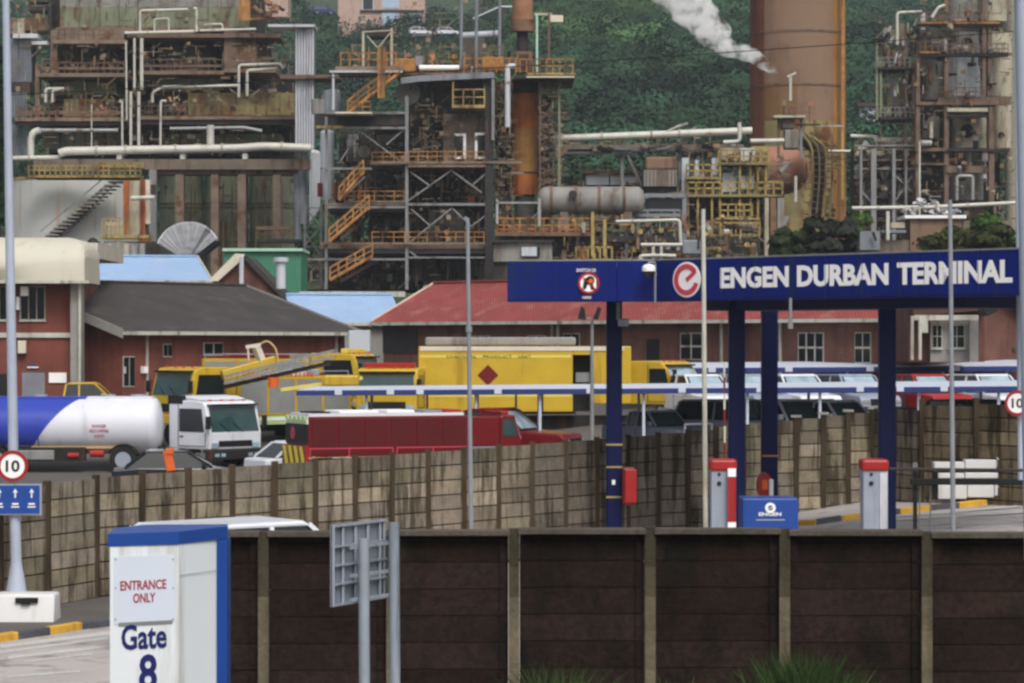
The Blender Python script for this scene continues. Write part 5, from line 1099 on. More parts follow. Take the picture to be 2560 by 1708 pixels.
# long white pipe and pipes around the block
pipes('thick white pipe running right under the furnace block', 'pipe_white', [(148, 384), (165, 378), (600, 371), (660, 366), (778, 371)], 10.5, 221, n=16)
pipes('white pipe stub left of the thick white pipe', 'pipe_white', [(30, 396), (150, 394)], 6, 221.5)
pipes('white elbow pipe rising at the left of the furnace block', 'pipe_white', [(77, 394), (77, 345), (84, 330), (100, 326)], 8.5, 221.8)
pipes('grey pipe running under the lower left deck', 'pipe_grey', [(96, 326), (295, 326)], 4.5, 223)
pipes('grey pipe running under the lower right deck', 'pipe_grey', [(425, 322), (610, 319), (655, 328)], 4, 223)
pipes('short thick white riser standing on the long white pipe', 'pipe_white', [(526, 366), (526, 313)], 9.5, 221.6)
for u in (298, 456, 612): part('pipe_saddle', bx(u - 6, 384, u + 6, 398, 221, 1.2), 'pipe_white', OFFT := bpy.data.objects['concrete_table'])
pg = 'white pipes on the furnace block'
for lb, pts_, r_ in (('upper left vertical white pipe of the pair on the furnace block', [(336, 96), (336, 224)], 3.2), ('upper right vertical white pipe of the pair on the furnace block', [(354, 96), (354, 224)], 4.6),
    ('lower left vertical white pipe reaching the thick white pipe', [(327, 229), (327, 372)], 3.6), ('lower right vertical white pipe reaching the thick white pipe', [(347, 229), (347, 372)], 4.2), ('thin dull vertical pipe left of the white pipe pairs', [(315, 104), (317, 300)], 2.2),
    ('thin vertical pipe with hooked top left of the lower pipe pair', [(298, 254), (305, 254), (306, 372)], 2.6), ('thin vertical pipe with hooked top right of the lower pipe pair', [(416, 252), (402, 252), (401, 370)], 2.8), ('thin pale vertical pipe under the lower left deck', [(229, 262), (229, 372)], 1.8),
    ('white pipe frame crossing the top green casing', [(350, 82), (350, 27), (470, 24)], 3.6), ('white pipe dropping to the top deck beside the frame', [(484, 22), (491, 22), (491, 80)], 4.2), ('horizontal white pipe along the top deck left part', [(312, 83), (486, 79)], 4.2), ('horizontal white pipe along the top deck right part', [(500, 77), (640, 73)], 3.2),
    ('tall white arch pipe at the right of the olive casing', [(597, 243), (597, 163), (700, 160), (708, 172)], 3.6), ('inner white arch pipe at the right of the olive casing', [(618, 240), (618, 176), (690, 172)], 3.6), ('grey bent pipe above the olive casing', [(381, 256), (381, 232), (406, 218), (595, 214)], 3.6), ('left short white loop on the left deck', [(114, 256), (114, 222), (160, 222)], 3.6), ('right short white loop on the left deck', [(131, 256), (131, 226), (150, 224)], 3.2), ('small low pipe loop inside the white pipe frame', [(386, 80), (386, 48), (422, 46), (422, 78)], 2.0), ('short white pipe loop at the deck right of the frame', [(510, 62), (556, 60), (556, 76)], 2.4)):
    pipes(lb, 'pipe_white', pts_, r_, 226.5, group=pg)
# white ribbed stack of pipes
t = thing('pipe_bundle', 'tall pale ribbed duct standing right of the furnace block', 'duct', (X(765, 222), 222, GZ))
b = MB(); bxm(b, 738, 66, 784, 372, 222.4, 2.5); part('duct_core', b, 'duct_grey', t)
for i in range(7): u = 741 + i * 6.8; b = MB(); b.cyl(P(u, 372, 222), P(u, 66, 222), 2.7 / F * 222, n=10); part('duct_rib', b, 'duct_white', t, smooth=True)
part('band', bx(700, 187, 850, 197, 221.4, 3.6), 'steel_brown', t); part('cap', bx(670, 61, 786, 67, 221.3, 3.4), 'duct_white', t)
for i in range(5): u = 776 + i * 5.5; b = MB(); b.tube([P(u - 24 + i * 2, 372 + i, 222), P(u, 380, 221.6), P(u, 560 - i * 9, 221.6)], 2.5 / F * 222, 8); part('down_pipe', b, 'duct_white', t, smooth=True)
b = MB(); b.cyl(P(744, 436, 223), P(744, 600, 223), .3); b.cyl(P(758, 380, 223), P(758, 560, 223), .35); part('down_pipe', b, 'duct_grey', t, smooth=True)
part('cross_beam', bx(736, 398, 776, 424, 221.3, .5), 'steel_brown', t)
t = thing('lattice_tower', 'pale grey lattice tower base beside the green shed', 'tower', P(780, 738, 218))
for u in (762, 802): part('leg', bx(u - 3, 515, u + 3, 735, 218, .3), 'steel_grey', t)
bars(t, 'brace', 'steel_grey', [(762, 520, 802, 565), (802, 565, 762, 615), (762, 575, 802, 520), (802, 640, 762, 580), (762, 520, 802, 520), (762, 566, 802, 566), (762, 617, 802, 617)], 218, 3)
# pale storage tank with stair
t = thing('storage_tank', 'pale grey storage tank with rust streaks and diagonal stair at left', 'tank', (X(175, 214), 214, GZ))
x, r = X(170, 214), 165 / F * 214; b = MB(); b.cyl((x, 216, 8.4), (x, 216, Z(450, 214)), r * 1.0, n=56); part('tank_shell', b, 'tank_pale', t, smooth=True)
rm = MB(); rm.cyl((x, 216, Z(452, 214)), (x, 216, Z(446, 214)), r * 1.012, n=56, caps=False); part('top_rim', rm, 'rail_yellow', t)
def ont(u): xx = X(u, 211.5); return 216 - math.sqrt(max(0.01, r * r - (xx - x) ** 2))
part('stair_stringer', MB().bar(P(112, 596, ont(112) - 1.3), P(278, 455, ont(278) - 1.6), .22), 'vessel_cream', t); part('stair_stringer', MB().bar(P(148, 596, ont(148) - 2.3), P(292, 455, ont(292) - 2.6), .12), 'steel_dark', t)
b = MB()
for i in range(17):
    f = i / 16; a = P(112 + 166 * f, 596 - 141 * f, 210.8); b.box(a.x, a.x + 1.0, a.y - 1.8, a.y + .4, a.z - .12, a.z - .04)
part('stair_treads', b, 'vessel_grey', t)
part('stair_handrail', MB().bar(P(100, 580, 209.4), P(266, 440, 209.4), .08), 'steel_grey', t)
t2 = thing('yellow_catwalk', 'rusty yellow catwalk along the top of the pale storage tank', 'catwalk', P(200, 460, 209))
part('deck', bx(70, 438, 352, 444, 208.6, 1.6), 'rail_yellow', t2); part('railing', rail(72, 352, 438, 24, 208.5, 13, .06), 'rail_yellow', t2); part('deck_support', bx(90, 444.5, 340, 449, 209, 1), 'steel_brown', t2)
t = thing('rusty_riser', 'orange rusted vertical ducts with cream panel at the right of the pale tank', 'duct', P(335, 738, 206))
part('rust_duct', bx(308, 452, 321, 586, 205.6, .8), 'rust_orange', t); part('cream_panel', bx(321.5, 452, 350, 590, 206, 1.2), 'vessel_cream', t); part('rust_duct', bx(351, 450, 362, 640, 205.7, .8), 'rust_orange', t); part('cream_panel', bx(362.5, 450, 375, 560, 206.1, .8), 'barge_cream', t); part('olive_post', bx(346, 586, 372, 730, 206, 1), 'casing_olive', t)
part('cross_pipe', MB().cyl(P(328, 496, 205), P(386, 494, 205), .16), 'pipe_white', t); part('wall_box', bx(376, 462, 388, 486, 205, .4), 'steel_dark', t)
t = thing('yellow_balcony', 'small yellow railed balcony in front of the pale storage tank', 'balcony', P(290, 620, 203))
part('deck', bx(252, 588, 372, 596, 203, 2), 'rail_yellow', t); part('railing', rail(256, 320, 588, 42, 203.1, 10, .055), 'rail_yellow', t); part('screen', bx(262, 556, 308, 586, 203.6, .1), 'vessel_cream', t)
t = thing('lower_plant', 'jumble of grey pumps and pipes below the yellow balcony', 'plant', P(300, 738, 200))
rv = random.Random(11)
rect(t, 'block', 'vessel_grey', (205, 612, 255, 690), (262, 606, 312, 690), (318, 608, 345, 690), d=200, th=1.6); rect(t, 'dark_gap', 'dark_void', (190, 604, 395, 700), d=202, th=1)
for i in range(8): part('pump', MB().cyl(P(215 + i * 20, 640, 199), P(215 + i * 20, 606 + rv.uniform(-6, 8), 199), rv.uniform(.1, .3)), rv.choice(('steel_dark', 'vessel_cream', 'pipe_grey')), t, smooth=True)
part('black_hood', MB().lathe([(.42, 0), (.38, .15), (.22, .32), (0, .4)], P(232, 608, 198.8), 16), 'black', t, smooth=True)
# fan shaped cone
t = thing('cone_hood', 'grey fan shaped ribbed cone roof behind the light blue roof', 'hopper', P(470, 660, 190))
apex = P(470, 652, 188); b = MB(); rim = []
for i in range(15):
    f = i / 14; a = R(158 - 128 * f); u, v = 470 + 82 * math.cos(a) * (1.0), 640 - 84 * math.sin(a) * (1 - .0 * f); rim.append(P(u, v, 190 + 2.8 * math.sin(math.pi * f) + (2 if f > .8 else 0)))
for i in range(14): q = .86 + .22 * ((i * 7) % 5) / 4; b.add([apex, rim[i], rim[i + 1]], [(0, 1, 2)], (q, q, q))
part('cone_sheet', b, 'cone_grey', t)
b = MB()
for i in range(15): b.bar(apex, rim[i] + Vector((0, -.04, 0)), .035)
part('cone_rib', b, 'duct_grey', t)
b = MB(); b.prism([rim[14], rim[13] , rim[10], rim[10] + Vector((.1, 1, .15)), rim[14] + Vector((.1, 1, .1))], (0, .3, 0)); b = MB()
for i in range(14): b.bar(rim[i], rim[i + 1], .14 if i > 7 else .07)  # right half of the white rim thickened to stand in for an edge highlight
part('rim', b, 'duct_white', t)
part('under_edge', MB().bar(apex + Vector((.25, .3, -.1)), rim[14] + Vector((.05, .3, -.25)), .35, .3), 'black', t)
part('back_sheet', MB().add([apex + Vector((0, .5, 0))] + [p + Vector((0, .5, 0)) for p in rim], [(0, i + 2, i + 1) for i in range(14)]), 'steel_dark', t)
part('support_frame', bx(432, 645, 508, 730, 189.5, 2), 'steel_dark', t)
# green shed
t = thing('green_shed', 'teal green corrugated shed wall behind the blue roof buildings', 'shed', P(660, 738, 182))
part('wall', bx(560, 628, 752, 740, 182, 6), 'green_shed', t); part('roof_edge', bx(556, 621, 756, 628, 181.7, 6.6), 'green_trim', t)
# ---------------- reactor frame in the centre
t = thing('reactor_unit', 'open steel frame with braces and decks around the dark reactor', 'process unit', (X(1030, 206), 206, GZ))
dF = 206
rect(t, 'column', 'steel_grey', (1013, 240, 1021, 732), (812, 292, 819, 732), d=dF, th=.35)
rect(t, 'column', 'steel_dark', (1213, 196, 1233, 732), d=dF - .2, th=.8)
rect(t, 'column', 'steel_brown', (896, 330, 904, 732), (935, 300, 941, 732), (1100, 405, 1106, 732), d=dF + 6, th=.4)
rect(t, 'column', 'steel_grey', (1229, 190, 1236, 350), d=dF - .6, th=.3)
rect(t, 'edge_beam', 'steel_dark', (788, 288, 1013, 313), d=dF + .2, th=1.2)
rect(t, 'edge_beam', 'steel_grey', (815, 279, 1012, 285), (850, 317, 1013, 323), (800, 419, 930, 424), (820, 515, 1013, 521), (1021, 508, 1213, 514), (735, 646, 1013, 651), (1021, 642, 1213, 646), d=dF - .1, th=.4)
rect(t, 'edge_beam', 'deck_tan', (925, 403, 1305, 409), (1021, 413, 1215, 418), (800, 606, 1213, 611), (860, 502, 1013, 506), d=dF - .3, th=.35)
rect(t, 'edge_beam', 'rail_yellow', (790, 314, 860, 321), d=dF - .5, th=.3)
rect(t, 'deck', 'deck_tan', (925, 409.5, 1213, 412), (820, 508, 1013, 514), (800, 611.5, 1213, 622), (925, 313.5, 1013, 316), d=dF + .5, th=8)
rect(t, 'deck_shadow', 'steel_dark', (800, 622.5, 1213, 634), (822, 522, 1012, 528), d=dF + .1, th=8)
bars(t, 'brace', 'steel_grey', [(1026, 430, 1077, 466), (1021, 502, 1128, 426), (1128, 426, 1205, 482), (1182, 462, 1212, 436), (1027, 522, 1078, 567), (1024, 606, 1130, 520), (1130, 520, 1178, 566), (1178, 566, 1212, 540), (850, 404, 900, 328), (900, 328, 1002, 404), (1012, 322, 966, 362), (850, 502, 912, 442), (1024, 628, 1052, 650)], dF + .15, 3.5)
# dark interior plant seen through the frame
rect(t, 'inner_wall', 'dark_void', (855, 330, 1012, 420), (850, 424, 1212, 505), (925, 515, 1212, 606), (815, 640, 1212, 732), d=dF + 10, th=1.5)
rect(t, 'inner_block', 'vessel_grey', (1072, 524, 1160, 606), (1060, 652, 1212, 715), d=dF + 7.5, th=1.5)
rv = random.Random(21)
for i in range(46):
    u = rv.uniform(830, 1200); v = rv.choice((400, 502, 604, 704)); h = rv.uniform(14, 70); 
    if v == 400 and u > 1010: continue
    part('inner_vessel' if i % 3 else 'inner_pipe', MB().cyl(P(u, v, dF + rv.uniform(3, 9)), P(u + rv.uniform(-3, 3), v - h, dF + rv.uniform(3, 9)), rv.uniform(.08, .5), n=12), rv.choice(('rust', 'steel_dark', 'steel_dark', 'steel_brown', 'vessel_grey', 'drum_dark', 'rust_orange')), t, smooth=True)
clutter(t, 830, 1212, 292, 420, dF + 1, 7, 320, 7); clutter(t, 825, 1212, 424, 506, dF + 1, 8, 320, 8); clutter(t, 822, 1212, 520, 606, dF + 1, 8, 340, 9); clutter(t, 760, 1212, 630, 730, dF + 1, 7, 380, 10)
rect(t, 'teal_door', 'teal_door', (960, 548, 974, 590), (896, 562, 910, 604), (955, 655, 972, 672), (742, 655, 765, 690), d=dF + 9, th=.2)
for (u0, u1, v, h) in ((930, 1012, 403, 22), (1022, 1210, 403, 24), (1022, 1210, 606, 26), (930, 1012, 606, 26), (862, 1010, 502, 24)): part('railing', rail(u0, u1, v, h, dF - .15, 22, .045), 'rail_orange', t)
def stair(t, u0, v0, u1, v1, d, m='rail_orange'):
    a, c = P(u0, v0, d), P(u1, v1, d); b = MB()
    for dy in (0, .9):
        b.bar(a + Vector((0, dy, 0)), c + Vector((0, dy, 0)), .1, .2); b.bar(a + Vector((0, dy, .9)), c + Vector((0, dy, .9)), .07); b.bar(a + Vector((0, dy, .45)), c + Vector((0, dy, .45)), .05)
        for k_ in range(6): p = a.lerp(c, k_ / 5) + Vector((0, dy, 0)); b.bar(p, p + Vector((0, 0, .9)), .06)
    for k_ in range(1, 12): p = a.lerp(c, k_ / 12); b.box(p.x - .14, p.x + .14, p.y, p.y + .9, p.z - .02, p.z + .02)
    return part('stair_flight', b, m, t)
t = thing('frame_stair', 'orange steel stairs zigzagging up the left side of the reactor frame', 'stairs', P(880, 730, 204))
for a in ((822, 604, 922, 518), (824, 700, 930, 640), (846, 500, 908, 430), (868, 283, 1000, 180)): stair(t, *a, 204.2)
for a in ((852, 600, 930, 530), (850, 704, 938, 655)): stair(t, *a, 207.5, 'steel_brown')
part('landing', bx(838, 280, 930, 284, 204, 2), 'barge_cream', t); part('railing', rail(870, 925, 280, 26, 204.2, 14, .05), 'rail_orange', t)
part('ladder_mast', bx(944, 118, 962, 245, 203.6, .25), 'rail_orange', t)
t = thing('reactor_vessel', 'huge dark sooty reactor vessel inside the steel frame', 'vessel', (X(1110, 213), 213, GZ + 6))
x, r = X(1115, 213), 95 / F * 213; b = MB(); b.cyl((x, 213.5, Z(403, 213)), (x, 213.5, Z(212, 213)), r, n=40); b.cyl((x, 213.5, Z(212, 213)), (x, 213.5, Z(196, 213)), r, r * .9, n=40); part('shell', b, 'drum_dark', t, smooth=True)
part('grey_lagging', bx(1108, 285, 1212, 404, 207.3, 2.9), 'concrete_ref', t); part('rust_lagging', bx(1022, 300, 1106, 404, 209.3, 1.2), 'dark_void', t)
clutter(t, 1024, 1212, 206, 400, 206.6, .5, 190, 12, tones=((.45, .42, .4), (.9, .85, .78), (.6, .45, .34))); part('nozzle', MB().cyl(P(1020, 232, 207.5), P(1020, 232, 210), .9, n=24), 'vessel_grey', t, smooth=True)
for u0, v0, u1, v1 in ((1136, 334, 1165, 397), (1187, 332, 1214, 397)):
    f_ = part('opening_frame', bx(u0, v0, u1, v1, 206.8, .45), 'letter_white', t); 
    part('opening', bx(u0 if u0 < 1150 else u0 + 7, v0 + 6, u1 - 7 if u0 < 1150 else u1, v1 - 7, 206.72, .07), 'black', f_)
t = thing('yellow_platform', 'yellow railed balcony hanging on the dark reactor vessel', 'platform', P(1172, 275, 205))
part('deck', bx(1130, 262, 1212, 270, 205, 2.5), 'rail_yellow', t); part('railing', rail(1132, 1211, 262, 38, 205.1, 25, .07), 'rail_yellow', t); part('deck_edge', bx(1132, 270.5, 1210, 275, 205.2, 2), 'steel_brown', t); part('hanger', bx(1131, 205, 1135, 262, 205.05, .15), 'rail_yellow', t)
# top deck
t = thing('top_deck', 'sloping grey top beam and orange railed deck above the reactor', 'deck', P(1120, 200, 205))
b = MB(); b.bar(P(1002, 203, 205.5), P(1046, 197, 205.5), .45); b.bar(P(1046, 197, 205.5), P(1236, 188, 205.5), .42, .42); part('main_beam', b, 'duct_grey', t)
part('deck_plate', bx(990, 182, 1236, 186, 205.3, 8), 'rust', t); part('deck_plate', bx(838, 166, 1010, 176, 205, 6), 'deck_tan', t); part('edge_beam', bx(824, 176.5, 1006, 181, 204.8, .4), 'duct_white', t)
part('railing', rail(852, 990, 166, 34, 205.1, 22, .07), 'rail_orange', t); part('railing', rail(1160, 1290, 182, 36, 205.4, 16, .08), 'rail_orange', t); part('railing', rail(1000, 1160, 182, 28, 208, 26, .06), 'rail_yellow', t)
part('stay', MB().cyl(P(833, 181, 205), P(833, 275, 205), .09), 'duct_white', t)
part('white_duct', MB().cyl(P(1048, 170, 206), P(1148, 170, 206), .2), 'letter_white', t, smooth=True)
part('winch', bx(988, 146, 1040, 180, 206, 1.6), 'rail_orange', t, bev=.1); part('winch', bx(1204, 142, 1258, 178, 206, 1.2), 'rail_orange', t, bev=.1); part('panel', bx(1038, 140, 1056, 165, 206.2, .3), 'duct_grey', t)
part('box', bx(960, 112, 984, 168, 206.8, 1), 'steel_brown', t); part('hoist_mast', bx(905, 78, 911, 166, 206, .15), 'vessel_cream', t); part('hoist_mast', bx(976, 70, 982, 166, 206, .15), 'vessel_cream', t)
bars(t, 'hoist_brace', 'vessel_cream', [(918, 90, 945, 120), (945, 120, 976, 82), (905, 80, 980, 76)], 206, 3)
part('hoist_roof', bx(920, 72, 978, 92, 206.4, 2), 'steel_dark', t)
part('motor', bx(1154, 95, 1212, 160, 209, 3), 'drum_dark', t); part('motor_hood', MB().cyl(P(1154, 90, 210), P(1250, 84, 210), .25), 'vessel_white', t)
rv = random.Random(31)
for i in range(30):
    u = rv.uniform(1010, 1300); part('gear', MB().cyl(P(u, 182, 207 + rv.uniform(0, 3)), P(u + rv.uniform(-4, 4), 182 - rv.uniform(12, 62), 207 + rv.uniform(0, 3)), rv.uniform(.05, .28), n=8), rv.choice(('steel_dark', 'rail_orange', 'steel_brown', 'vessel_grey', 'drum_dark')), t)
clutter(t, 860, 1300, 108, 182, 206.5, 3, 300, 11); clutter(t, 1010, 1300, -40, 110, 209, 2, 60, 13, big=1.6)
for u in (1152, 1190, 1248): part('tall_mast', MB().cyl(P(u, 180, 208), P(u + 2, -40, 208), .12), 'duct_grey', t)
# rusty regenerator stack
t = thing('rusty_stack', 'orange rust streaked vertical stack with dark collar right of the reactor', 'stack', (X(1312, 208), 208, GZ))
x, r = X(1312, 208), 33 / F * 208; b = MB(); b.cyl((x, 209, Z(320, 208)), (x, 209, Z(232, 208)), r, n=28, caps=False); part('shell', b, 'rust_orange', t, smooth=True)
b = MB(); b.cyl((x, 209, Z(431, 208)), (x, 209, Z(320.5, 208)), r * 1.01, n=28, caps=False); part('shell', b, 'rust_ochre', t, smooth=True)
b = MB(); b.cyl((x, 209, Z(486, 208)), (x, 209, Z(431, 208)), r, n=28, caps=False); part('shell', b, 'rust_orange', t, smooth=True)
b = MB(); b.cyl((x, 209, Z(232, 208)), (x, 209, Z(200, 208)), r * 1.0, r * 1.9, n=28); part('collar', b, 'steel_dark', t, smooth=True); part('hoop', MB().cyl((x, 209, Z(433, 208)), (x, 209, Z(429, 208)), r * 1.05, n=28), 'steel_dark', t, smooth=True)
b = MB(); b.cyl((x, 209, 8), (x, 209, Z(487, 208)), r * .75, n=24); part('skirt', b, 'drum_dark', t, smooth=True)
part('platform', bx(1284, 190, 1436, 197, 205, 8), 'steel_dark', t); part('platform_edge', bx(1318, 182, 1440, 187, 204.8, .3), 'rail_yellow', t); part('platform_edge', bx(1316, 190.5, 1436, 194, 204.7, .28), 'barge_cream', t)
part('railing', rail(1300, 1432, 182, 34, 205, 16, .07), 'rail_orange', t); part('winch_frame', bx(1292, 128, 1330, 180, 206.4, 1.4), 'rust', t); part('winch_frame', bx(1298, 136, 1322, 172, 206.3, .09), 'steel_dark', t)
part('top_vessel', MB().cyl(P(1306, 78, 209), P(1306, -60, 209), 26 / F * 209, n=20), 'drum_pink', t, smooth=True); part('top_collar', MB().cyl(P(1306, 80, 209), P(1306, 50, 209), 30 / F * 209, n=20), 'rust', t, smooth=True); part('top_collar', MB().cyl(P(1306, 128, 209), P(1306, 80, 209), 14 / F * 209, n=16), 'steel_dark', t)
part('mast', bx(1340, 34, 1345, 180, 206, .2), 'green_trim', t); part('mast', bx(1370, 34, 1375, 180, 206, .2), 'steel_brown', t); part('mast_arm', bx(1336, 33, 1380, 38, 206.1, .18), 'vessel_cream', t); part('mast_box', bx(1376, 38, 1408, 55, 206, .8), 'barge_cream', t)
pipes('pale vertical pipe between the reactor frame and the rusty stack', 'duct_white', [(1288, 166), (1269, 166), (1269, 318)], 7, 204, n=12)
t = thing('ladder_shaft', 'dark lattice ladder shaft right of the rusty stack', 'ladder', P(1375, 560, 206))
for u in (1350, 1398): part('rail_post', bx(u - 2, 195, u + 2, 560, 206, .2), 'steel_brown' if u < 1380 else 'casing_green', t)
bars(t, 'rung', 'steel_brown', [(1350, v, 1376, v + (8 if i % 2 else -8)) for i, v in enumerate(range(210, 560, 14))], 206.1, 3)
rv = random.Random(41)
for i in range(26):
    u = rv.uniform(1348, 1380); v = rv.uniform(260, 540); part('fitting', MB().cyl(P(u, v, 206.5), P(u + rv.uniform(-8, 8), v + rv.uniform(-14, 14), 207), rv.uniform(.06, .3), n=8), rv.choice(('steel_dark', 'steel_brown', 'casing_olive', 'drum_dark')), t)
clutter(t, 1344, 1404, 196, 560, 206, 3, 460, 14); clutter(t, 1236, 1282, 196, 600, 206.6, 3, 420, 15); part('core_panel', bx(1238, 205, 1280, 600, 211, 1.5), 'dark_void', t); part('core_panel', bx(1346, 236, 1378, 560, 210.5, 1.5), 'dark_void', t)
for i, (v0, v1) in enumerate(((332, 420), (430, 500))):
    t = thing('white_tank', ('upper', 'lower')[i] + ' pale tank behind the left stairs of the reactor frame', 'tank', P(818, v1, 212)); part('shell', MB().cyl(P(818, v1, 212), P(818, v0, 212), .52 - .04 * i, n=20), 'vessel_white', t, smooth=True); part('cap', MB().lathe([(.52, 0), (.4, .16), (0, .25)], P(818, v0, 212), 20), 'vessel_white', t, smooth=True)
solo('red_drum', 'small dark red drum beside the lower pale tank', 'drum', MB().cyl(P(800, 492, 211), P(800, 458, 211), .2, n=14), 'red_dark')
t = thing('steam_trap', 'pale lagged pipework left of the frame above its beam', 'pipework', P(840, 285, 214)); rv = random.Random(51)
for i in range(14): u = rv.uniform(790, 840); part('lagging', MB().cyl(P(u, 285, 214), P(u + rv.uniform(-6, 6), 285 - rv.uniform(14, 62), 214), rv.uniform(.1, .4), n=10), rv.choice(('duct_grey', 'vessel_grey', 'teal_door', 'duct_white')), t, smooth=True)
rv = random.Random(52)
for i in range(16): u = rv.uniform(846, 886); part('lagging', MB().cyl(P(u, 402, 215), P(u + rv.uniform(-14, 14), 402 - rv.uniform(14, 68), 215), rv.uniform(.1, .3), n=10), rv.choice(('duct_grey', 'vessel_grey', 'pipe_white')), t, smooth=True)
t = thing('container_cabin', 'grey cabin with air conditioner above the left end of the gantry', 'cabin', P(1305, 700, 198))
part('wall', bx(1234, 606, 1380, 654, 198, 5), 'vessel_grey', t); part('roof', bx(1230, 600, 1384, 606, 197.6, 5.8), 'steel_dark', t); part('air_unit', bx(1304, 618, 1342, 640, 197.5, .45), 'vessel_white', t); part('grille', bx(1341.5, 618, 1350, 640, 197.55, .4), 'black', t); part('plinth', bx(1234, 655, 1380, 735, 198.3, 4), 'dark_void', t)
# ================================================================ REFINERY, RIGHT HALF
pipes('long white pipe crossing before the green hill to the chimney', 'pipe_white', [(1348, 349), (1880, 327)], 9.5, 214, n=16)
pipes('cream pipe stub on the yellow platform left of the chimney', 'pipe_white', [(1808, 356), (1850, 354), (1848, 306)], 5, 212)
pipes('white pipe in front of the chimney foot', 'pipe_white', [(1876, 353), (1960, 352)], 6, 211)
t = thing('pipe_rack', 'grey pipe rack below the long white pipe', 'pipe rack', P(1600, 700, 216))
part('beam', bx(1360, 361, 1860, 373, 215.6, 3), 'concrete_ref', t); part('beam', bx(1390, 379, 1575, 385, 215, .5), 'steel_grey', t); part('beam', bx(1576, 371, 1790, 378, 215, .5), 'steel_grey', t)
for u in (1555, 1398, 1700): part('post', bx(u - 4, 385, u + 4, 730, 215.4, .5), 'steel_grey', t)
bars(t, 'brace', 'steel_grey', [(1568, 385, 1606, 468), (1720, 330, 1740, 318), (1690, 318, 1720, 308)], 215.2, 6)
clutter(t, 1360, 1880, 352, 470, 215.4, 3, 260, 24); rv = random.Random(61)
for i in range(24): u = rv.uniform(1440, 1850); part('cable_tray' if i % 2 else 'valve', MB().cyl(P(u, 362 + rv.uniform(0, 22), 214.8), P(u + rv.uniform(8, 40), 362 + rv.uniform(0, 20), 214.8), rv.uniform(.06, .2), n=8), rv.choice(('pipe_grey', 'steel_brown', 'vessel_cream', 'steel_dark')), t)
solo('slanting_pole', 'short white slanting mast above the long white pipe', 'mast', MB().bar(P(1664, 330, 213.8), P(1702, 312, 213.8), .12), 'pipe_white')
# grey horizontal drum
t = thing('horizontal_drum', 'long grey horizontal drum with rings left of the brown box', 'drum', P(1475, 540, 203))
xa, xb = X(1362, 204), X(1602, 204); r = 34 / F * 204; c = Z(500, 204)
b = MB(); b.lathe([(0, xa - .55), (r * .6, xa - .45), (r * .92, xa - .15), (r, xa + .1), (r, xb - .1), (r * .7, xb + .2), (0, xb + .3)], (0, 204.5, c), 28, 'X'); part('shell', b, 'vessel_grey', t, smooth=True)
for u in (1378, 1440, 1498, 1560): x = X(u, 204); part('ring', MB().cyl((x - .1, 204.5, c), (x + .1, 204.5, c), r * 1.07, n=28), 'steel_brown', t, smooth=True)
part('manhole', MB().cyl(P(1432, 486, 202.9), P(1432, 486, 203.8), .3, n=14), 'steel_dark', t); part('saddle', bx(1400, 530, 1420, 575, 203.6, 1.6), 'concrete_ref', t); part('saddle', bx(1560, 530, 1580, 575, 203.6, 1.6), 'concrete_ref', t)
t = thing('orange_walkway', 'rusty orange railed walkway below the grey horizontal drum', 'walkway', P(1400, 600, 200))
part('deck', bx(1238, 580, 1480, 590, 200, 3), 'rust', t); part('railing', rail(1240, 1478, 580, 34, 200.1, 19, .075), 'rail_orange', t); part('toe_plate', bx(1240, 571, 1475, 576, 200.05, .08), 'rust_orange', t); part('support', bx(1250, 590.5, 1700, 604, 201, 2), 'steel_dark', t)
for a in ((1345, 496, 1352, 566, 6), (1240, 505, 1346, 509, 5), (1240, 500, 1246, 560, 4), (1456, 556, 1464, 582, 6)): b = MB(); u0, v0, u1, v1, w_ = a; part('pipe_frame', bx(min(u0, u1), v0, max(u0, u1), v1, 199.6, .3), 'pipe_grey', t)
part('rail_tower', bx(1478, 530, 1486, 640, 199.8, .2), 'rail_yellow', t); part('rail_tower', bx(1508, 548, 1516, 640, 199.8, .2), 'rail_yellow', t)
# sheds and boxes
t = thing('plant_shed', 'low white plant shed with rusty roof edge behind the grey drum', 'shed', P(1512, 560, 217)); part('wall', bx(1466, 436, 1598, 462, 217, 4), 'vessel_white', t); part('roof', bx(1460, 425, 1600, 434, 216.6, 4.8), 'rust', t); part('base', bx(1466, 462.5, 1598, 560, 217.2, 3), 'dark_void', t); seams(t, (1524, ), 436, 462, 217, 'steel_dark', 3)
t = thing('cooler_box', 'brown slatted cooler box right of the white plant shed', 'cooler', P(1652, 480, 212)); part('hood', bx(1614, 392, 1692, 424, 212, 4), 'wood_box', t, bev=.15); part('casing', bx(1610, 425, 1692, 466, 211.8, 4.4), 'vessel_grey', t)
seams(t, range(1616, 1690, 9), 426, 465, 211.8, 'steel_brown', 3, 'slat'); part('void', bx(1614, 466.5, 1690, 482, 212.2, 3.6), 'black', t); part('leg', bx(1616, 483, 1624, 700, 212.2, .4), 'steel_grey', t); part('leg', bx(1682, 483, 1690, 700, 212.2, .4), 'steel_grey', t)
t = thing('dark_duct', 'black horizontal duct between grey rails right of the drum', 'duct', P(1650, 540, 206)); part('duct', bx(1618, 496, 1710, 522, 206, 2), 'black', t); part('rail_beam', bx(1590, 484, 1715, 493, 205.8, .4), 'duct_grey', t); part('rail_beam', bx(1600, 523, 1700, 528, 205.8, .4), 'duct_grey', t); part('rail_beam', bx(1540, 534, 1700, 542, 205.6, .8), 'duct_grey', t)
for u0, u1 in ((1562, 1570), (1592, 1600), (1706, 1716)): part('post', bx(u0, 494, u1, 650, 205.9, .3), 'duct_grey', t)
pipes('white pipe bending down above the round e logo', 'pipe_white', [(1540, 554), (1699, 550), (1702, 612)], 4.2, 198)
pipes('horizontal white pipe just above the gantry', 'pipe_white', [(1602, 612), (1706, 612)], 4.5, 197.6)
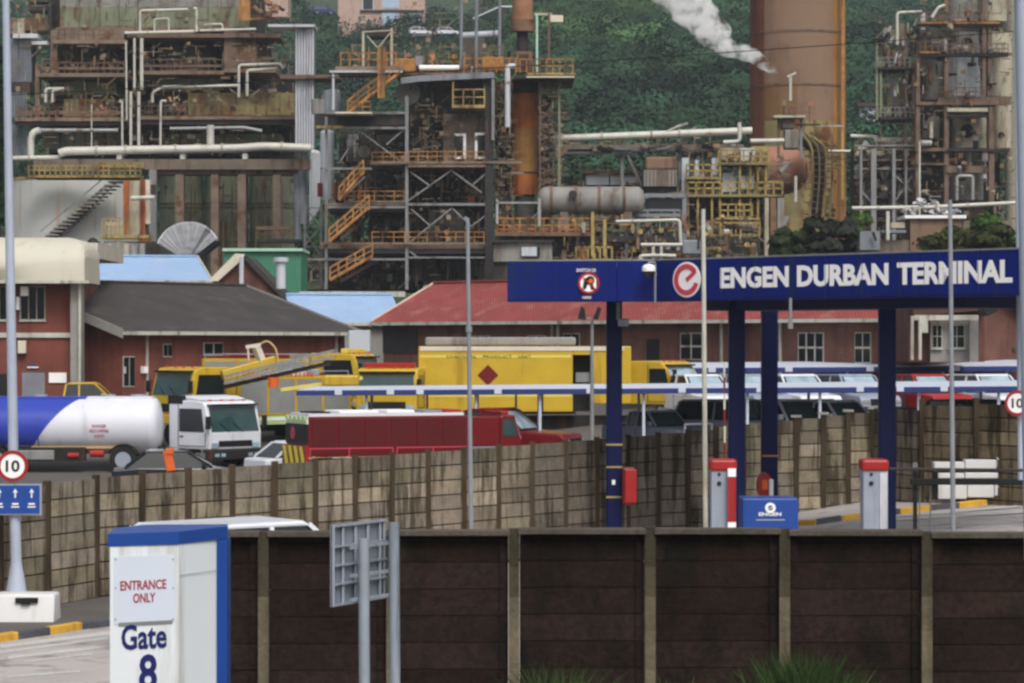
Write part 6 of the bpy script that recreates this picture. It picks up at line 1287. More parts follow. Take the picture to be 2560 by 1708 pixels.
pipes('short white pipe hooked over the gantry edge', 'pipe_white', [(1600, 652), (1601, 640), (1640, 638), (1690, 640)], 4.5, 197)
t = thing('valve_stand', 'white twin post valve stand just above the gantry', 'valve stand', P(1645, 665, 197)); part('post', bx(1630, 616, 1637, 690, 197.1, .2), 'pipe_white', t); part('post', bx(1650, 616, 1657, 690, 197.1, .2), 'pipe_white', t); part('wheel', MB().cyl(P(1644, 630, 196.9), P(1644, 630, 197.05), .17, n=14), 'steel_dark', t)
t = thing('grey_tank', 'small grey tank with sloping top beside the cream pole', 'tank', P(1728, 690, 198)); part('shell', bx(1706, 600, 1752, 636, 198, 2), 'duct_grey', t, bev=.1); part('strip', bx(1744, 598, 1749, 622, 197.9, .09), 'black', t)
t = thing('pipe_tangle', 'tangle of brown valves and pipes just above the blue gantry', 'pipework', P(1560, 700, 200)); rv = random.Random(71)
part('backdrop_plant', bx(1236, 592, 1900, 735, 207, 3), 'dark_void', t); clutter(t, 1240, 1900, 540, 680, 199, 6, 620, 20); clutter(t, 1400, 1720, 478, 590, 207.5, 3, 260, 21)
for i in range(90):
    u = rv.uniform(1400, 1890); v = rv.uniform(560, 690); hz = rv.random() < .5; L_ = rv.uniform(10, 46)
    part('pipe', MB().cyl(P(u, v, 200 + rv.uniform(0, 6)), P(u + (L_ if hz else 0), v - (0 if hz else L_), 200 + rv.uniform(0, 6) * 0 + 1), rv.uniform(.05, .22), n=8), rv.choice(('pipe_grey', 'steel_brown', 'vessel_cream', 'steel_dark', 'rust', 'steel_brown', 'rail_yellow', 'casing_olive')), t)
t = thing('yellow_rack', 'short yellow railing frame above the left part of the gantry', 'rack', P(1510, 700, 196)); part('railing', rail(1440, 1530, 680, 62, 196, 15, .09), 'rail_yellow', t); part('panel', bx(1446, 622, 1470, 680, 196.3, .1), 'rail_orange', t); part('railing', rail(1530, 1580, 680, 50, 196.4, 12, .06), 'rust', t)
# pink brown domed drum with yellow platforms
t = thing('domed_drum', 'large pinkish brown domed drum in front of the chimney foot', 'drum', P(1950, 500, 222))
xa, xb = X(1880, 222), X(1966, 222); r = 60 / F * 222; c = Z(424, 222); dm = 223
b = MB(); b.lathe([(0, xa - .1), (r, xa), (r, xb)] + [(r * math.cos(R(a)), xb + r * 1.0 * math.sin(R(a))) for a in range(10, 91, 10)], (0, dm, c), 32, 'X'); part('shell', b, 'drum_pink', t, smooth=True)
part('gold_band', MB().lathe([(r * 1.01, xa - .02), (r * 1.01, X(1924, 222))], (0, dm, c), 32, 'X'), 'casing_olive', t, smooth=True)
part('saddle', bx(1890, 470, 1960, 520, 222, 2), 'steel_dark', t)
t = thing('yellow_staging', 'yellow and ochre staging with rails around the domed drum', 'platform', P(1830, 700, 214))
DK = 213
for (u0, u1, v) in ((1796, 1922, 406), (1718, 1956, 486), (1716, 1800, 442), (1760, 1900, 585), (1800, 1880, 541)): part('deck', bx(u0, v, u1, v + 6, DK, 3), 'casing_olive', t); part('railing', rail(u0, u1, v, 30, DK + .1, 20, .08), 'rail_yellow', t)
for u in (1800, 1850, 1915, 1745, 1720, 1876, 1780, 1895): part('post', bx(u - 2.5, 380 if u > 1795 else 440, u + 2.5, 730, DK + .3, .25), 'rail_yellow', t)
part('white_panel', bx(1850, 370, 1886, 402, DK + 1, .4), 'vessel_white', t); part('white_panel', bx(1852, 440, 1886, 470, DK + 1, .4), 'vessel_white', t); part('white_panel', bx(1806, 432, 1840, 480, DK + 1.2, .4), 'vessel_white', t)
part('cream_block', bx(1800, 370, 1848, 402, DK + 1.4, 1), 'vessel_cream', t); part('gold_block', bx(1735, 470, 1790, 484, DK + 1, 1), 'casing_olive', t)
part('white_post', bx(1705, 395, 1722, 480, DK + .6, .5), 'vessel_white', t); part('white_post', bx(1738, 400, 1748, 440, DK + .6, .5), 'vessel_white', t); part('white_post', bx(1780, 395, 1795, 438, DK + .6, .5), 'vessel_white', t)
part('lattice_post', bx(1700, 480, 1716, 590, DK + .5, .5), 'steel_grey', t)
for v in (545, 556, 610, 640, 665): part('yellow_bar', bx(1790, v, 1900, v + 4, DK - .3, .15), 'rail_yellow', t)
for u in (1870, 1884, 1896, 1826, 1850): part('yellow_bar', bx(u, 545, u + 4, 720, DK - .1, .15), 'rail_yellow', t)
rv = random.Random(81)
for i in range(36): u = rv.uniform(1722, 1950); v = rv.uniform(420, 620); part('pipework', MB().cyl(P(u, v, DK + 1.6), P(u + rv.choice((0, rv.uniform(10, 40))), v - rv.uniform(0, 36), DK + 2), rv.uniform(.06, .3), n=8), rv.choice(('steel_dark', 'casing_olive', 'vessel_cream', 'drum_dark', 'rail_yellow', 'vessel_grey')), t)
rect(t, 'dark_fill', 'dark_void', (1720, 495, 1930, 735), d=DK + 5, th=1); clutter(t, 1700, 1960, 380, 690, DK + .4, 4, 620, 22); clutter(t, 1690, 1800, 330, 500, DK, 3, 120, 23)
for u0, u1, m_ in ((1926, 1940, 'rust'), (1944, 1960, 'vessel_grey'), (1912, 1922, 'vessel_cream')): part('column', bx(u0, 495, u1, 730, DK - .5, .8), m_, t)
pipes('short white vertical pipe beneath the domed drum', 'pipe_white', [(1989, 440), (1989, 505)], 4, 214)
clutter(bpy.data.objects['domed_drum'], 2000, 2090, 330, 560, 219.5, 1.2, 160, 28, tones=((.9, .7, .35), (.4, .32, .2), (.7, .55, .3)))
t = thing('cage_ladder', 'curved yellow caged ladder right of the domed drum', 'ladder', P(2055, 560, 219))
for k_, (u0, w_) in enumerate(((2030, 6), (2046, 4), (2062, 6), (2078, 4))):
    b = MB(); b.tube([P(u0 - 28, 332 + k_ * 6, 218.6), P(u0, 365, 218.6), P(u0 + 4, 440, 218.6), P(u0 - 6, 545, 218.6)], w_ / 2 / F * 218, 8, bend=1.6); part('cage_rail', b, 'casing_olive' if k_ % 2 else 'rail_yellow', t, smooth=True)
bars(t, 'rung', 'steel_brown', [(2022, v, 2078, v + 4) for v in range(360, 545, 16)], 218.8, 2.5)
part('ladder_back', MB().tube([P(2000, 345, 219.6), P(2044, 370, 219.6), P(2052, 440, 219.6), P(2040, 560, 219.6)], .5, 8, bend=1.5), 'steel_dark', t, smooth=True)
t = thing('steam_vent', 'steaming white vent pipe on a rusty platform before the chimney', 'vent', P(1976, 330, 216))
part('vent_pipe', MB().cyl(P(1976, 252, 216), P(1976, 192, 216), .11, n=12), 'pipe_white', t, smooth=True); part('vent_tip', MB().bar(P(1968, 192, 216), P(1990, 182, 216), .14), 'pipe_white', t); part('platform', bx(1934, 288, 2014, 294, 215.5, 2), 'vessel_cream', t); part('vessel', bx(1955, 296, 1988, 322, 216, 1.6), 'drum_dark', t, bev=.1); part('duct', bx(1962, 324, 1998, 372, 216, 1.4), 'vessel_grey', t, bev=.1)
part('motor', bx(1960, 264, 1990, 287, 215.8, 1), 'rust', t, bev=.1); part('arm', bx(1990, 310, 2050, 314, 216.2, .2), 'steel_dark', t); part('lamp', MB().cyl(P(2024, 308, 216), P(2024, 255, 216), .05), 'steel_brown', t); part('lamp_head', bx(2020, 254, 2032, 266, 215.9, .3), 'drum_pink', t)
part('stub', bx(1956, 250, 1964, 264, 216, .3), 'casing_olive', t); part('leg', bx(1944, 295, 1950, 395, 216.4, .3), 'steel_brown', t); part('leg', bx(2000, 295, 2006, 395, 216.4, .3), 'steel_grey', t)
# ---------------- chimney
t = thing('chimney', 'huge tapered brown chimney with rusty left edge and ochre right edge', 'chimney', (X(2006, 236), 236, GZ))
xc = X(2006, 236); rb, rt_ = 122.5 / F * 236, 119.5 / F * 236; yc = 240.0; z0, z1 = 8, Z(-260, 236)
def arc(a0, a1, dr, zz0, zz1):
    b = MB(); n = 20; vs = []
    for z, r in ((zz0, rb + (rt_ - rb) * (zz0 - z0) / (z1 - z0)), (zz1, rb + (rt_ - rb) * (zz1 - z0) / (z1 - z0))):
        for i in range(n + 1): a = R(a0 + (a1 - a0) * i / n); vs.append((xc + (r + dr) * math.cos(a), yc + (r + dr) * math.sin(a), z))
    return b.add(vs, [(i, i + 1, n + 2 + i, n + 1 + i) for i in range(n)])
part('shaft', MB().cyl((xc, yc, z0), (xc, yc, z1), rb, rt_, n=64), 'chimney', t, smooth=True)
part('ochre_patch', arc(221.2, 264, .02, Z(299, 236), Z(205, 236)), 'chimney_patch', t, smooth=2); part('rust_side', arc(180, 221, .02, z0, z1), 'chimney_rust', t, smooth=2); part('ochre_side', arc(311, 358, .02, z0, z1), 'chimney_ochre', t, smooth=2); part('ochre_foot', arc(221.1, 310.9, .015, z0, Z(300, 236)), 'casing_olive', t, smooth=2)
for v in (-20, 75, 210, 390): z = Z(v, 236); part('hoop', MB().cyl((xc, yc, z - .05), (xc, yc, z + .05), rb + .045, n=64, caps=False), 'steel_brown', t)
part('edge_strip', bx(2104, -260, 2111, 545, 236.8, .3), 'rail_orange', t); part('foot_rail', bx(2040, 313, 2110, 317, 235.4, .3), 'vessel_cream', t)
part('thin_pipe', MB().tube([P(2070, 378, 234.8), P(2133, 378, 234.8), P(2133, 520, 234.8)], .1, 8), 'pipe_white', t); part('thin_pipe', MB().cyl(P(2106, 320, 234.9), P(2106, 500, 234.9), .1), 'rail_yellow', t)
# ---------------- right hand tower
t = thing('distillation_frame', 'rusty steel tower frame holding grey and cream vessels at right', 'process unit', (X(2410, 208), 208, GZ)); dR_ = 208
rect(t, 'column', 'steel_brown', (2290, 130, 2300, 730), (2361, 130, 2372, 730), (2456, -60, 2465, 250), (2472, 250, 2486, 505), (2470, 60, 2480, 240), (2484, 505, 2492, 730), d=dR_, th=.6)
rect(t, 'beam', 'steel_brown', (2345, 243, 2524, 262), (2290, 370, 2366, 378), (2366, 415, 2470, 432), (2290, 255, 2345, 262), (2290, 408, 2366, 412), d=dR_ - .15, th=.6)
rect(t, 'beam', 'steel_dark', (2295, 60, 2500, 66), (2300, 134, 2522, 141), (2368, 288, 2470, 292), (2366, 372, 2524, 378), d=dR_ - .2, th=.8)
rect(t, 'deck', 'rail_orange', (2300, 55, 2500, 59.5), (2300, 128, 2350, 133), d=dR_ - .3, th=.5)
rect(t, 'deck', 'vessel_cream', (2368, 270, 2470, 279), d=dR_ - .2, th=2)
def vess(u0, u1, v0, v1, m, d=dR_ + 2.6, hole=None, name='vessel'):
    x, r = X((u0 + u1) / 2, d), (u1 - u0) / 2 / F * d; o = part(name, MB().cyl((x, d + r * .3, Z(v1, d)), (x, d + r * .3, Z(v0, d)), r, n=28), m, t, smooth=True)
    if hole: hu, hv, hr = hole; part('manhole', MB().cyl(P(hu, hv, d - r * .72), P(hu, hv, d), hr / F * d, n=18), 'black', o)
vess(2366, 2452, 142, 242, 'vessel_white'); vess(2478, 2532, 142, 242, 'vessel_cream'); vess(2384, 2468, 294, 371, 'vessel_cream', hole=(2418, 328, 17)); vess(2487, 2530, 264, 371, 'vessel_cream', hole=(2503, 338, 8))
vess(2380, 2450, 82, 133, 'vessel_grey', hole=(2418, 108, 14)); vess(2452, 2532, 82, 133, 'vessel_cream'); vess(2448, 2520, -60, 54, 'vessel_cream'); vess(2370, 2446, -60, 54, 'vessel_grey', hole=(2416, 35, 8))
vess(2306, 2350, 292, 345, 'vessel_grey'); vess(2312, 2352, 68, 126, 'drum_dark'); vess(2515, 2580, -60, 720, 'vessel_cream', d=dR_ + 6); vess(2378, 2460, 436, 500, 'vessel_grey'); vess(2300, 2360, 150, 250, 'vessel_grey', d=dR_ + 4)
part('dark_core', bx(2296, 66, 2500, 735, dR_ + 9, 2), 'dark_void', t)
part('door_frame', MB().tube([P(2392, 500, dR_), P(2392, 440, dR_), P(2432, 440, dR_), P(2432, 500, dR_)], .12, 8), 'pipe_grey', t)
rv = random.Random(91)
for i in range(64):
    u = rv.uniform(2290, 2500); v = rv.uniform(-10, 500); hz = rv.random() < .45; part('fitting', MB().cyl(P(u, v, dR_ + rv.uniform(-.5, 1.5)), P(u + (rv.uniform(8, 34) if hz else 0), v - (0 if hz else rv.uniform(8, 44)), dR_ + rv.uniform(-.5, 1.5)), rv.uniform(.05, .24), n=8), rv.choice(('steel_dark', 'steel_brown', 'vessel_grey', 'pipe_grey', 'drum_dark', 'rust', 'vessel_cream')), t)
for u0, u1, v in ((2300, 2360, 55), (2300, 2360, 128), (2366, 2470, 55), (2345, 2470, 243), (2366, 2520, 134)): part('railing', rail(u0, u1, v, 24, dR_ - .5, 14, .05), 'steel_brown', t)
pipes('curved white pipe at the top of the right tower', 'pipe_white', [(2243, 112), (2243, 32), (2305, 29)], 3.6, 206)
pipes('slanting pale pipe at the top of the right tower', 'pipe_white', [(2330, 44), (2346, 18), (2362, 14)], 4, 206)
clutter(bpy.data.objects['distillation_frame'], 2290, 2530, -40, 720, dR_ - .3, 4, 900, 25)
t = thing('side_tower', 'slender tower with a small white tank left of the right tower', 'process unit', (X(2230, 210), 210, GZ)); dS = 210
rect(t, 'column', 'casing_green', (2190, 95, 2195, 300), (2200, 150, 2205, 300), d=dS, th=.3); rect(t, 'column', 'steel_brown', (2262, 80, 2268, 730), (2218, 100, 2223, 170), (2280, 150, 2286, 730), d=dS, th=.3)
rect(t, 'deck', 'steel_dark', (2195, 168, 2290, 174), (2200, 293, 2290, 299), (2190, 95, 2216, 99), d=dS - .3, th=3)
for (u0, u1, v0, v1, m_) in ((2218, 2264, 186, 212, 'vessel_white'), (2214, 2268, 212.5, 292, 'vessel_grey'), (2232, 2262, 60, 110, 'casing_green'), (2225, 2262, 130, 166, 'drum_pink'), (2205, 2225, 110, 166, 'casing_green'), (2270, 2290, 180, 290, 'drum_dark')):
    part('vessel', MB().cyl(P((u0 + u1) / 2, v1, dS + 2), P((u0 + u1) / 2, v0, dS + 2), (u1 - u0) / 2 / F * dS, n=20), m_, t, smooth=True)
part('manhole', MB().cyl(P(2233, 275, dS + .9), P(2233, 275, dS + 2), .28, n=14), 'black', t); part('motor', MB().cyl(P(2234, 152, dS + .5), P(2234, 152, dS + 2), .3, n=14), 'steel_dark', t)
for u0, u1, v in ((2196, 2288, 168), (2200, 2288, 293)): part('railing', rail(u0, u1, v, 24, dS - .2, 12, .04), 'vessel_grey', t)
rv = random.Random(95)
for i in range(30): u = rv.uniform(2196, 2290); v = rv.uniform(60, 300); part('fitting', MB().cyl(P(u, v, dS - .1), P(u + rv.uniform(-6, 12), v - rv.uniform(4, 30), dS + .6), rv.uniform(.04, .15), n=8), rv.choice(('steel_dark', 'vessel_grey', 'casing_green', 'pipe_grey', 'steel_brown')), t)
clutter(t, 2190, 2292, 50, 370, dS - .2, 3, 300, 26)
pipes('thin white pipe running from the chimney to the right tower', 'pipe_white', [(2126, 340), (2190, 343), (2210, 350)], 5, 212)
pipes('thick white pipe ending at the right tower', 'pipe_white', [(2186, 350), (2282, 352)], 7.5, 211.5, n=14)
t = thing('lower_rack', 'grey pipe rack with posts below the pipes at right of the chimney', 'pipe rack', P(2215, 720, 209)); rv = random.Random(97)
for u0, u1 in ((2178, 2191), (2231, 2239), (2150, 2156), (2262, 2268)): part('post', bx(u0, 372, u1, 720, 209, .5), 'steel_grey', t)
for v in (362, 372, 398, 420): part('beam', bx(2136, v, 2290, v + 4, 209.6, .5), rv.choice(('steel_grey', 'steel_brown')), t)
bars(t, 'brace', 'steel_grey', [(2240, 440, 2280, 480), (2280, 440, 2240, 500), (2156, 480, 2180, 508)], 209.4, 4)
part('back_fill', bx(2134, 372, 2300, 735, 214, 2), 'dark_void', t); clutter(t, 2136, 2300, 350, 600, 209.5, 3.5, 480, 27)
for i in range(40): u = rv.uniform(2138, 2285); v = rv.uniform(370, 505); part('fitting', MB().cyl(P(u, v, 210 + rv.uniform(0, 2)), P(u + rv.uniform(-8, 16), v - rv.uniform(4, 36), 211), rv.uniform(.06, .3), n=8), rv.choice(('steel_dark', 'vessel_grey', 'steel_brown', 'pipe_grey', 'vessel_cream')), t)
pipes('long white pipe at the foot of the right tower', 'pipe_white', [(2130, 521), (2330, 518), (2545, 507)], 5, 196)
pipes('slim white pole before the right tower', 'pipe_white', [(2299, 545), (2299, 352)], 2.4, 195, name='pole', cat='pole')
t = thing('white_roof_shed', 'low shed with thin white roof among debris right of the chimney', 'shed', P(2340, 620, 190)); part('roof', bx(2262, 538, 2416, 546, 190, 4), 'letter_white', t); part('wall', bx(2276, 548, 2404, 640, 190.3, 3.4), 'wood_box', t); part('wall', bx(2404.5, 552, 2530, 640, 190.6, 3), 'concrete_ref', t)
t = thing('scrap_heap', 'heap of pale crumpled sheeting above the thin white roof', 'scrap heap', P(2320, 538, 190.5)); rv = random.Random(99)
for i in range(55):
    f = rv.random(); u = 2250 + 150 * f; hh = 34 * math.exp(-((u - 2312) / 34) ** 2) + 10; v = 537 - rv.random() * hh; a = P(u, v, 190.5 + rv.uniform(0, 2)); s_ = rv.uniform(.1, .34)
    part('sheet', MB().prism([a, a + Vector((s_, rv.uniform(-.3, .3), rv.uniform(-.2, .3))), a + Vector((s_ * .6, .1, s_ * .8)), a + Vector((-.1, .1, s_ * .5))], (.02, .05, .01)), rv.choice(('duct_white', 'duct_grey', 'duct_grey', 'vessel_cream')), t)
t = thing('pump_skid', 'small grey skid with white post left of the low white roof', 'skid', P(2200, 640, 190)); part('post', bx(2216, 528, 2224, 600, 189.6, .3), 'pipe_white', t); part('block', bx(2150, 578, 2200, 625, 190, 2), 'duct_grey', t); part('block', bx(2205, 575, 2265, 582, 190, 2), 'duct_grey', t); part('block', bx(2228, 556, 2262, 570, 190.4, 1), 'vessel_cream', t); part('base', bx(2145, 600, 2275, 660, 190.6, 2), 'concrete_ref', t); part('black_chute', MB().bar(P(2182, 580, 189.6), P(2190, 602, 189.6), .16), 'black', t)
# ================================================================ VEGETATION
def leaf_mesh(name, centers, radii, per, size, m, cols, flat=.75, parent=None, up=0.0):
    """crowns made of many small leaf-sprays scattered through lumpy volumes"""
    n = len(centers); C = np.repeat(np.array(centers, float), per, 0); Rr = np.repeat(np.array(radii, float), per, 0); Cc = np.repeat(np.array(cols, float), per, 0)
    N = n * per; d = rng.normal(size=(N, 3)); d /= np.linalg.norm(d, axis=1)[:, None]
    d[:, 2] = np.abs(d[:, 2]) * 1.0 - .25
    # lumps: pull points towards random lobe centres of their crown
    lob = rng.normal(size=(n, 9, 3)); lob /= np.linalg.norm(lob, axis=2)[:, :, None]; lob[:, :, 2] = np.abs(lob[:, :, 2]) - .2
    pick = rng.integers(0, 9, N); L = lob[np.repeat(np.arange(n), per), pick]
    rad = rng.uniform(.55, 1.0, N) ** .6
    big = name == 'hillside_wood'; far = 1 + (0 if big else .45) * (rng.random(N) < .14) * rng.random(N); pos = (L * rng.uniform(.35, .7, N)[:, None] + d * .5 * rad[:, None]) * far[:, None] * Rr * np.array([1, 1, flat]) + C
    nrm = (L * .9 + d * .7) + rng.normal(size=(N, 3)) * (.14 if big else .28) + np.array([0, 0, .35]); nrm /= np.linalg.norm(nrm, axis=1)[:, None]
    t1 = np.cross(nrm, rng.normal(size=(N, 3))); t1 /= np.linalg.norm(t1, axis=1)[:, None] + 1e-9; t2 = np.cross(nrm, t1)
    s = size * rng.uniform(.6, 1.3, N)[:, None]
    V = np.stack([pos - t1 * s, pos + t2 * s * .6, pos + t1 * s, pos - t2 * s * .6], 1).reshape(-1, 3)
    me = bpy.data.meshes.new(name); me.vertices.add(N * 4); me.vertices.foreach_set('co', V.astype('f').ravel())
    me.loops.add(N * 4); me.loops.foreach_set('vertex_index', np.arange(N * 4, dtype='i'))
    me.polygons.add(N); me.polygons.foreach_set('loop_start', np.arange(0, N * 4, 4, dtype='i')); me.polygons.foreach_set('loop_total', np.full(N, 4, dtype='i'))
    me.update(calc_edges=True)
    a = me.color_attributes.new('tint', 'FLOAT_COLOR', 'CORNER'); v = Cc * (rng.uniform(.94, 1.06, N) if big else rng.uniform(.8, 1.25, N))[:, None]
    a.data.foreach_set('color', np.repeat(np.hstack([v, np.ones((N, 1))]), 4, 0).astype('f').ravel())
    me.materials.append(MATS[m]); o = bpy.data.objects.new(name, me); col.objects.link(o)
    if parent: o.parent = parent; OFF[o.name] = OFF[parent.name]
    return o
# the wooded hillside
cs = []; rs = []; cc = []; y = 285
while y < 1000:
    step = 6.5 + (y - 285) * .006; wv = y * .19 + 14; x = -wv
    while x < wv:
        px, py = x + rng.uniform(-3, 3), y + rng.uniform(-3, 3); u = px / py * F + 1280; v = 854 - (ground_z(px, py) - H) / py * F
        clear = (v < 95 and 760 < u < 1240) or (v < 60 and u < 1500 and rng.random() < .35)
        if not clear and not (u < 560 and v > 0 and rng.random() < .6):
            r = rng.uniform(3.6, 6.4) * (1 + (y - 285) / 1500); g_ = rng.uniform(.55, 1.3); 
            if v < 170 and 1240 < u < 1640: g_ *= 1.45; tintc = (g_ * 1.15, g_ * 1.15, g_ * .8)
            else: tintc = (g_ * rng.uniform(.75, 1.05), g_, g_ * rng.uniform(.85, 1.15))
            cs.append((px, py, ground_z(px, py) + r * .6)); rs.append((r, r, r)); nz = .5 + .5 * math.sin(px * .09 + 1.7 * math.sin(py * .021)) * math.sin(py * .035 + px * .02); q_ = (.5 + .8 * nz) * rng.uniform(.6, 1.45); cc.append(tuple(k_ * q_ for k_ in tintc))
        x += step * rng.uniform(.8, 1.2)
    y += step * .95
print('hill trees', len(cs))
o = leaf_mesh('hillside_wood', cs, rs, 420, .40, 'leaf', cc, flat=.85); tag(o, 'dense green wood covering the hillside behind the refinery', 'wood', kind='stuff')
# trees and bushes one can point at
def bush(name, label, cx, cy, base, w_, h_, m, n, leaf=.16, tone=(1, 1, 1), seed=0, cat='bush'):
    n = int(n * 1.8); t = thing(name, label, cat, (cx, cy, base)); cs = []; rs = []
    for i in range(n): a = rng.uniform(0, 6.28); q = rng.uniform(0, 1) ** .5; cs.append((cx + math.cos(a) * q * w_ * .5 - 0, cy + math.sin(a) * q * w_ * .3, base + h_ * rng.uniform(.12, .8))); rs.append((w_ * rng.uniform(.15, .28),) * 2 + (h_ * .36,))
    cs_ = [(c[0] - cx, c[1] - cy, c[2] - base) for c in cs]
    o = leaf_mesh('crown', cs_, rs, 420, leaf, m, [tuple(k_ * rng.uniform(.7, 1.3) for k_ in tone)] * n, parent=t)
    b = MB()
    for i in range(5): a = i * 1.3; b.cyl((cx, cy, base - .1), (cx + math.cos(a) * w_ * .2, cy + math.sin(a) * w_ * .15, base + h_ * .6), .05 * h_ * .4, .02, n=6)
    part('trunk', b, 'bark', t)
def bpx(label, u, vt, vb, wpx, d, m='leaf_dark', n=8, leaf=.22, tone=(1, 1, 1), name='bush'):
    bush(name, label, X(u, d), d, Z(vb, d), wpx / F * d, (vb - vt) / F * d, m, n, leaf, tone)
bpx('dark round bush at the foot of the chimney above DURBAN', 2085, 540, 650, 130, 192, n=12)
bpx('olive drooping bush left of the dark round bush above DURBAN', 1990, 560, 650, 110, 193, n=9, tone=(1.5, 1.3, .8))
bpx('dark bush behind the word TERMINAL', 2420, 560, 660, 190, 186, n=14, tone=(1.1, 1.1, .7))
bpx('bright green bush above the last letters of TERMINAL', 2480, 520, 650, 120, 187, n=9, tone=(1.6, 1.9, .8))
bpx('light green shrub right of the chimney foot', 2145, 520, 590, 60, 194, n=5, tone=(1.6, 2.1, 1.3))
bpx('olive bush at the right edge beside the porch building', 2500, 800, 960, 130, 128, n=10, leaf=.14, tone=(1.2, 1.2, .9))
bpx('dark green tree at the far left behind the left pole', -10, 90, 640, 60, 235, n=12, leaf=.5, name='tree')
# grass and weeds against the foreground wall
def tuft(name, label, u, d, wpx, hpx, n, tone, seed):
    t_ = random.Random(seed); cx = X(u, d); z0 = .45; w_ = wpx / F * d; top = Z(1708 - hpx, d) - z0; b = MB()
    for i in range(n):
        f = t_.gauss(0, .33); x = cx + f * w_; y = d + t_.uniform(-.35, .25); h = top * t_.uniform(.55, 1.05) * math.exp(-f * f * 2.0); dx = t_.gauss(0, .3); dy = t_.gauss(0, .12); wd = t_.uniform(.008, .02)
        q = t_.uniform(.5, 1.5); c = (tone[0] * q, tone[1] * q, tone[2] * q)
        p0 = Vector((x, y, z0 - .05)); p1 = p0 + Vector((dx * .4, dy * .4, h * .6)); p2 = p0 + Vector((dx, dy, h)); s_ = Vector((wd, t_.uniform(-.01, .01), 0))
        b.add([p0 - s_, p0 + s_, p1 + s_ * .8, p1 - s_ * .8, p2], [(0, 1, 2, 3), (3, 2, 4)], c)
    return solo(name, label, 'plant', b, 'grass_blade')
tuft('grass_tuft', 'tuft of long grass under the left part of the dark wall panels', 1385, 32.4, 270, 62, 520, (.8, .85, .8), 1)
tuft('grass_tuft', 'sparse pale grass stalks left of the low bush at bottom', 1700, 32.4, 330, 24, 260, (1.3, 1.2, 1), 2)
tuft('weed_bush', 'leafy green weed clump with pale tips before the fourth panel', 2000, 32.2, 320, 100, 1000, (.6, .75, .62), 3)
bush('bush', 'low dark green bush at the bottom right of the dark wall', X(2000, 32.6), 32.5, .45, 1.1, .75, 'leaf_dark', 8, .035, (1.0, 1.5, 1.0))
# ================================================================ HILLSIDE HOUSES AND CARS
def house(label, u0, u1, vt, vb, d, m, wins, roofm='roof_brown', flat=True):
    t = thing('house', label, 'house', P((u0 + u1) / 2, vb + 20, d)); part('wall', bx(u0, vt, u1, vb + 30, d, 9), m, t)
    part('roof', bx(u0 - 6, vt - 9, u1 + 6, vt - .5, d - .6, 10.5), roofm, t)
    for a, b_, c, e, mm in wins: w_ = part('window', bx(a, b_, c, e, d - .12, .1), 'vessel_white', t); part('pane', bx(a + 3, b_ + 3, c - 3, e - 3, d - .2, .07), mm, w_)
    return t
house('pink walled hillside house with blue grey doors above the reactor frame', 845, 1062, -30, 62, 640, 'house_wall', ((905, -6, 935, 26, 'glass_dark'), (955, 30, 998, 64, 'house_blue'), (1018, 32, 1052, 60, 'glass_sky'), (955, -20, 998, 22, 'house_blue')))
part('ledge', bx(900, 25, 1060, 29, 639.5, 1), 'steel_dark', bpy.data.objects['house'])
house('red brown hillside house at top centre among trees', 1480, 1580, -60, 12, 720, 'brick_brown', ((1500, -20, 1520, 0, 'glass_dark'),))
house('small white hillside house behind the furnace block', 560, 720, -60, 12, 660, 'house_wall', ((590, -30, 620, -5, 'glass_dark'),))
house('pale flat hillside building behind the side tower', 2150, 2200, 266, 290, 420, 'vessel_white', ((2160, 272, 2172, 284, 'glass_dark'),))
solo('canopy_roof', 'white canopy roof on the hillside above the tall masts', 'canopy', MB().prism([P(1182, 48, 500), P(1250, 18, 500), P(1285, 18, 508), P(1225, 50, 508)], (0, 2, .5)), 'vessel_white')
for u, v, lb, p in ((808, 25, 'small blue car parked on the upper hillside', 'carport_blue'), (1118, 78, 'small white car parked high on the hillside right of the pink house', 'cab_white'), (1050, 78, 'small pale car parked high on the hillside below the pink house', 'cab_white')):
    d = 600; car(lb, tuple(P(u, v + 12, d)), 15, p, 'suv', 'cars parked on the hillside')
    x_, y_, z_ = P(u, v + 12, d); part('parking_slab', MB().box(x_ - 4, x_ + 4, y_ - 3, y_ + 3, z_ - 3, z_ - .02), 'concrete_ref', o_) if False else None
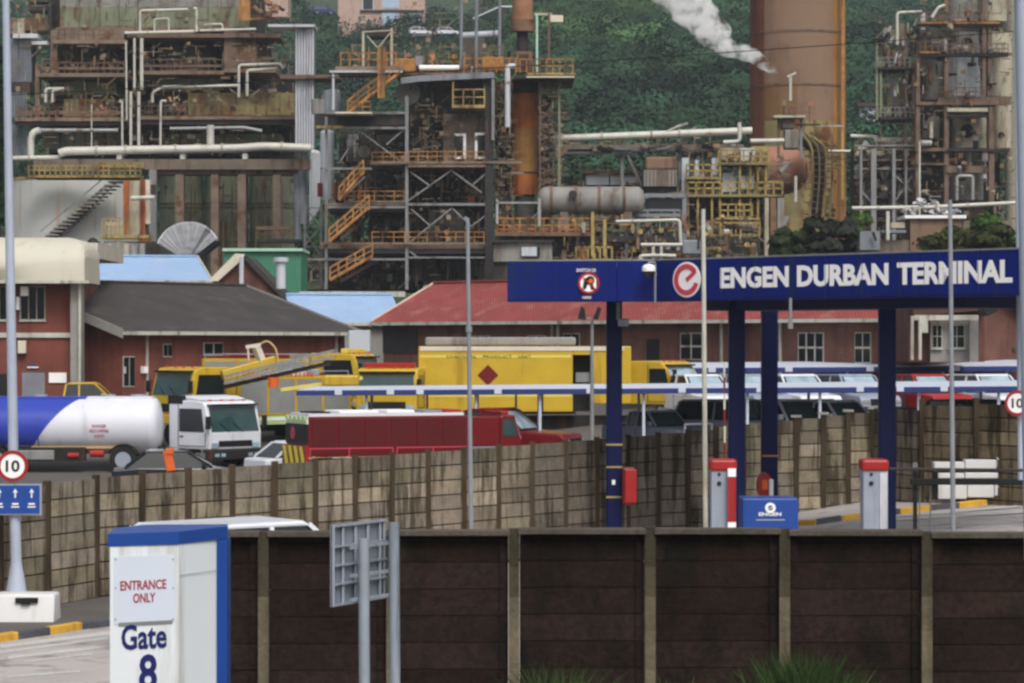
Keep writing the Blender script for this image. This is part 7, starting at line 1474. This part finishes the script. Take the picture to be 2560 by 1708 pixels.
# ================================================================ STEAM
def steam(name, label, pts, m_d, base_noise, seed):
    m = bpy.data.materials.new(name); m.use_nodes = True; n = m.node_tree.nodes; l = m.node_tree.links; n.remove(n['Principled BSDF'])
    pv = n.new('ShaderNodeVolumePrincipled'); pv.inputs['Color'].default_value = (.995, .995, .998, 1); pv.inputs['Anisotropy'].default_value = 0
    g_ = n.new('ShaderNodeNewGeometry'); no = n.new('ShaderNodeTexNoise'); no.inputs['Scale'].default_value = base_noise; no.inputs['Detail'].default_value = 6; no.inputs['Roughness'].default_value = .68
    l.new(g_.outputs['Position'], no.inputs['Vector']); mr = n.new('ShaderNodeMapRange'); mr.inputs[1].default_value = .47; mr.inputs[2].default_value = .68; mr.inputs[4].default_value = m_d; l.new(no.outputs[0], mr.inputs[0]); l.new(mr.outputs[0], pv.inputs['Density'])
    l.new(pv.outputs[0], n['Material Output'].inputs['Volume']); MATS[name] = m
    b = MB(); path = []
    for (u, v, d, r) in pts: path.append((P(u, v, d), r / F * d))
    rngs = random.Random(seed); N = 16; vs = []; k = len(path)
    fine = []
    for i in range(k - 1):
        for s in range(5): f = s / 5; fine.append((path[i][0].lerp(path[i + 1][0], f), path[i][1] * (1 - f) + path[i + 1][1] * f))
    fine.append(path[-1])
    for i, (p, r) in enumerate(fine):
        dd = (fine[min(i + 1, len(fine) - 1)][0] - fine[max(i - 1, 0)][0]).normalized(); q = dd.cross(Vector((0, 1, 0))).normalized(); w_ = q.cross(dd)
        rr = r * (.05 if i in (0, len(fine) - 1) else 1)
        for j in range(N): a = 2 * math.pi * j / N; vs.append(p + (q * math.cos(a) + w_ * math.sin(a)) * rr * (1 + rngs.uniform(-.22, .22)))
    fs = [(i * N + j, i * N + (j + 1) % N, (i + 1) * N + (j + 1) % N, (i + 1) * N + j) for i in range(len(fine) - 1) for j in range(N)] + [tuple(range(N - 1, -1, -1)), tuple(range((len(fine) - 1) * N, len(fine) * N))]
    b.add(vs, [tuple(reversed(f_)) for f_ in fs]); o = solo(name, label, 'steam', b, name); tag(o, kind='stuff'); o.modifiers.new('s', 'SUBSURF').render_levels = 1; return o
steam('steam_plume', 'white steam plume drifting up left from the vent before the chimney', [(1944, 183, 217, 8), (1912, 162, 218, 15), (1880, 136, 219, 21), (1845, 128, 220, 20), (1812, 118, 221, 26), (1790, 88, 222, 40), (1762, 60, 223, 46), (1728, 15, 224, 54), (1690, -25, 225, 62), (1640, -80, 226, 70)], 4.5, .95, 3)
steam('steam_wisp', 'thin steam wisp drifting off the left edge of the plume', [(1770, 95, 225.5, 12), (1735, 62, 226, 22), (1700, 30, 226.5, 26), (1668, 0, 227, 30), (1640, -30, 228, 34)], 1.2, .8, 9)
# ================================================================ AIR
hz = bpy.data.materials.new('haze'); hz.use_nodes = True; n = hz.node_tree.nodes; n.remove(n['Principled BSDF']); pv = n.new('ShaderNodeVolumePrincipled')
pv.inputs['Color'].default_value = (.78, .88, 1.0, 1); pv.inputs['Density'].default_value = .00018; pv.inputs['Anisotropy'].default_value = .1
hz.node_tree.links.new(pv.outputs[0], n['Material Output'].inputs['Volume']); MATS['haze'] = hz
o = part('haze', MB().box(-1450, 1450, -60, 2700, -3, 330), 'haze'); tag(o, kind='stuff')
